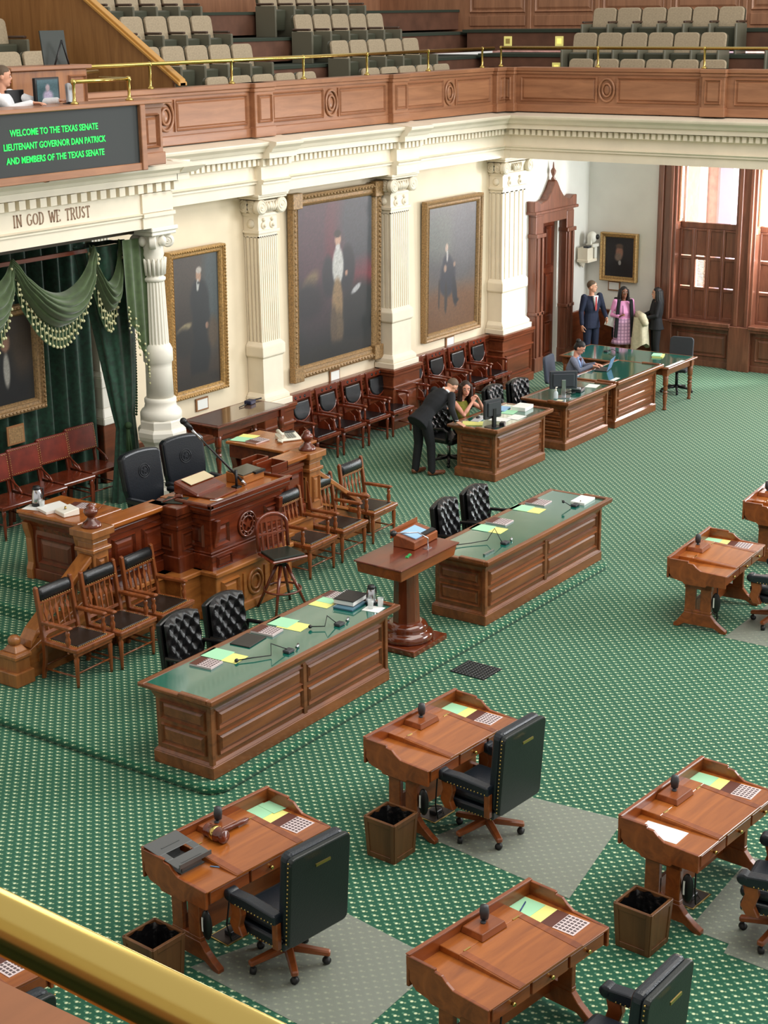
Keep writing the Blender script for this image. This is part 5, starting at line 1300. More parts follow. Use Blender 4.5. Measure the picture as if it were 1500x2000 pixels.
# ---------------------------------------------------------------- the two big rostrum chairs
def make_rchair():
    t = T('rostrum_chair', 'x', 'chair', (0, 0, 0), 0, 'high-backed rostrum chairs')
    LB = mat('smooth black-blue leather', (26, 30, 36), .28, bump=.1, bscale=60)
    top = [(-.25, .48), (.25, .48), (.30, .75), (.315, 1.16)]+[(.315-.63*k/12, 1.17+.055*math.sin(PI*k/12)**.6) for k in range(1, 12)]+[(-.315, 1.16), (-.30, .75)]
    q = MB().prism(top, 'y', 0, .12); q.xf(tr(0, .2, .48) @ rotx(-.15) @ tr(0, 0, -.48)); bk = q.build('back', LB, t, bevel=.035, seg=3)
    q = MB()
    for rr in (.085, .06): q.tube([(rr*math.cos(2*PI*k/24), -.003, .95+rr*math.sin(2*PI*k/24)) for k in range(25)], .005, 6, caps=False)
    st_ = []
    for k in range(10):
        r = .045 if k % 2 == 0 else .018; a = PI/2+k*PI/5; st_.append((r*math.cos(a), .95+r*math.sin(a)))
    q.prism(st_, 'y', -.008, .002); q.xf(tr(0, .2, .48) @ rotx(-.15) @ tr(0, 0, -.48)); q.build('embossed_star_seal', LB, bk)
    MB().box(-.29, .29, -.28, .25, .38, .50).build('seat', LB, t, bevel=.04, seg=2)
    for s in (-1, 1): MB().prism([(.22, .62), (.22, .68), (-.2, .70), (-.24, .66), (-.2, .62)], 'x', s*.33-.04, s*.33+.04).box(s*.33-.02, s*.33+.02, -.1, .1, .4, .63).build('arm', LB, t, bevel=.015)
    MB().lathe([(.035, .1), (.03, .38)], (0, 0, 0), 10).build('column', BLACK, t)
    for k in range(5):
        a = 2*PI*k/5; c, s = math.cos(a), math.sin(a)
        MB().tube([(0, 0, .11), (.3*c, .3*s, .07)], [.035, .025], 6).ball((.3*c, .3*s, .03), .03, 8, 6).build('base_spoke', BLACK, t)
    return t
rch = make_rchair(); rch.location = (13.86, 13.24, .68); rch.rotation_euler = (0, 0, R(-6)); rch['label'] = 'high-backed black leather chair with star seal, nearer to the white papers of the wing desk'
dup(rch, (14.62, 13.28, .68), R(-14), 'high-backed black leather chair with embossed star seal, beside the long microphone')

# ================================================================ rostrum
t = T('rostrum', 'dark red carved wooden rostrum with projecting centre and raised reading desk on an oak base', 'rostrum', (0, 0, 0), 0)
CX = 14.08
def sym(x0, x1): return [(x0, x1), (2*CX-x1, 2*CX-x0)]
bs = MB()
for xa, xb in sym(12.26, 13.2): bs.box(xa, xb, 12.45, 12.75, .1, .70)
for xa, xb in sym(13.04, 13.5): bs.box(xa, xb, 12.2, 12.7, .1, .70)
bs.box(13.38, 2*CX-13.38, 11.95, 12.7, .1, .70)
base = bs.build('oak_base', OAK, t, bevel=.01)
q = MB()
for xa, xb in sym(12.24, 13.2): q.box(xa, xb, 12.42, 12.75, .67, .73)
for xa, xb in sym(13.01, 13.5): q.box(xa, xb, 12.16, 12.7, .67, .73)
q.box(13.35, 2*CX-13.35, 11.91, 12.7, .67, .73)
for xa, xb in sym(12.24, 13.2): q.box(xa, xb, 12.43, 12.75, .1, .2)
q.box(13.36, 2*CX-13.36, 11.93, 12.7, .1, .22)
q.build('base_ledge', OAK, base, bevel=.012)
for xa, xb in ((13.46, 13.78), (2*CX-13.78, 2*CX-13.46)):
    q = MB(); panel(q, xa, xb, .27, .60, 11.949, .025, .04); q.build('base_panel', OAK, base)
q = MB()
for rr, th in ((.15, .022), (.09, .018)): q.tube([(CX+rr*.85*math.cos(2*PI*k/24), 11.94, .43+rr*math.sin(2*PI*k/24)) for k in range(25)], th, 6, caps=False)
for s in (-1, 1): q.cbox(CX+s*.2, 11.945, .43, .05, .03, .32)
q.build('base_medallion', OAK, base)
# upper body: rail walls, piers and centre
for xa, xb in sym(12.28, 13.25):
    w = MB().box(xa, xb, 12.58, 12.70, .72, 1.47).box(xa, xb, 12.55, 12.72, .72, .86).box(xa, xb, 12.56, 12.71, 1.36, 1.42).build('rail_wall', MAHOG, t, bevel=.008)
    n = 2; wd = (xb-xa)/n
    for k in range(n):
        q = MB(); panel(q, xa+k*wd+.06, xa+(k+1)*wd-.05, .92, 1.32, 12.579, .02, .04); q.build('wall_panel', MAHOG, w)
    MB().box(xa-.02, xb+.02, 12.50, 12.80, 1.47, 1.53).build('rail_top', WALTOP, t, bevel=.012, seg=2)
for xa, xb in sym(13.17, 13.5):
    p = MB().box(xa, xb, 12.33, 12.7, .72, 1.44).box(xa-.03, xb+.03, 12.30, 12.7, .72, .92).box(xa-.015, xb+.015, 12.315, 12.7, 1.24, 1.30).box(xa-.03, xb+.03, 12.30, 12.7, 1.38, 1.43).box(xa-.05, xb+.05, 12.28, 12.75, 1.43, 1.53).build('pier', MAHOGV, t, bevel=.01)
    q = MB(); panel(q, xa+.06, xb-.06, .98, 1.20, 12.329, .015, .03); q.build('pier_panel', MAHOGV, p)
    q = MB(); panel(q, -12.62, -12.4, .98, 1.20, 0, .015, .03); q.xf(tr(xa-.001, 0, 0) @ rotz(-PI/2)); q.build('pier_panel', MAHOGV, p)
c0, c1 = 13.43, 2*CX-13.43
cb = MB().box(c0, c1, 12.05, 12.72, .72, 1.42).box(c0-.03, c1+.03, 12.02, 12.72, .72, .92).box(c0-.015, c1+.015, 12.035, 12.72, .92, .95).box(c0-.02, c1+.02, 12.03, 12.72, 1.34, 1.4).build('centre_body', MAHOG, t, bevel=.01)
q = MB(); q.box(c0-.05, c1+.05, 11.99, 12.78, 1.42, 1.46).box(c0-.09, c1+.09, 11.95, 12.8, 1.46, 1.52).box(c0-.11, c1+.11, 11.93, 11.99, 1.52, 1.585).box(c0-.11, c0-.05, 11.93, 12.5, 1.52, 1.57).box(c1+.05, c1+.11, 11.93, 12.5, 1.52, 1.57); q.build('cornice', MAHOG, t, bevel=.012, seg=2)
MB().box(c0-.05, c1+.05, 11.98, 12.78, 1.52, 1.535).build('reading_top', WALTOP, t)
for xa, xb in ((c0+.05, c0+.32), (c1-.32, c1-.05)):
    q = MB(); panel(q, xa, xb, 1.0, 1.28, 12.049, .02, .04); q.build('front_panel', MAHOG, cb)
    q = MB(); panel(q, xa, xb, .75, .89, 12.019, .015, .02); q.build('foot_panel', MAHOG, cb)
q = MB(); panel(q, -12.6, -12.15, 1.0, 1.28, 0, .02, .04); q.xf(tr(c0-.001, 0, 0) @ rotz(-PI/2)); q.build('side_panel', MAHOGV, cb)
q = MB()
for rr, th in ((.15, .016), (.1, .014)): q.tube([(CX+rr*math.cos(2*PI*k/28), 12.035, 1.14+rr*math.sin(2*PI*k/28)) for k in range(29)], th, 6, caps=False)
pts = []
for k in range(10):
    r = .085 if k % 2 == 0 else .035; a = PI/2+k*PI/5; pts.append((CX+r*math.cos(a), 1.14+r*math.sin(a)))
q.prism(pts, 'y', 12.025, 12.06)
for k in range(12): a = 2*PI*k/12; q.ball((CX+.125*math.cos(a), 12.035, 1.14+.125*math.sin(a)), (.016, .012, .016), 6, 4)
q.build('carved_star_seal', MAHOG, cb)
for s in (-1, 1):
    q = MB().prism([(12.02, 1.0), (12.02, 1.05), (11.985, 1.2), (11.97, 1.34), (12.06, 1.34), (12.06, 1.0)], 'x', CX+s*.58-.035, CX+s*.58+.035); q.build('bracket', MAHOG, cb, bevel=.006)

# wing desks on the dais
def wing(label, x0, mirror):
    t = T('wing_desk', label, 'desk', (x0, 12.84, .68), 0)
    W, D, H = .72, 1.0, .85
    MB().box(.12, W-.06, .06, D-.06, 0, .62).box(.09, W-.04, .03, D-.03, 0, .13).build('body', MAHOGV, t, bevel=.008)
    if mirror: MB().box(.04, W-.05, .03, D-.03, .62, .80).build('drawer_case', MAHOG, t, bevel=.006)
    else:
        prof = [(.12, .60), (.10, .66), (.05, .73), (.02, .78), (.02, .81), (W, .81), (W, .60)]
        MB().prism([(a, b) for a, b in prof], 'y', .01, D-.01).build('cove', MAHOG, t, bevel=.006)
    MB().box(0, W, 0, D, .81, H).build('desk_top', WALTOP, t, bevel=.012, seg=2)
    q = MB(); panel(q, -(D-.2), -.2, .2, .55, 0, .02, .05); q.xf(tr(.119, 0, 0) @ rotz(-PI/2)); q.build('end_panel', MAHOGV, t)
    for y in (.08, D-.08):
        MB().prism([(.06, 0), (.06, .12), (.09, .2), (.085, .5), (.05, .62), (.04, .7), (.14, .7), (.14, 0)], 'y', y-.05, y+.05).build('console_bracket', OAKV if not mirror else MAHOG, t, bevel=.006)
    if mirror:
        MB().lathe([(.012, 0), (.01, -.012), (.018, -.02), (.0, -.03)], (.04, .5, .72), 8, 'x').build('knob', BRASS, t)
    return t
wing('dark red wing desk of the dais carrying a flask and an open binder', 12.08, False)
wing('dark red wing desk of the dais carrying an ivory telephone', 15.80, True)

# newel posts with turned finials, and the stair balustrades
def balustrade(label, mirror):
    t = T('stair_balustrade', label, 'balustrade', (0, 0, 0), 0)
    X = (lambda x: 2*CX-x) if mirror else (lambda x: x)
    def bx(m, xa, xb, *r):
        a, b = X(xa), X(xb); return m.box(min(a, b), max(a, b), *r)
    m = MB(); bx(m, 11.99, 12.23, 12.52, 12.76, .1, 1.38); bx(m, 11.96, 12.26, 12.49, 12.79, 1.26, 1.31); bx(m, 11.97, 12.25, 12.50, 12.78, 1.38, 1.44); bx(m, 11.93, 12.29, 12.46, 12.82, 1.44, 1.53); bx(m, 11.97, 12.25, 12.5, 12.78, .1, .75)
    nw = m.build('newel_post', OAKV, t, bevel=.012, seg=2)
    q = MB(); a, b = sorted((X(12.03), X(12.19))); panel(q, a, b, .84, 1.20, 12.519, .015, .03); q.build('newel_panel', OAKV, nw)
    q = MB(); panel(q, -12.72, -12.56, .84, 1.20, 0, .015, .03); q.xf(tr(min(X(11.99), X(12.23))-.001, 0, 0) @ rotz(-PI/2)); q.build('newel_panel', OAKV, nw)
    MB().lathe([(.115, 0), (.115, .02), (.095, .05), (.06, .075), (.045, .10), (.04, .115), (.07, .14), (.083, .175), (.07, .205), (.045, .225), (.05, .24), (.025, .26), (.0, .275)], (X(12.11), 12.64, 1.53), 20).build('finial', MAHOG, nw)
    # low foot block
    m = MB(); bx(m, 10.74, 10.94, 12.50, 12.78, .1, .46); bx(m, 10.70, 10.97, 12.47, 12.81, .1, .26); bx(m, 10.72, 10.96, 12.485, 12.795, .40, .45); 
    m.taper((min(X(10.77), X(10.95)), max(X(10.77), X(10.95)), 12.53, 12.75), (min(X(10.81), X(10.91)), max(X(10.81), X(10.91)), 12.58, 12.70), .46, .53)
    fb = m.build('foot_block', OAKV, t, bevel=.012, seg=2)
    MB().lathe([(.05, .52), (.07, .56), (.07, .60), (.04, .63), (0, .635)], (X(10.86), 12.64, 0), 12).build('knob', OAKV, fb)
    # sloping closed string with handrail and balusters
    z = lambda x: .42+(x-10.98)*(.80-.42)/(11.99-10.98)*1.05
    sk = [(X(10.98), .1), (X(11.99), .1), (X(11.99), z(11.99)-.02), (X(11.1), z(11.1)-.0), (X(10.98), .42)]
    st = MB().prism(sk, 'y', 12.56, 12.72).build('closed_string', OAK, t, bevel=.006)
    q = MB()
    for xa, xb, za, zb in ((11.1, 11.95, .2, .36),): 
        q.prism([(X(xa), z(xa)-.20), (X(xb), z(xb)-.24), (X(xb), z(xb)-.14), (X(xa), z(xa)-.12)], 'y', 12.535, 12.56)
        q.prism([(X(xa), z(xa)-.04), (X(xb), z(xb)-.06), (X(xb), z(xb)-.03), (X(xa), z(xa)-.01)], 'y', 12.53, 12.56)
    q.build('string_moulding', OAK, st)
    hr = MB().prism([(X(11.02), z(11.02)+.10), (X(11.1), z(11.1)+.16), (X(11.99), z(11.99)+.42), (X(11.99), z(11.99)+.34), (X(11.1), z(11.1)+.08), (X(11.0), z(11.0)+.02)], 'y', 12.54, 12.74).build('handrail', OAK, t, bevel=.012, seg=2)
    b0 = None
    for k in range(8):
        x = 11.2+.1*k; zb = z(x)-.02; h = .12+.26*(x-11.1)/.89
        m = MB().lathe([(.022, 0), (.022, .03), (.014, .05), (.02, h*.5), (.014, h*.8), (.022, h+.02)], (X(x), 12.64, zb), 8); m.build('baluster', OAKV, t)
    return t
balustrade('oak stair balustrade with newel post and finial on the near side of the dais', False)
balustrade('oak stair balustrade with newel post and finial, behind the chairs beside the lectern', True)

# ================================================================ lectern on a column
t = T('lectern', 'floor lectern with a wide wooden slab on a thick polished column and square base', 'lectern', (14.12, 9.75, .1), R(1))
LT = wood('dark glossy lectern wood', (82, 34, 18), (122, 58, 30), .14, axis=2, coat=.8)
q = MB().box(-.35, .35, -.33, .30, 0, .07).build('square_base', LT, t, bevel=.012, seg=2)
MB().lathe([(.30, .07), (.31, .10), (.30, .15), (.26, .17), (.24, .19), (.25, .22), (.22, .26), (.18, .28)], (0, 0, 0), 32).build('base_moulding', LT, t)
MB().lathe([(.165, .27), (.16, .30), (.145, .84), (.15, .86), (.17, .88), (.19, .91), (.19, .93)], (0, 0, 0), 10, sm=False).build('column', LT, t)
MB().prism([(-.42, -.1), (.42, -.1), (.42, .1), (-.42, .1)], 'z', .92, .95).box(-.5, .5, -.22, .22, .945, .97).build('bracket', LT, t, bevel=.02)
sl = MB().hexa([(-.55, -.30, .95), (.55, -.30, .95), (.55, .28, .97), (-.55, .28, .97), (-.58, -.32, 1.085), (.58, -.32, 1.085), (.58, .28, 1.10), (-.58, .28, 1.10)])
sl.build('slab', WALNUT, t, bevel=.008); MB().hexa([(-.6, -.34, 1.085), (.6, -.34, 1.085), (.6, .30, 1.10), (-.6, .30, 1.10), (-.6, -.34, 1.105), (.6, -.34, 1.105), (.6, .30, 1.12), (-.6, .30, 1.12)]).build('slab_top', MAHOG, t, bevel=.006)
t2_ = T('reading_stand', 'small reddish wooden reading stand with blue papers on top of the floor lectern', 'stand', (14.42, 9.82, 1.215), R(3))
q = MB().prism([(-.14, 0), (.14, 0), (.14, .15), (-.14, .09)], 'x', -.26, .26).build('body', WALNUT, t2_, bevel=.006)
q = MB().box(-.29, .29, -.01, .0, 0, .1); q.xf(tr(0, .16, .1)); q.build('back_board', WALNUT, t2_)
q = MB().box(-.18, .14, -.11, .10, 0, .012); q.xf(tr(0, 0, .122) @ rotx(.21)); q.build('blue_papers', BLUEP, t2_)
q = MB().box(-.02, .24, -.125, -.07, 0, .02); q.xf(tr(0, 0, .122) @ rotx(.21)); q.build('clip', BLACK, t2_)
mh = T('gooseneck_microphone', 'gooseneck microphone leaning out from the floor lectern', 'microphone', (14.30, 9.62, 1.205), 0)
MB().tube([(.05, -.02, .0), (.04, -.02, .12), (-.05, .05, .2), (-.28, .18, .23)], .008, 6).build('gooseneck', STEEL, mh); MB().ball((-.32, .2, .235), (.045, .035, .035), 10, 8).build('foam_head', BLACK, mh); MB().box(-.02, .08, -.05, .01, 0, .012).build('base', CHROME, mh)
o = MB()
for k in range(4): o.cbox(-.05+.034*k, .004*math.sin(k*2), .006, .028, .04, .012); o.ball((-.05+.034*k, 0, .012), .012, 6, 4)
o = o.build('green_tally_strip', mat('bright green plastic', (32, 150, 76), .4)); o.location = (13.98, 9.62, 1.203); o.rotation_euler = (0, 0, .3); tag(o, 'small bright green beaded strip lying on the lectern slab', 'decoration')
# ================================================================ things on the long counters
def papers_pair(lab, gx, gy, yx, yy, z, a):
    sheet('yellow_sheet', 'yellow sheet half under a green one %s' % lab, 'paper', (yx, yy, z), a, .22, .30, YELLOWP, 'yellow sheets')
    sheet('green_sheet', 'mint green sheet over a yellow one %s' % lab, 'paper', (gx, gy, z+.002), a, .24, .26, GREENP, 'green sheets')
zc = .9365
papers_pair('near the bare end of the nearer long counter', 11.12, 9.96, 11.12, 9.80, zc, .08)
papers_pair('mid-way along the nearer long counter', 12.16, 9.96, 12.14, 9.80, zc, .1)
sheet('yellow_sheet', 'pale yellow sheet by the black binder on the nearer long counter', 'paper', (12.86, 9.95, zc), .05, .26, .24, YELLOWP, 'yellow sheets')
sheet('green_sheet', 'mint green sheet by the black binder on the nearer long counter', 'paper', (12.98, 9.97, zc+.002), .05, .24, .2, GREENP, 'green sheets')
brochure('white-edged printed brochure at the bare end of the nearer long counter', (10.86, 9.88, zc), .1, .02, sx=.2, sy=.26)
brochure('white-edged printed brochure beside the flat black pad on the nearer long counter', (11.86, 9.93, zc), .1, .022, sx=.2, sy=.27)
brochure('printed brochure partly behind the black binder on the nearer long counter', (13.10, 10.0, zc), .1, .012, sx=.2, sy=.2)
o = MB().box(-.16, .16, -.12, .12, 0, .012).build('desk_pad', mat('charcoal leatherette', (52, 50, 46), .5), bevel=.003); o.location = (11.56, 9.93, zc); o.rotation_euler = (0, 0, .12); tag(o, 'flat charcoal pad lying on the nearer long counter', 'pad')
t = T('ring_binder', 'black ring binder full of white pages on the nearer long counter', 'binder', (13.02, 9.72, zc+.025), .12)
MB().box(-.15, .15, -.12, .12, .0, .045).build('pages', PAPER, t); MB().box(-.155, .155, -.125, .125, .045, .055).box(-.155, .155, -.125, .125, -.006, .0).build('cover', BLACK, t, bevel=.003)
q = MB()
for k in range(9): q.tube([(-.14+.035*k, .13+.012*math.cos(a), .05+.012*math.sin(a)) for a in [i*PI/4 for i in range(9)]], .003, 4, caps=False)
stuff(q.build('spiral_wire', STEEL, t))
o = MB().box(-.15, .15, -.12, .12, 0, .02).build('folder', mat('steel blue folder', (70, 110, 130), .3), bevel=.003); o.location = (12.94, 9.67, zc); o.rotation_euler = (0, 0, .1); tag(o, 'steel blue folder under the black ring binder', 'folder')
def flask(label, loc, s=1.0):
    t = T('water_flask', label, 'flask', loc, 0, 'steel water flasks')
    MB().lathe([(.0, 0), (.055, .0), (.06, .02), (.058, .08), (.05, .14), (.04, .175), (.038, .18)], (0, 0, 0), 20).build('body', STEEL, t)
    MB().lathe([(.04, .176), (.042, .19), (.036, .215), (.0, .22)], (0, 0, 0), 16).box(-.058, -.03, -.012, .012, .19, .2).build('lid', BLACK, t)
    MB().lathe([(.061, .0), (.062, .03), (.058, .045)], (0, 0, 0), 20).build('base_band', BLACK, t)
    MB().tube([(.04, 0, .19), (.085, 0, .17), (.09, 0, .1), (.06, 0, .05)], .008, 6).build('handle', BLACK, t)
    t.scale = (s, s, s); return t
GLASSM = mat('clear drinking glass', (235, 240, 240), 0.04, alpha=.35, spec=.9)
def tumbler(label, loc):
    t = T('drinking_glass', label, 'glass', loc, 0, 'drinking glasses')
    MB().lathe([(.0, 0), (.028, 0), (.034, .10), (.031, .10), (.026, .012), (.0, .012)], (0, 0, 0), 18).build('tumbler', GLASSM, t); return t
zr = .955
sheet('napkin', 'white paper coaster under the flask at the lectern end of the nearer counter', 'napkin', (13.0, 9.40, zc), .15, .17, .2, PAPER)
flask('steel water flask at the lectern end of the nearer long counter', (13.1, 9.50, zc+.002), 1.0)
tumbler('clear tumbler on the coaster at the lectern end of the nearer counter', (12.99, 9.43, zc+.002)); tumbler('clear tumbler next to the flask at the lectern end of the nearer counter', (13.10, 9.38, zc))
def desk_mic(label, pts, base):
    t = T('desk_microphone', label, 'microphone', (0, 0, 0), 0, 'thin desk microphones')
    MB().tube(pts, .006, 6).build('gooseneck', BLACK, t); MB().ball(pts[-1], (.025, .02, .02), 8, 6).build('head', BLACK, t)
    MB().box(base[0]-.05, base[0]+.05, base[1]-.04, base[1]+.04, base[2], base[2]+.03).build('base', DGREY, t, bevel=.006)
    MB().tube([(base[0]+.1, base[1]-.02, base[2]+.02), (base[0]+.15, base[1]-.0, base[2]+.02), (base[0]+.18, base[1]+.02, base[2]+.02)], .014, 6).build('switch', CHROME, t)
desk_mic('thin black desk microphone lying on the nearer long counter, beside the middle papers', [(11.55, 9.42, zc+.03), (11.4, 9.5, zc+.12), (11.35, 9.46, zc+.02), (11.2, 9.56, zc+.025), (11.06, 9.66, zc+.02)], (11.55, 9.40, zc))
desk_mic('thin black desk microphone on the nearer long counter, close to the lectern end', [(12.40, 9.45, zc+.03), (12.32, 9.5, zc+.12), (12.25, 9.48, zc+.03), (12.16, 9.6, zc+.03)], (12.42, 9.42, zc))
zc = .9165
papers_pair('near the lectern end of the farther long counter', 16.08, 9.95, 16.09, 9.80, zc, .08)
papers_pair('mid-way along the farther long counter', 17.06, 9.97, 17.06, 9.82, zc, .08)
brochure('printed brochure next to the papers closer to the lectern, farther long counter', (16.40, 9.90, zc), .05, .016); brochure('printed brochure next to the papers away from the lectern, farther long counter', (17.38, 9.91, zc), .05, .016)
desk_mic('thin black desk microphone on the farther long counter, at its lectern end', [(15.66, 9.42, zc+.03), (15.72, 9.56, zc+.16), (15.62, 9.6, zc+.03), (15.45, 9.72, zc+.02), (15.28, 9.84, zc+.02)], (15.7, 9.4, zc))
desk_mic('thin black desk microphone on the farther long counter, beside the white papers', [(17.42, 9.46, zc+.02), (17.35, 9.55, zc+.1), (17.3, 9.5, zc+.1)], (17.5, 9.44, zc))
o = MB().box(-.11, .11, -.012, .012, 0, .02).build('nameplate', CHROME); o.location = (15.30, 9.38, zc); o.rotation_euler = (0, 0, .0); tag(o, 'thin bright bar at the lectern end of the farther long counter', 'nameplate')
o = MB().box(-.16, .16, -.1, .1, 0, .03).build('paper_stack', PAPER); o.location = (17.74, 9.46, zc); o.rotation_euler = (0, 0, .05); tag(o, 'white stack of papers at the far end of the farther long counter', 'paper')

# ================================================================ things on the women's counters
zc = .8375
o = MB().box(-.12, .12, -.16, .16, 0, .01).build('legal_pad', YELLOWP); o.location = (20.72, 13.02, zc); o.rotation_euler = (0, 0, .5); tag(o, 'yellow legal pad beside the standing man\'s hand', 'pad')
def lcd(label, loc, rz, w, h, m_, stand_m):
    t = T('monitor', label, 'monitor', loc, rz)
    MB().box(-w/2, w/2, -.025, .03, .14, .14+h).build('housing', m_, t, bevel=.012); MB().box(-w/2+.02, w/2-.02, .028, .032, .16, .12+h).build('screen', mat('dark screen', (20, 24, 30), .15), t)
    MB().box(-w/2+.05, w/2-.05, -.05, -.02, .18, .1+h).build('rear_bulge', m_, t, bevel=.01)
    MB().box(-.035, .035, -.06, -.02, .01, .3).build('stand', stand_m, t, bevel=.005); MB().prism(rrect(-.12, .12, -.12, .08, .04), 'z', 0, .012).build('foot', stand_m, t); return t
lcd('black monitor seen from behind on the counter of the woman in olive', (20.72, 12.66, zc), R(-14), .36, .30, DGREY, BLACK)
t = T('keyboard', 'pale keyboard with a dark mouse in front of the woman in olive', 'keyboard', (21.0, 13.08, zc), .2); MB().box(-.2, .2, -.07, .07, 0, .02).build('deck', mat('pale grey plastic', (190, 192, 194), .5), t, bevel=.004)
MB().ball((.02, .02, .03), (.05, .035, .02), 10, 6).build('mouse', BLACK, t)
for (x, y, w_, h_, m_, lab) in ((21.18, 12.80, .24, .3, PAPER, 'white sheet beside the black monitor'), (21.45, 12.66, .3, .22, PAPER, 'white sheet near the front rim of the olive woman\'s counter'), (21.68, 12.93, .26, .22, GREENP, 'mint green sheet among the white ones on the olive woman\'s counter')):
    sheet('loose_sheet', lab, 'paper', (x, y, zc), .3*random.random(), w_, h_, m_)
o = MB().box(-.15, .15, -.11, .11, 0, .02).build('book', BLUEP, bevel=.003); o.location = (21.78, 13.14, zc); o.rotation_euler = (0, 0, .2); tag(o, 'pale blue folder on the olive woman\'s counter', 'folder')
o = MB().box(-.16, .16, -.12, .12, 0, .06).build('paper_stack', PAPER); o.location = (21.98, 12.86, zc); o.rotation_euler = (0, 0, .1); tag(o, 'tall white stack of papers at the end of the olive woman\'s counter', 'paper')
t = T('desk_speaker', 'small dark box with cables beside the black monitor stand', 'box', (20.86, 12.56, zc), .3); MB().box(-.06, .06, -.04, .04, 0, .06).build('housing', BLACK, t, bevel=.008); MB().tube([(.05, 0, .03), (.12, .04, .02), (.2, .02, .01)], .006, 5).build('cable', BLACK, t)
zc = .8275
lcd('dark monitor with a silver stand on the middle counter', (23.12, 12.75, zc), R(-52), .46, .30, mat('dark screen back', (58, 62, 70), .3), CHROME)
t = T('sanitizer_bottle', 'clear pump bottle of hand sanitizer on the middle counter', 'bottle', (22.93, 12.78, zc), 0)
MB().lathe([(0, 0), (.035, 0), (.037, .02), (.037, .1), (.02, .13), (.012, .14)], (0, 0, 0), 16).build('bottle_body', mat('clear gel bottle', (214, 226, 232), .1, alpha=.7), t)
MB().lathe([(.014, .14), (.014, .16), (.005, .165), (.005, .19)], (0, 0, 0), 10).box(-.008, .04, -.008, .008, .185, .198).build('pump', WHITE, t)
sheet('note_card', 'small cream note card beside the sanitizer bottle', 'paper', (22.80, 12.66, zc), .1, .22, .1, mat('cream card', (226, 214, 180), .7))
t = T('phone_tray', 'grey desk telephone and cables behind the dark monitor', 'telephone', (23.62, 12.74, zc), .2)
MB().box(-.12, .12, -.09, .09, 0, .05).build('base', DGREY, t, bevel=.01); MB().box(-.14, -.08, -.08, .08, .05, .09).build('handset', mat('grey handset', (150, 154, 158), .4), t, bevel=.012); MB().tube([(-.1, .1, .02), (-.25, .14, .02), (-.33, .05, .02), (-.2, -.02, .02)], .008, 5).build('cord', BLACK, t)
sheet('loose_sheet', 'white sheet at the end of the middle counter', 'paper', (24.1, 12.72, zc), .2, .26, .2, PAPER)
zc = .8375
t = T('laptop', 'open laptop with lid coloured with blue sheen at the seated person in grey blue', 'laptop', (25.35, 13.06, zc), R(14))
ld = mat('lid coloured with blue sheen', (122, 160, 208), .3, metal=.3)  # blue sheen of the lid is put into its base colour
MB().box(-.16, .16, 0, .23, 0, .016).build('base', DGREY, t, bevel=.004); q = MB().box(-.16, .16, -.006, .004, 0, .225); q.xf(tr(0, 0, .014) @ rotx(.32)); lid_ = q.build('lid', ld, t, bevel=.004)
q = MB(); q.ball((0, -.007, .115), (.016, .002, .016), 12, 6).ball((.004, -.007, .136), (.004, .002, .007), 6, 4); q.xf(tr(0, 0, .014) @ rotx(.32)); q.build('lid_emblem', PAPER, lid_)
sheet('loose_sheet', 'white sheet by the front rim of the laptop counter', 'paper', (24.72, 12.62, zc), .05, .3, .08, PAPER)
zc = .805
t = T('note_pad', 'stack of mint and yellow papers on the teal glass end table', 'paper', (27.06, 12.92, zc), .3); MB().box(-.14, .14, -.1, .1, 0, .02).build('yellow_pages', YELLOWP, t); MB().box(-.14, .1, -.06, .11, .02, .035).build('green_pages', GREENP, t)
sheet('long_strip', 'long white strip along the front rim of the teal glass end table', 'paper', (26.6, 12.36, zc), .0, .7, .07, PAPER)
desk_mic('thin black desk microphone on the teal glass end table', [(26.9, 13.9, zc+.02), (26.92, 13.8, zc+.06), (26.75, 13.6, zc+.05)], (26.9, 13.92, zc))
def office_chair(label, loc, rz, colr):
    t = T('office_chair', label, 'chair', loc, rz)
    q = MB().prism(rrect(-.23, .23, .52, 1.02, .07, 4), 'y', -.0, .06); q.xf(tr(0, .2, .5) @ rotx(-.12) @ tr(0, 0, -.5)); q.build('mesh_back', colr, t, bevel=.015, seg=2)
    MB().box(-.24, .24, -.24, .2, .42, .49).build('seat', colr, t, bevel=.03, seg=2)
    for s in (-1, 1): MB().tube([(s*.24, .1, .44), (s*.29, .08, .6), (s*.29, -.15, .64)], .02, 6).build('armrest', BLACK, t)
    MB().tube([(0, .2, .42), (0, .26, .6)], .025, 6).lathe([(.03, .08), (.03, .42)], (0, 0, 0), 10).build('column', BLACK, t)
    for k in range(5):
        a = 2*PI*k/5; c, s = math.cos(a), math.sin(a)
        MB().tube([(0, 0, .11), (.3*c, .3*s, .07)], [.03, .02], 6).ball((.3*c, .3*s, .03), .03, 8, 6).build('base_spoke', BLACK, t)
    return t
office_chair('dark grey swivel office chair tucked at the teal glass end table', (27.75, 12.85, 0), R(-80), mat('dark grey mesh', (50, 54, 60), .7))
office_chair('blue-grey swivel office chair the woman with the laptop sits on', (25.22, 13.92, 0), R(8), mat('blue grey mesh', (66, 74, 90), .7))

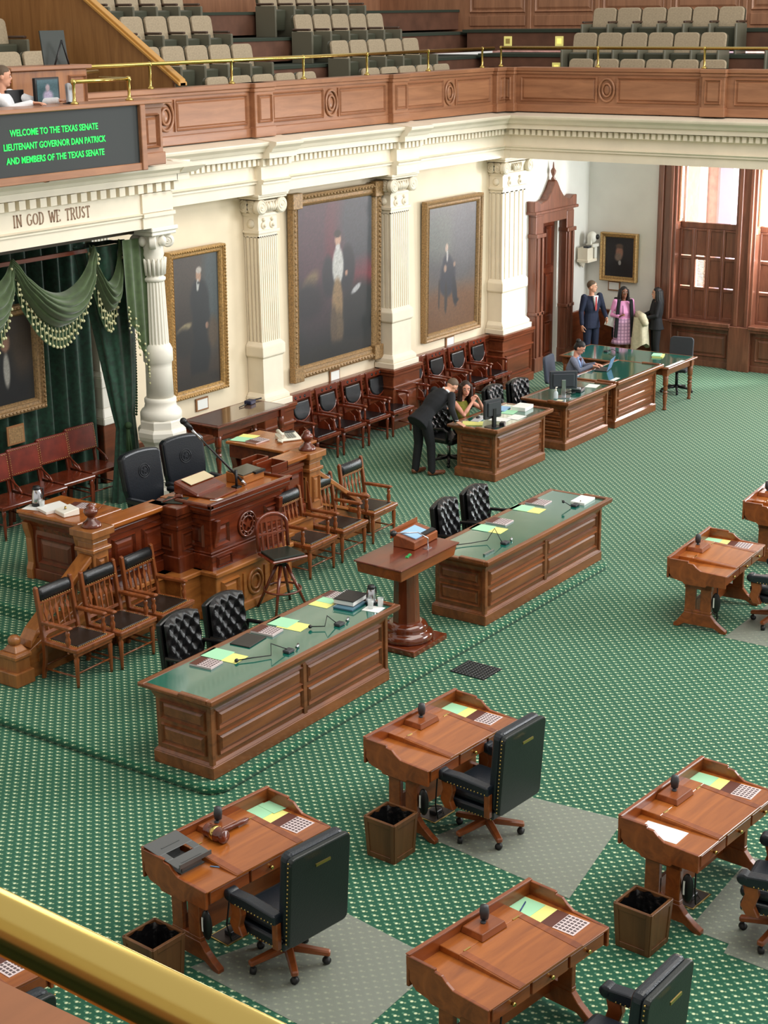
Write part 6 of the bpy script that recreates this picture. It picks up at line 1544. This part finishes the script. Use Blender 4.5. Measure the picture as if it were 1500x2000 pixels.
# ================================================================ things on the dais
zd = 1.533
sheet('napkin', 'white napkin under the flask on the dais wing desk', 'napkin', (12.26, 13.70, zd), .3, .2, .26, PAPER)
flask('steel water flask on the dais wing desk', (12.33, 13.74, zd+.002), 1.1); tumbler('clear tumbler beside the flask on the dais wing desk', (12.27, 13.60, zd+.002))
t = T('open_binder', 'open white ring binder on the dais wing desk', 'binder', (12.28, 13.36, zd), -.3)
q = MB().hexa([(-.15, -.02, .0), (.15, -.02, .0), (.15, .24, .0), (-.15, .24, .0), (-.15, -.02, .03), (.15, -.02, .05), (.15, .24, .05), (-.15, .24, .03)]); q.build('loose_pages', PAPER, t)
MB().hexa([(-.05, -.26, 0), (.15, -.26, 0), (.15, -.03, 0), (-.05, -.03, 0), (-.05, -.26, .05), (.15, -.26, .08), (.15, -.03, .08), (-.05, -.03, .05)]).build('binder_spine', WHITE, t, bevel=.006); MB().tube([(.03, -.14, .07), (.03, -.15, .09), (.03, -.16, .07)], .012, 6).build('spine_ring', BRASSN, t)
brochure('printed brochure beside the finial on the dais wing desk', (12.60, 13.30, zd), .3, .01, sx=.2, sy=.28)
o = MB().tube([(-.16, 0, .006), (.16, 0, .006)], .006, 6).build('pointer', CHAIRW); o.location = (12.74, 13.10, zd); o.rotation_euler = (0, 0, .5); tag(o, 'thin wooden pointer on the dais wing desk', 'pointer')
t = T('rostrum_gavel', 'dark gavel lying on a green pad on the rostrum pier', 'gavel', (13.36, 12.52, zd), .4)
MB().box(-.13, .13, -.13, .13, 0, .012).build('pad', mat('dark green pad', (40, 44, 34), .6), t, bevel=.003); MB().lathe([(0, -.05), (.026, -.045), (.022, -.03), (.03, 0), (.022, .03), (.026, .045), (0, .05)], (.05, -.03, .042), 12, 'y').build('head', MAHOG, t); MB().tube([(.05, -.03, .042), (-.16, .09, .03)], .01, 6).build('handle', MAHOG, t)
t = T('reading_slope', 'dark wooden sloping reading board on the rostrum top', 'stand', (13.86, 12.56, 1.536), .05); MB().prism([(-.2, 0), (.18, 0), (.18, .16), (-.2, .04)], 'x', -.3, .26).build('slope', MAHOG, t, bevel=.02); q = MB().box(-.2, .24, -.02, .14, 0, .006); q.xf(tr(0, 0, .115) @ rotx(.3)); q.build('paper', mat('cream paper', (212, 196, 160), .7), t)
o = MB().prism(rrect(-.24, .24, -.14, .14, .04), 'z', 0, .02).build('writing_board', MAHOG, bevel=.006); o.location = (13.84, 12.28, 1.536); o.rotation_euler = (0, 0, .1); tag(o, 'dark round-cornered board below the reading slope', 'board')
sheet('white_card', 'small white card on the front corner of the rostrum', 'card', (13.66, 12.10, 1.586), .35, .1, .16, PAPER)
bpy.data.objects['white_card'].location.z = 1.537; bpy.data.objects['white_card'].location.y = 12.12
t = T('wooden_box', 'orange-brown box with a dark glass slope on the rostrum top', 'box', (14.50, 12.40, 1.536), .02); MB().prism([(-.14, 0), (.14, 0), (.14, .13), (-.14, .10)], 'x', -.2, .2).build('body', OAK, t, bevel=.006); q = MB().box(-.19, .19, -.12, .12, 0, .012); q.xf(tr(0, 0, .118) @ rotx(.11)); q.build('glass_slope', mat('smoked glass', (80, 80, 72), .1), t); MB().box(-.0, .19, -.17, -.12, .09, .12).build('ledge', BLACK, t)
t = T('letter_trays', 'small red-brown letter trays at the end of the rostrum top', 'tray', (14.92, 12.32, 1.536), 0)
MB().box(-.12, .2, -.1, -.08, 0, .12).box(-.12, .2, .14, .16, 0, .12).box(.18, .2, -.1, .16, 0, .12).box(-.12, .2, -.1, .16, 0, .01).build('tray', MAHOG, t, bevel=.004); MB().box(-.12, .2, .2, .22, 0, .14).box(-.12, .2, .38, .4, 0, .14).box(.18, .2, .2, .4, 0, .14).build('back_tray', MAHOG, t, bevel=.004)
t = T('stand_microphone', 'long slanting black boom microphone rising from the rostrum', 'microphone', (14.27, 12.20, 1.536), 0)
MB().tube([(0, 0, 0.02), (-.46, .37, .72)], [.016, .010], 8).build('boom', BLACK, t); MB().tube([(-.38, .31, .60), (-.49, .395, .765)], [.012, .018], 8).build('shock_tube', CHROME, t)
MB().tube([(-.49, .395, .765), (-.545, .44, .85)], [.03, .036], 10).ball((-.56, .45, .87), .042, 10, 8).build('foam_head', BLACK, t); MB().tube([(0, 0, .02), (-.04, .03, .08)], .02, 8).build('steel_collar', STEEL, t); MB().tube([(-.10, .06, 0), (-.09, .07, .22)], .016, 8).box(-.14, -.05, .02, .11, 0, .02).build('stand', BLACK, t)
# ivory telephone and papers on the far wing desk
t = T('desk_telephone', 'ivory multi-line desk telephone beside the far finial', 'telephone', (16.33, 13.18, zd), R(-30))
MB().prism([(-.12, 0), (.12, 0), (.12, .075), (-.12, .03)], 'x', -.15, .15).build('body', PHONEW, t, bevel=.01)
MB().tube([(-.11, -.1, .075), (-.11, 0, .10), (-.11, .1, .105)], [.028, .02, .028], 8).build('handset', PHONEW, t, bevel=0)
q = MB()
for i in range(4):
    for j in range(5): q.cbox(-.03+.032*i, -.09+.03*j, .048+.0056*j, .022, .018, .012)
stuff(q.build('keypad', mat('grey keys', (150, 150, 142), .5), t)); q = MB().box(-.02, .12, .06, .1, .0, .006); q.xf(tr(0, 0, .064) @ rotx(.18)); q.build('display', DGREY, t)
MB().tube([(-.17+.03*math.sin(k*1.9), -.05-.02*k*.8, .02+.01*math.cos(k*2.2)) for k in range(9)], .012, 6).build('coiled_cord', PHONEW, t)
sheet('yellow_sheet', 'pale yellow sheet on the wing desk with the telephone', 'paper', (16.12, 13.72, zd), .2, .26, .26, YELLOWP, 'yellow sheets'); sheet('green_sheet', 'mint green sheet on the wing desk with the telephone', 'paper', (15.98, 13.70, zd+.002), .2, .22, .26, GREENP, 'green sheets'); brochure('printed brochure on the wing desk with the telephone', (16.02, 13.46, zd), 1.5, .016, sx=.2, sy=.26)
t = T('conference_unit', 'small dark-blue device with cables on the long polished table', 'device', (17.95, 15.20, 1.435), .2); MB().box(-.08, .08, -.06, .06, 0, .06).build('housing', mat('dark blue plastic', (34, 38, 66), .4), t, bevel=.01); MB().tube([(-.3, .02, .01), (-.15, .0, .02), (-.06, 0, .02)], .008, 5).tube([(.06, 0, .02), (.2, .02, .02), (.32, -.02, .02)], .012, 5).build('cables', BLACK, t)
t = T('small_wooden_stand', 'white box beside the high-backed chair at the microphone', 'box', (14.52, 12.92, 1.25), 0); MB().box(-.1, .1, -.06, .06, 0, .12).build('body', PAPER, t, bevel=.005); MB().box(-.3, .4, -.1, .2, -.57, .0).build('shelf_unit', MAHOG, t)
# wall camera in the corner
t = T('robotic_camera', 'white robotic camera with a round black lens on a cream bracket shelf in the corner', 'camera', (29.90, 15.96, 1.98), 0)
MB().box(-.24, .16, -.12, .14, .0, .06).box(-.22, .02, -.10, .14, .04, .30).prism([(-.2, 0), (.1, 0), (.0, -.14)], 'y', .1, .14).build('bracket_shelf', CREAM, t, bevel=.008)
MB().prism(rrect(-.05, .2, -.15, .05, .04), 'z', .30, .37).box(.06, .16, -.12, .12, .06, .3).build('camera_base', WHITE, t, bevel=.01)
MB().ball((.05, -.05, .50), (.11, .1, .12), 16, 12).box(-.06, .0, -.08, 0, .36, .5).build('camera_head', WHITE, t); MB().lathe([(0, 0), (.05, 0), (.055, -.03), (.03, -.05), (0, -.05)], (.08, -.14, .51), 16, 'y').build('lens', BLACK, t); MB().box(-.2, -.06, -.1, .02, .30, .34).build('power_unit', DGREY, t, bevel=.006)

# ================================================================ people
SUITK = mat('black suit cloth', (20, 22, 27), .85, noise=(.15, 60)); NAVYS = mat('navy suit cloth', (26, 34, 58), .85, noise=(.15, 60)); OLIVE = mat('olive knit', (122, 120, 38), .85, noise=(.08, 40))
GREYB = mat('grey blue blazer cloth', (116, 122, 142), .85, noise=(.08, 60)); PINK = mat('pink blouse', (236, 158, 206), .7); BLACKC = mat('black cloth', (20, 20, 24), .85); CREAMC = mat('cream wool', (200, 190, 162), .9, noise=(.05, 20)); SHIRT = mat('white shirt cloth', (232, 234, 238), .7, noise=(.03, 20))
def plaid():
    m = mat('pink and white tweed check', (214, 170, 200), .85); nt = m.node_tree; b = nt.nodes['Principled BSDF']
    tc = nt.nodes.new('ShaderNodeTexCoord'); out = None
    for i, ax in enumerate(('X', 'Z')):
        w_ = nt.nodes.new('ShaderNodeTexWave'); w_.bands_direction = ax; w_.inputs['Scale'].default_value = 4.6
        nt.links.new(tc.outputs['Object'], w_.inputs['Vector'])
        cr = nt.nodes.new('ShaderNodeValToRGB'); cr.color_ramp.elements[0].position = .12; cr.color_ramp.elements[1].position = .2
        cr.color_ramp.elements[0].color = lin((160, 118, 154)); cr.color_ramp.elements[1].color = lin((226, 182, 212)); nt.links.new(w_.outputs['Fac'], cr.inputs['Fac'])
        if out is None: out = cr.outputs['Color']
        else:
            mx = nt.nodes.new('ShaderNodeMix'); mx.data_type = 'RGBA'; mx.blend_type = 'DARKEN'; mx.inputs[0].default_value = .8; nt.links.new(out, mx.inputs[6]); nt.links.new(cr.outputs['Color'], mx.inputs[7]); out = mx.outputs[2]
    nt.links.new(out, b.inputs['Base Color']); return m
TWEED = plaid()
def remeshed(mb, name, m, parent, vox=.012, smooth=3):
    o = mb.build(name, m)
    r = o.modifiers.new('r', 'REMESH'); r.mode = 'VOXEL'; r.voxel_size = vox; r.use_smooth_shade = True
    s = o.modifiers.new('s', 'SMOOTH'); s.iterations = smooth; s.factor = .5
    dg = bpy.context.evaluated_depsgraph_get(); me = bpy.data.meshes.new_from_object(o.evaluated_get(dg)); old = o.data
    o.modifiers.clear(); o.data = me; bpy.data.meshes.remove(old); me.name = name
    if not me.materials: me.materials.append(m)
    me.polygons.foreach_set('use_smooth', [True]*len(me.polygons)); o.parent = parent; return o
V = Vector
def limb(m, pts, rs, n=10):
    # densely sampled tapered tube with round ends
    P = [V(p) for p in pts]
    m.tube(P, rs, n)
    for p, r in zip(P, rs): m.ball(p, r, 10, 8)
def loft(m, secs, n=18):
    vs = []
    for c, rx, ry, xd, yd in secs:
        for k in range(n):
            a = 2*PI*k/n; ca, sa = math.cos(a), math.sin(a)
            vs.append(V(c)+V(xd)*rx*(abs(ca)**.85*(1 if ca > 0 else -1))+V(yd)*ry*sa)
    M_ = len(secs); fs = [(i*n+k, i*n+(k+1) % n, (i+1)*n+(k+1) % n, (i+1)*n+k) for i in range(M_-1) for k in range(n)]
    fs += [tuple(range(n))[::-1], tuple((M_-1)*n+k for k in range(n))]
    m.add(vs, fs, True)
def torso_secs(J, g=0.0, female=False, lo=0.0, hi=1.0):
    pel, ch, nk = V(J['pel']), V(J['chest']), V(J['neck'])
    sh = V(J['shL'])-V(J['shR']); xd = sh.normalized(); hipx = (V(J['hipL'])-V(J['hipR'])).normalized()
    out = []
    prof = [(0, .165, .115), (.25, .150, .110), (.45, .135, .10), (.75, .165, .118), (1.0, .178, .115), (1.18, .165, .095), (1.3, .10, .075)] if not female else [(0, .168, .118), (.25, .148, .105), (.45, .122, .092), (.75, .142, .118), (1.0, .150, .105), (1.18, .14, .085), (1.3, .08, .065)]
    up1 = ch-pel; up2 = nk-ch
    for tt, rx, ry in prof:
        c = pel+up1*tt if tt <= 1 else ch+up2*((tt-1)/.36)
        x = (hipx*(1-min(1, tt))+xd*min(1, tt)).normalized(); up = (up1 if tt < 1 else up2).normalized(); y = up.cross(x).normalized()
        out.append((c, rx+g, ry+g, x, y))
    return out
def hand(m, wr, d, nrm, side, curl=.5, spread=.22, s=1.0):
    d = V(d).normalized(); nrm = V(nrm); nrm = (nrm-d*nrm.dot(d)).normalized(); x = d.cross(nrm)
    w = V(wr); palm = w+d*.055*s
    loft(m, [(w-d*.01, .026*s, .018*s, x, nrm), (w+d*.03*s, .034*s, .016*s, x, nrm), (w+d*.075*s, .04*s, .014*s, x, nrm), (w+d*.095*s, .038*s, .012*s, x, nrm)], 12)
    for i, (o_, L_) in enumerate(((-.03, .062), (-.01, .074), (.01, .078), (.03, .07))):
        b = w+d*.088*s+x*o_*s; p = [b]; ang = 0
        for j in range(3):
            ang += curl*(.35+.3*j); dd = (d*math.cos(ang)+nrm*math.sin(ang)+x*o_*spread*4).normalized(); p.append(p[-1]+dd*L_*s*(.45, .32, .25)[j])
        limb(m, p, [.0095*s, .009*s, .008*s, .007*s], 6)
    b = w+d*.03*s+x*side*.03*s
    p = [b, b+(d*.55+x*side*.7+nrm*.25).normalized()*.035*s, b+(d*.8+x*side*.6+nrm*.4).normalized()*.065*s, b+(d*.95+x*side*.45+nrm*.55).normalized()*.09*s]
    limb(m, p, [.013*s, .012*s, .010*s, .008*s], 6)
def person(label, loc, rz, J, body_m, cl, vox=.012):
    t = T('person', label, 'person', loc, rz)
    fem = cl.get('female', False); k = .9 if fem else 1.0
    b = MB(); loft(b, torso_secs(J, -.012, fem))
    hd = V(J['head']); nk = V(J['neck'])
    hp = J.get('hp', (0, 0)); HM = Matrix.Translation(hd) @ rotz(hp[0]) @ rotx(hp[1])     # yaw, pitch (positive pitch looks down)
    base = HM @ V((0, .02, -.09))
    limb(b, [nk-(base-nk)*.3, base], [.055*k, .05*k])
    q = MB(); q.ball((0, .012, .02), (.077, .098, .105), 18, 14).ball((0, -.012, -.045), (.058, .072, .07), 16, 12).ball((0, -.05, -.092), (.03, .03, .022), 10, 8)
    q.add([(-.013, -.086, -.028), (.013, -.086, -.028), (0, -.112, -.026), (0, -.09, .02)], [(0, 1, 2), (1, 3, 2), (3, 0, 2), (0, 3, 1)])
    for s in (-1, 1): q.ball((s*.078, .018, -.01), (.012, .022, .032), 8, 6)
    q.xf(HM); b.add(q.v, q.f)
    for s, S in ((-1, 'R'), (1, 'L')):
        sh, el, wr = V(J['sh'+S]), V(J['el'+S]), V(J['wr'+S])
        limb(b, [sh, (sh+el)/2, el, el+(wr-el)*.3, wr], [.05*k, .046*k, .037*k, .038*k, .026*k])
        hx = J.get('hand'+S)
        if hx: hand(b, wr, hx[0], hx[1], hx[2] if len(hx) > 2 else -s, hx[3] if len(hx) > 3 else .5, s=k)
        hip, kn, an, toe = V(J['hip'+S]), V(J['kn'+S]), V(J['an'+S]), V(J['toe'+S])
        limb(b, [hip, (hip+kn)/2, kn, kn+(an-kn)*.35, an], [.08, .072, .052, .053, .036]); limb(b, [an-V((0, 0, .02)), toe], [.036, .03])
    remeshed(b, 'body', body_m, t, vox*.75, 2)
    # face
    fc = MB()
    for s in (-1, 1): fc.ball((s*.032, -.079, .006), (.013, .008, .008), 8, 6)
    fc.xf(HM); e = fc.build('eyes', mat('eye white', (222, 218, 212), .3), t)
    fc = MB()
    for s in (-1, 1): fc.ball((s*.032, -.085, .006), (.007, .004, .007), 8, 6).tube([(s*.05, -.074, .026), (s*.032, -.084, .031), (s*.016, -.086, .027)], .0045, 5)
    fc.xf(HM); fc.build('iris_and_brows', cl.get('hair', HAIRB), t)
    fc = MB().ball((0, -.083, -.062), (.024, .008, .008), 10, 6); fc.xf(HM); fc.build('lips', mat('lips', (168, 92, 84), .5), t)
    # hair
    h = MB(); h.ball((0, .020, .034), (.083, .100, .096), 18, 14)
    if cl.get('full'): h.ball((0, .035, -.015), (.082, .085, .08), 14, 10)
    if cl.get('long'):
        L = cl['long']
        for i in range(-5, 6):
            a = i/5*2.0; x0, y0 = .082*math.sin(a), .022+.09*math.cos(a)
            h.tube([(x0*.9, y0*.9, .06), (x0*1.05, y0, -.05), (x0*1.15+.0, y0+.015, -.16-.0*L), (x0*1.25, y0+.01, -.2-L*.5), (x0*1.1, y0, -.2-L)], [.035, .036, .038, .034, .016], 8)
    # cut the hair back from the face
    hh = MB(); hh.v = [((x, max(y, -.045 if z < .055 else -.088), z) if not cl.get('long') else (x, y, z)) for x, y, z in h.v]; hh.f = h.f; hh.sm = h.sm
    hh.v = [(x, y+(.07 if (y < -.03 and z < .045 and abs(x) < .07) else 0), z) for x, y, z in hh.v]
    if not cl.get('long'): hh.v = [(x, y, max(z, (-.075 if cl.get('full') else -.05) if y > .02 else (-.02 if y > -.02 else .02))) for x, y, z in hh.v]
    hh.xf(HM); remeshed(hh, 'hair', cl.get('hair', HAIRB), t, .009, 2)
    if cl.get('bun'): 
        q = MB().ball((0, .09, .09), (.05, .05, .045), 12, 8); q.xf(HM); q.build('hair_bun', cl.get('hair', HAIRB), t)
    # top garment
    g = MB(); tg = cl.get('top_g', .012)
    secs = torso_secs(J, tg, fem)
    if cl.get('coat'):      # jacket skirt below the waist
        c, rx, ry, x, y = secs[0]; up = (secs[1][0]-secs[0][0]).normalized(); secs = [(c-up*cl['coat'], rx+.02, ry+.03, x, y)]+secs
    loft(g, secs)
    for s, S in ((-1, 'R'), (1, 'L')):
        sh, el, wr = V(J['sh'+S]), V(J['el'+S]), V(J['wr'+S])
        slv = cl.get('sleeve', 1.0)
        if slv >= 1: limb(g, [sh, (sh+el)/2, el, wr-(wr-el)*.1], [.068*k, .062*k, .054*k, .043*k])
        elif slv > 0: limb(g, [sh, sh+(el-sh)*slv], [.064*k, .058*k])
    remeshed(g, cl.get('top_name', 'jacket'), cl['top'], t, vox, 3)
    if cl.get('legs') is not None:
        g = MB()
        loft(g, [(s_[0], s_[1], s_[2], s_[3], s_[4]) for s_ in torso_secs(J, .008, fem)[:2]])
        for S in 'RL':
            hip, kn, an = V(J['hip'+S]), V(J['kn'+S]), V(J['an'+S])
            limb(g, [hip, (hip+kn)/2, kn, an+V((0, 0, .0))], [.098*k, .09*k, .075*k, .062*k])
        remeshed(g, cl.get('leg_name', 'trousers'), cl['legs'], t, vox, 3)
    for S in 'RL':
        an, toe = V(J['an'+S]), V(J['toe'+S]); d = (toe-an); d.z = 0; d.normalize()
        g = MB(); limb(g, [V((an.x, an.y, an.z-.03))-d*.035, V((an.x, an.y, an.z-.035))+d*.06, V((toe.x, toe.y, toe.z+.01))+d*.03], [.043, .043, .034])
        zf = J.get('zf', 0.0); g.v = [(x, y, max(z, zf+.002)) for x, y, z in g.v]; remeshed(g, 'shoe', cl.get('shoe', BLACK), t, .012, 2)
    return t, HM
def stand(h=1.72, w=.19, hipw=.09):
    s = h/1.75
    return dict(pel=(0, 0, .95*s), chest=(0, 0, 1.27*s), neck=(0, .01, 1.47*s), head=(0, -.015, 1.62*s), shR=(-w, .0, 1.42*s), shL=(w, .0, 1.42*s), elR=(-w-.05, .02, 1.13*s), elL=(w+.05, .02, 1.13*s), wrR=(-w-.06, -.05, .88*s), wrL=(w+.06, -.05, .88*s),
        hipR=(-hipw, 0, .90*s), hipL=(hipw, 0, .90*s), knR=(-hipw-.01, -.01, .49*s), knL=(hipw+.01, -.01, .49*s), anR=(-hipw-.01, .02, .08), anL=(hipw+.01, .02, .08), toeR=(-hipw-.03, -.14, .03), toeL=(hipw+.03, -.14, .03))
def sit(h=1.25, w=.17, seat=.48):
    return dict(pel=(0, .0, seat+.10), chest=(0, -.02, seat+.40), neck=(0, -.02, seat+.58), head=(0, -.05, seat+.74), shR=(-w, -.02, seat+.53), shL=(w, -.02, seat+.53), elR=(-w-.06, -.12, seat+.27), elL=(w+.06, -.12, seat+.27), wrR=(-.1, -.36, seat+.33), wrL=(.1, -.36, seat+.33),
        hipR=(-.09, -.02, seat+.09), hipL=(.09, -.02, seat+.09), knR=(-.11, -.42, seat+.06), knL=(.11, -.42, seat+.06), anR=(-.11, -.40, .09), anL=(.11, -.40, .09), toeR=(-.12, -.55, .03), toeL=(.12, -.55, .03))

# the man bending over the counter
J = dict(pel=(0, .10, .93), chest=(0, -.20, 1.16), neck=(0, -.40, 1.29), head=(0, -.54, 1.33), hp=(.0, .85), shR=(-.2, -.34, 1.24), shL=(.2, -.34, 1.26), elR=(-.30, -.28, 1.0), wrR=(-.36, -.28, .935), elL=(.30, -.42, 1.0), wrL=(.22, -.6, .92),
  hipR=(-.09, .1, .89), hipL=(.09, .1, .89), knR=(-.12, .02, .48), knL=(.11, .08, .48), anR=(-.15, .03, .08), anL=(.12, .14, .08), toeR=(-.20, -.14, .03), toeL=(.13, -.03, .03))
J['elR'] = (-.34, -.22, 1.06); J['wrR'] = (-.50, -.18, .90); J['handR'] = ((-.75, -.45, -.35), (.2, -.1, -1), 1, .25); J['handL'] = ((0, -.8, -.2), (0, 0, -1), -1, .3)
p, HM = person('person in a black suit and brown shoes bending over a counter, hand on its corner', (20.42, 13.68, 0), R(75), J, SKIN, dict(top=SUITK, legs=SUITK, coat=.14, hair=HAIRG, shoe=mat('brown leather shoe', (112, 66, 44), .4)))
MB().tube([(-.07, -.40, 1.27), (0, -.45, 1.25), (.07, -.40, 1.27), (.0, -.35, 1.33), (-.07, -.40, 1.27)], .022, 8).build('shirt_collar', SHIRT, p)
MB().lathe([(.036, -.02), (.038, .02)], (0, 0, 0), 12).build('shirt_cuff', SHIRT, p).location = (-.485, -.185, .912)
# the woman in olive
J = sit(seat=.47); J['elR'] = (-.25, -.26, .86); J['wrR'] = (-.08, -.30, 1.05); J['elL'] = (.24, -.28, .86); J['wrL'] = (.05, -.34, 1.05); J['handR'] = ((.5, -.15, .8), (.9, .2, -.3), 1, .6); J['handL'] = ((-.5, .1, .75), (-.9, .2, -.3), -1, .6); J['hp'] = (-.75, .12); J['head'] = (0, -.11, 1.23)
p, HM = person('person with long brown hair in a sleeveless olive top, hands clasped at the chin', (21.30, 13.62, 0), R(-4), J, SKIN3, dict(female=True, top=OLIVE, top_name='sleeveless_top', sleeve=0, legs=BLACKC, hair=HAIRB, long=.16), vox=.011)
# the woman with the laptop
J = sit(seat=.47); J['chest'] = (0, -.06, .86); J['neck'] = (0, -.10, 1.05); J['head'] = (0, -.17, 1.19); J['shR'] = (-.17, -.08, 1.0); J['shL'] = (.17, -.08, 1.0); J['elR'] = (-.22, -.22, .82); J['elL'] = (.22, -.22, .82); J['wrR'] = (-.07, -.42, .895); J['wrL'] = (.09, -.44, .895); J['handR'] = ((.1, -.9, -.1), (0, 0, -1), 1, .5); J['handL'] = ((-.1, -.9, -.1), (0, 0, -1), -1, .5); J['hp'] = (.0, .55)
p, HM = person('person with dark pinned-up hair in a grey-blue blazer typing on a laptop', (25.24, 13.78, 0), R(16), J, SKIN3, dict(female=True, top=GREYB, legs=BLACKC, hair=HAIRK, bun=True, full=True))
q = MB()
for s in (-1, 1): q.tube([(s*.03, -.135, 1.03), (s*.07, -.185, .93), (s*.035, -.20, .80)], [.016, .026, .014], 6, flat=.6)
q.build('lapels', mat('light blue lapel', (150, 178, 224), .7), p); MB().prism([(-.05, 1.0), (.05, 1.0), (.0, .8)], 'y', -.195, -.15).build('burgundy_top', mat('burgundy knit', (70, 26, 36), .8), p)
# the man in navy
J = stand(1.77); J['elL'] = (.26, -.06, 1.15); J['wrL'] = (.2, -.24, 1.02); J['handL'] = ((-.2, -.5, -.7), (-1, 0, 0), -1, .6); J['wrR'] = (-.27, -.06, .88); J['handR'] = ((0, -.25, -1), (.9, 0, 0), 1, .7); J['hp'] = (.7, .0)
p, HM = person('person in a navy suit and red tie standing near the carved door with papers', (28.95, 15.35, 0), R(-26), J, SKIN, dict(top=NAVYS, legs=NAVYS, coat=.16, hair=HAIRG))
MB().prism([(-.055, 1.47), (.055, 1.47), (.0, 1.16)], 'y', -.15, -.10).build('shirt_front', SHIRT, p); MB().prism([(-.016, 1.45), (.016, 1.45), (.022, 1.2), (0, 1.16), (-.022, 1.2)], 'y', -.158, -.14).build('red_tie', mat('brick red tie', (168, 58, 58), .6), p)
o = MB().box(-.11, .11, -.004, .004, -.16, .16).build('paper_sheaf', PAPER); o.location = (29.22, 15.02, .97); o.rotation_euler = (.1, .35, R(-40)); tag(o, 'white papers held by the person in navy', 'paper')
# the woman in pink
J = stand(1.62, .165, .085); J['elR'] = (-.25, .0, 1.05); J['wrR'] = (-.12, -.20, 1.04); J['handR'] = ((.4, -.5, .4), (.5, 0, -.6), 1, .9); J['wrL'] = (.25, -.03, .80); J['handL'] = ((0, -.1, -1), (-1, 0, 0), -1, .6); J['hp'] = (.1, .0)
p, HM = person('person with long black hair, pink sleeves, black vest and pink checked skirt', (29.38, 14.85, 0), R(-50), J, SKIN2, dict(female=True, top=PINK, top_name='blouse', top_g=.02, hair=HAIRK, long=.22, shoe=BLACK))
q = MB(); loft(q, [((0, 0, .46), .235, .18, (1, 0, 0), (0, 1, 0)), ((0, 0, .53), .215, .165, (1, 0, 0), (0, 1, 0)), ((0, 0, .54), .19, .15, (1, 0, 0), (0, 1, 0)), ((0, 0, .85), .19, .145, (1, 0, 0), (0, 1, 0)), ((0, 0, .98), .165, .13, (1, 0, 0), (0, 1, 0))]); q.build('checked_skirt', TWEED, p)
q = MB()
for s in (-1, 1): q.prism([(s*.09, 1.38), (s*.155, 1.38), (s*.185, 1.0), (s*.21, .6), (s*.14, .6), (s*.12, 1.0)], 'y', -.16, -.10)
q.prism([(-.2, .55), (.2, .55), (.16, 1.38), (-.16, 1.38)], 'y', .12, .17); q.build('long_vest', BLACKC, p, bevel=.01)
o = MB().tube([(0, 0, -.1), (0, 0, .12)], [.008, .006], 6).build('pen', BLACK); o.location = (29.21, 14.77, 1.17); o.rotation_euler = (.2, -.5, 0); tag(o, 'dark pen held upright by the person in pink', 'pen')
# the woman with the cream coat
J = stand(1.62, .165, .085); J['elR'] = (-.22, -.06, 1.08); J['wrR'] = (-.14, -.28, 1.02); J['elL'] = (.22, -.06, 1.08); J['wrL'] = (.12, -.28, 1.02); J['handR'] = ((.8, -.4, 0), (0, 0, -1), 1, .7); J['handL'] = ((-.8, -.4, 0), (0, 0, -1), -1, .7)
p, HM = person('person with long black hair in black clothes, seen from the side, holding a cream coat', (29.62, 14.22, 0), R(-140), J, SKIN, dict(female=True, top=BLACKC, top_name='black_top', coat=.1, legs=BLACKC, hair=HAIRK, long=.30))
def coat(u, v):
    a = u*2*PI
    e = 1+.10*math.sin(3*a+2)*(1-v)
    return ((.20-.05*v)*math.cos(a)*(1+.07*math.sin(5*a+3*v))*e, -.33+(.19-.05*v)*math.sin(a)*(1+.10*math.sin(5*a+1)), .44+.07*math.sin(2*a+.7)*(1-v)+.60*v)
q = MB().grid(coat, 48, 10); q = q.build('cream_coat', CREAMC); q.location = p.location; q.rotation_euler = p.rotation_euler; tag(q, 'cream wool coat hanging over the arms of the person in black', 'coat')
q2 = MB(); limb(q2, [(-.22, -.30, .98), (-.1, -.34, 1.05), (.12, -.32, 1.04), (.22, -.28, .94)], [.08, .09, .09, .07]); q2.build('coat_fold', CREAMC, q)
# the man in white at the press desk
J = sit(seat=.45); J['elR'] = (-.25, -.25, .84); J['wrR'] = (-.1, -.45, .90); J['elL'] = (.30, -.32, .88); J['wrL'] = (.34, -.56, .905); J['handL'] = ((.6, -.8, 0), (0, 0, -1), -1, .3); J['handR'] = ((0, -.9, 0), (0, 0, -1), 1, .3); J['hp'] = (.5, .1)
p, HM = person('person in a white shirt with cropped hair at the press desk above the message board', (13.14, 14.72, 5.15), R(20), J, SKIN, dict(top=SHIRT, top_name='shirt', legs=BLACKC, hair=HAIRG))
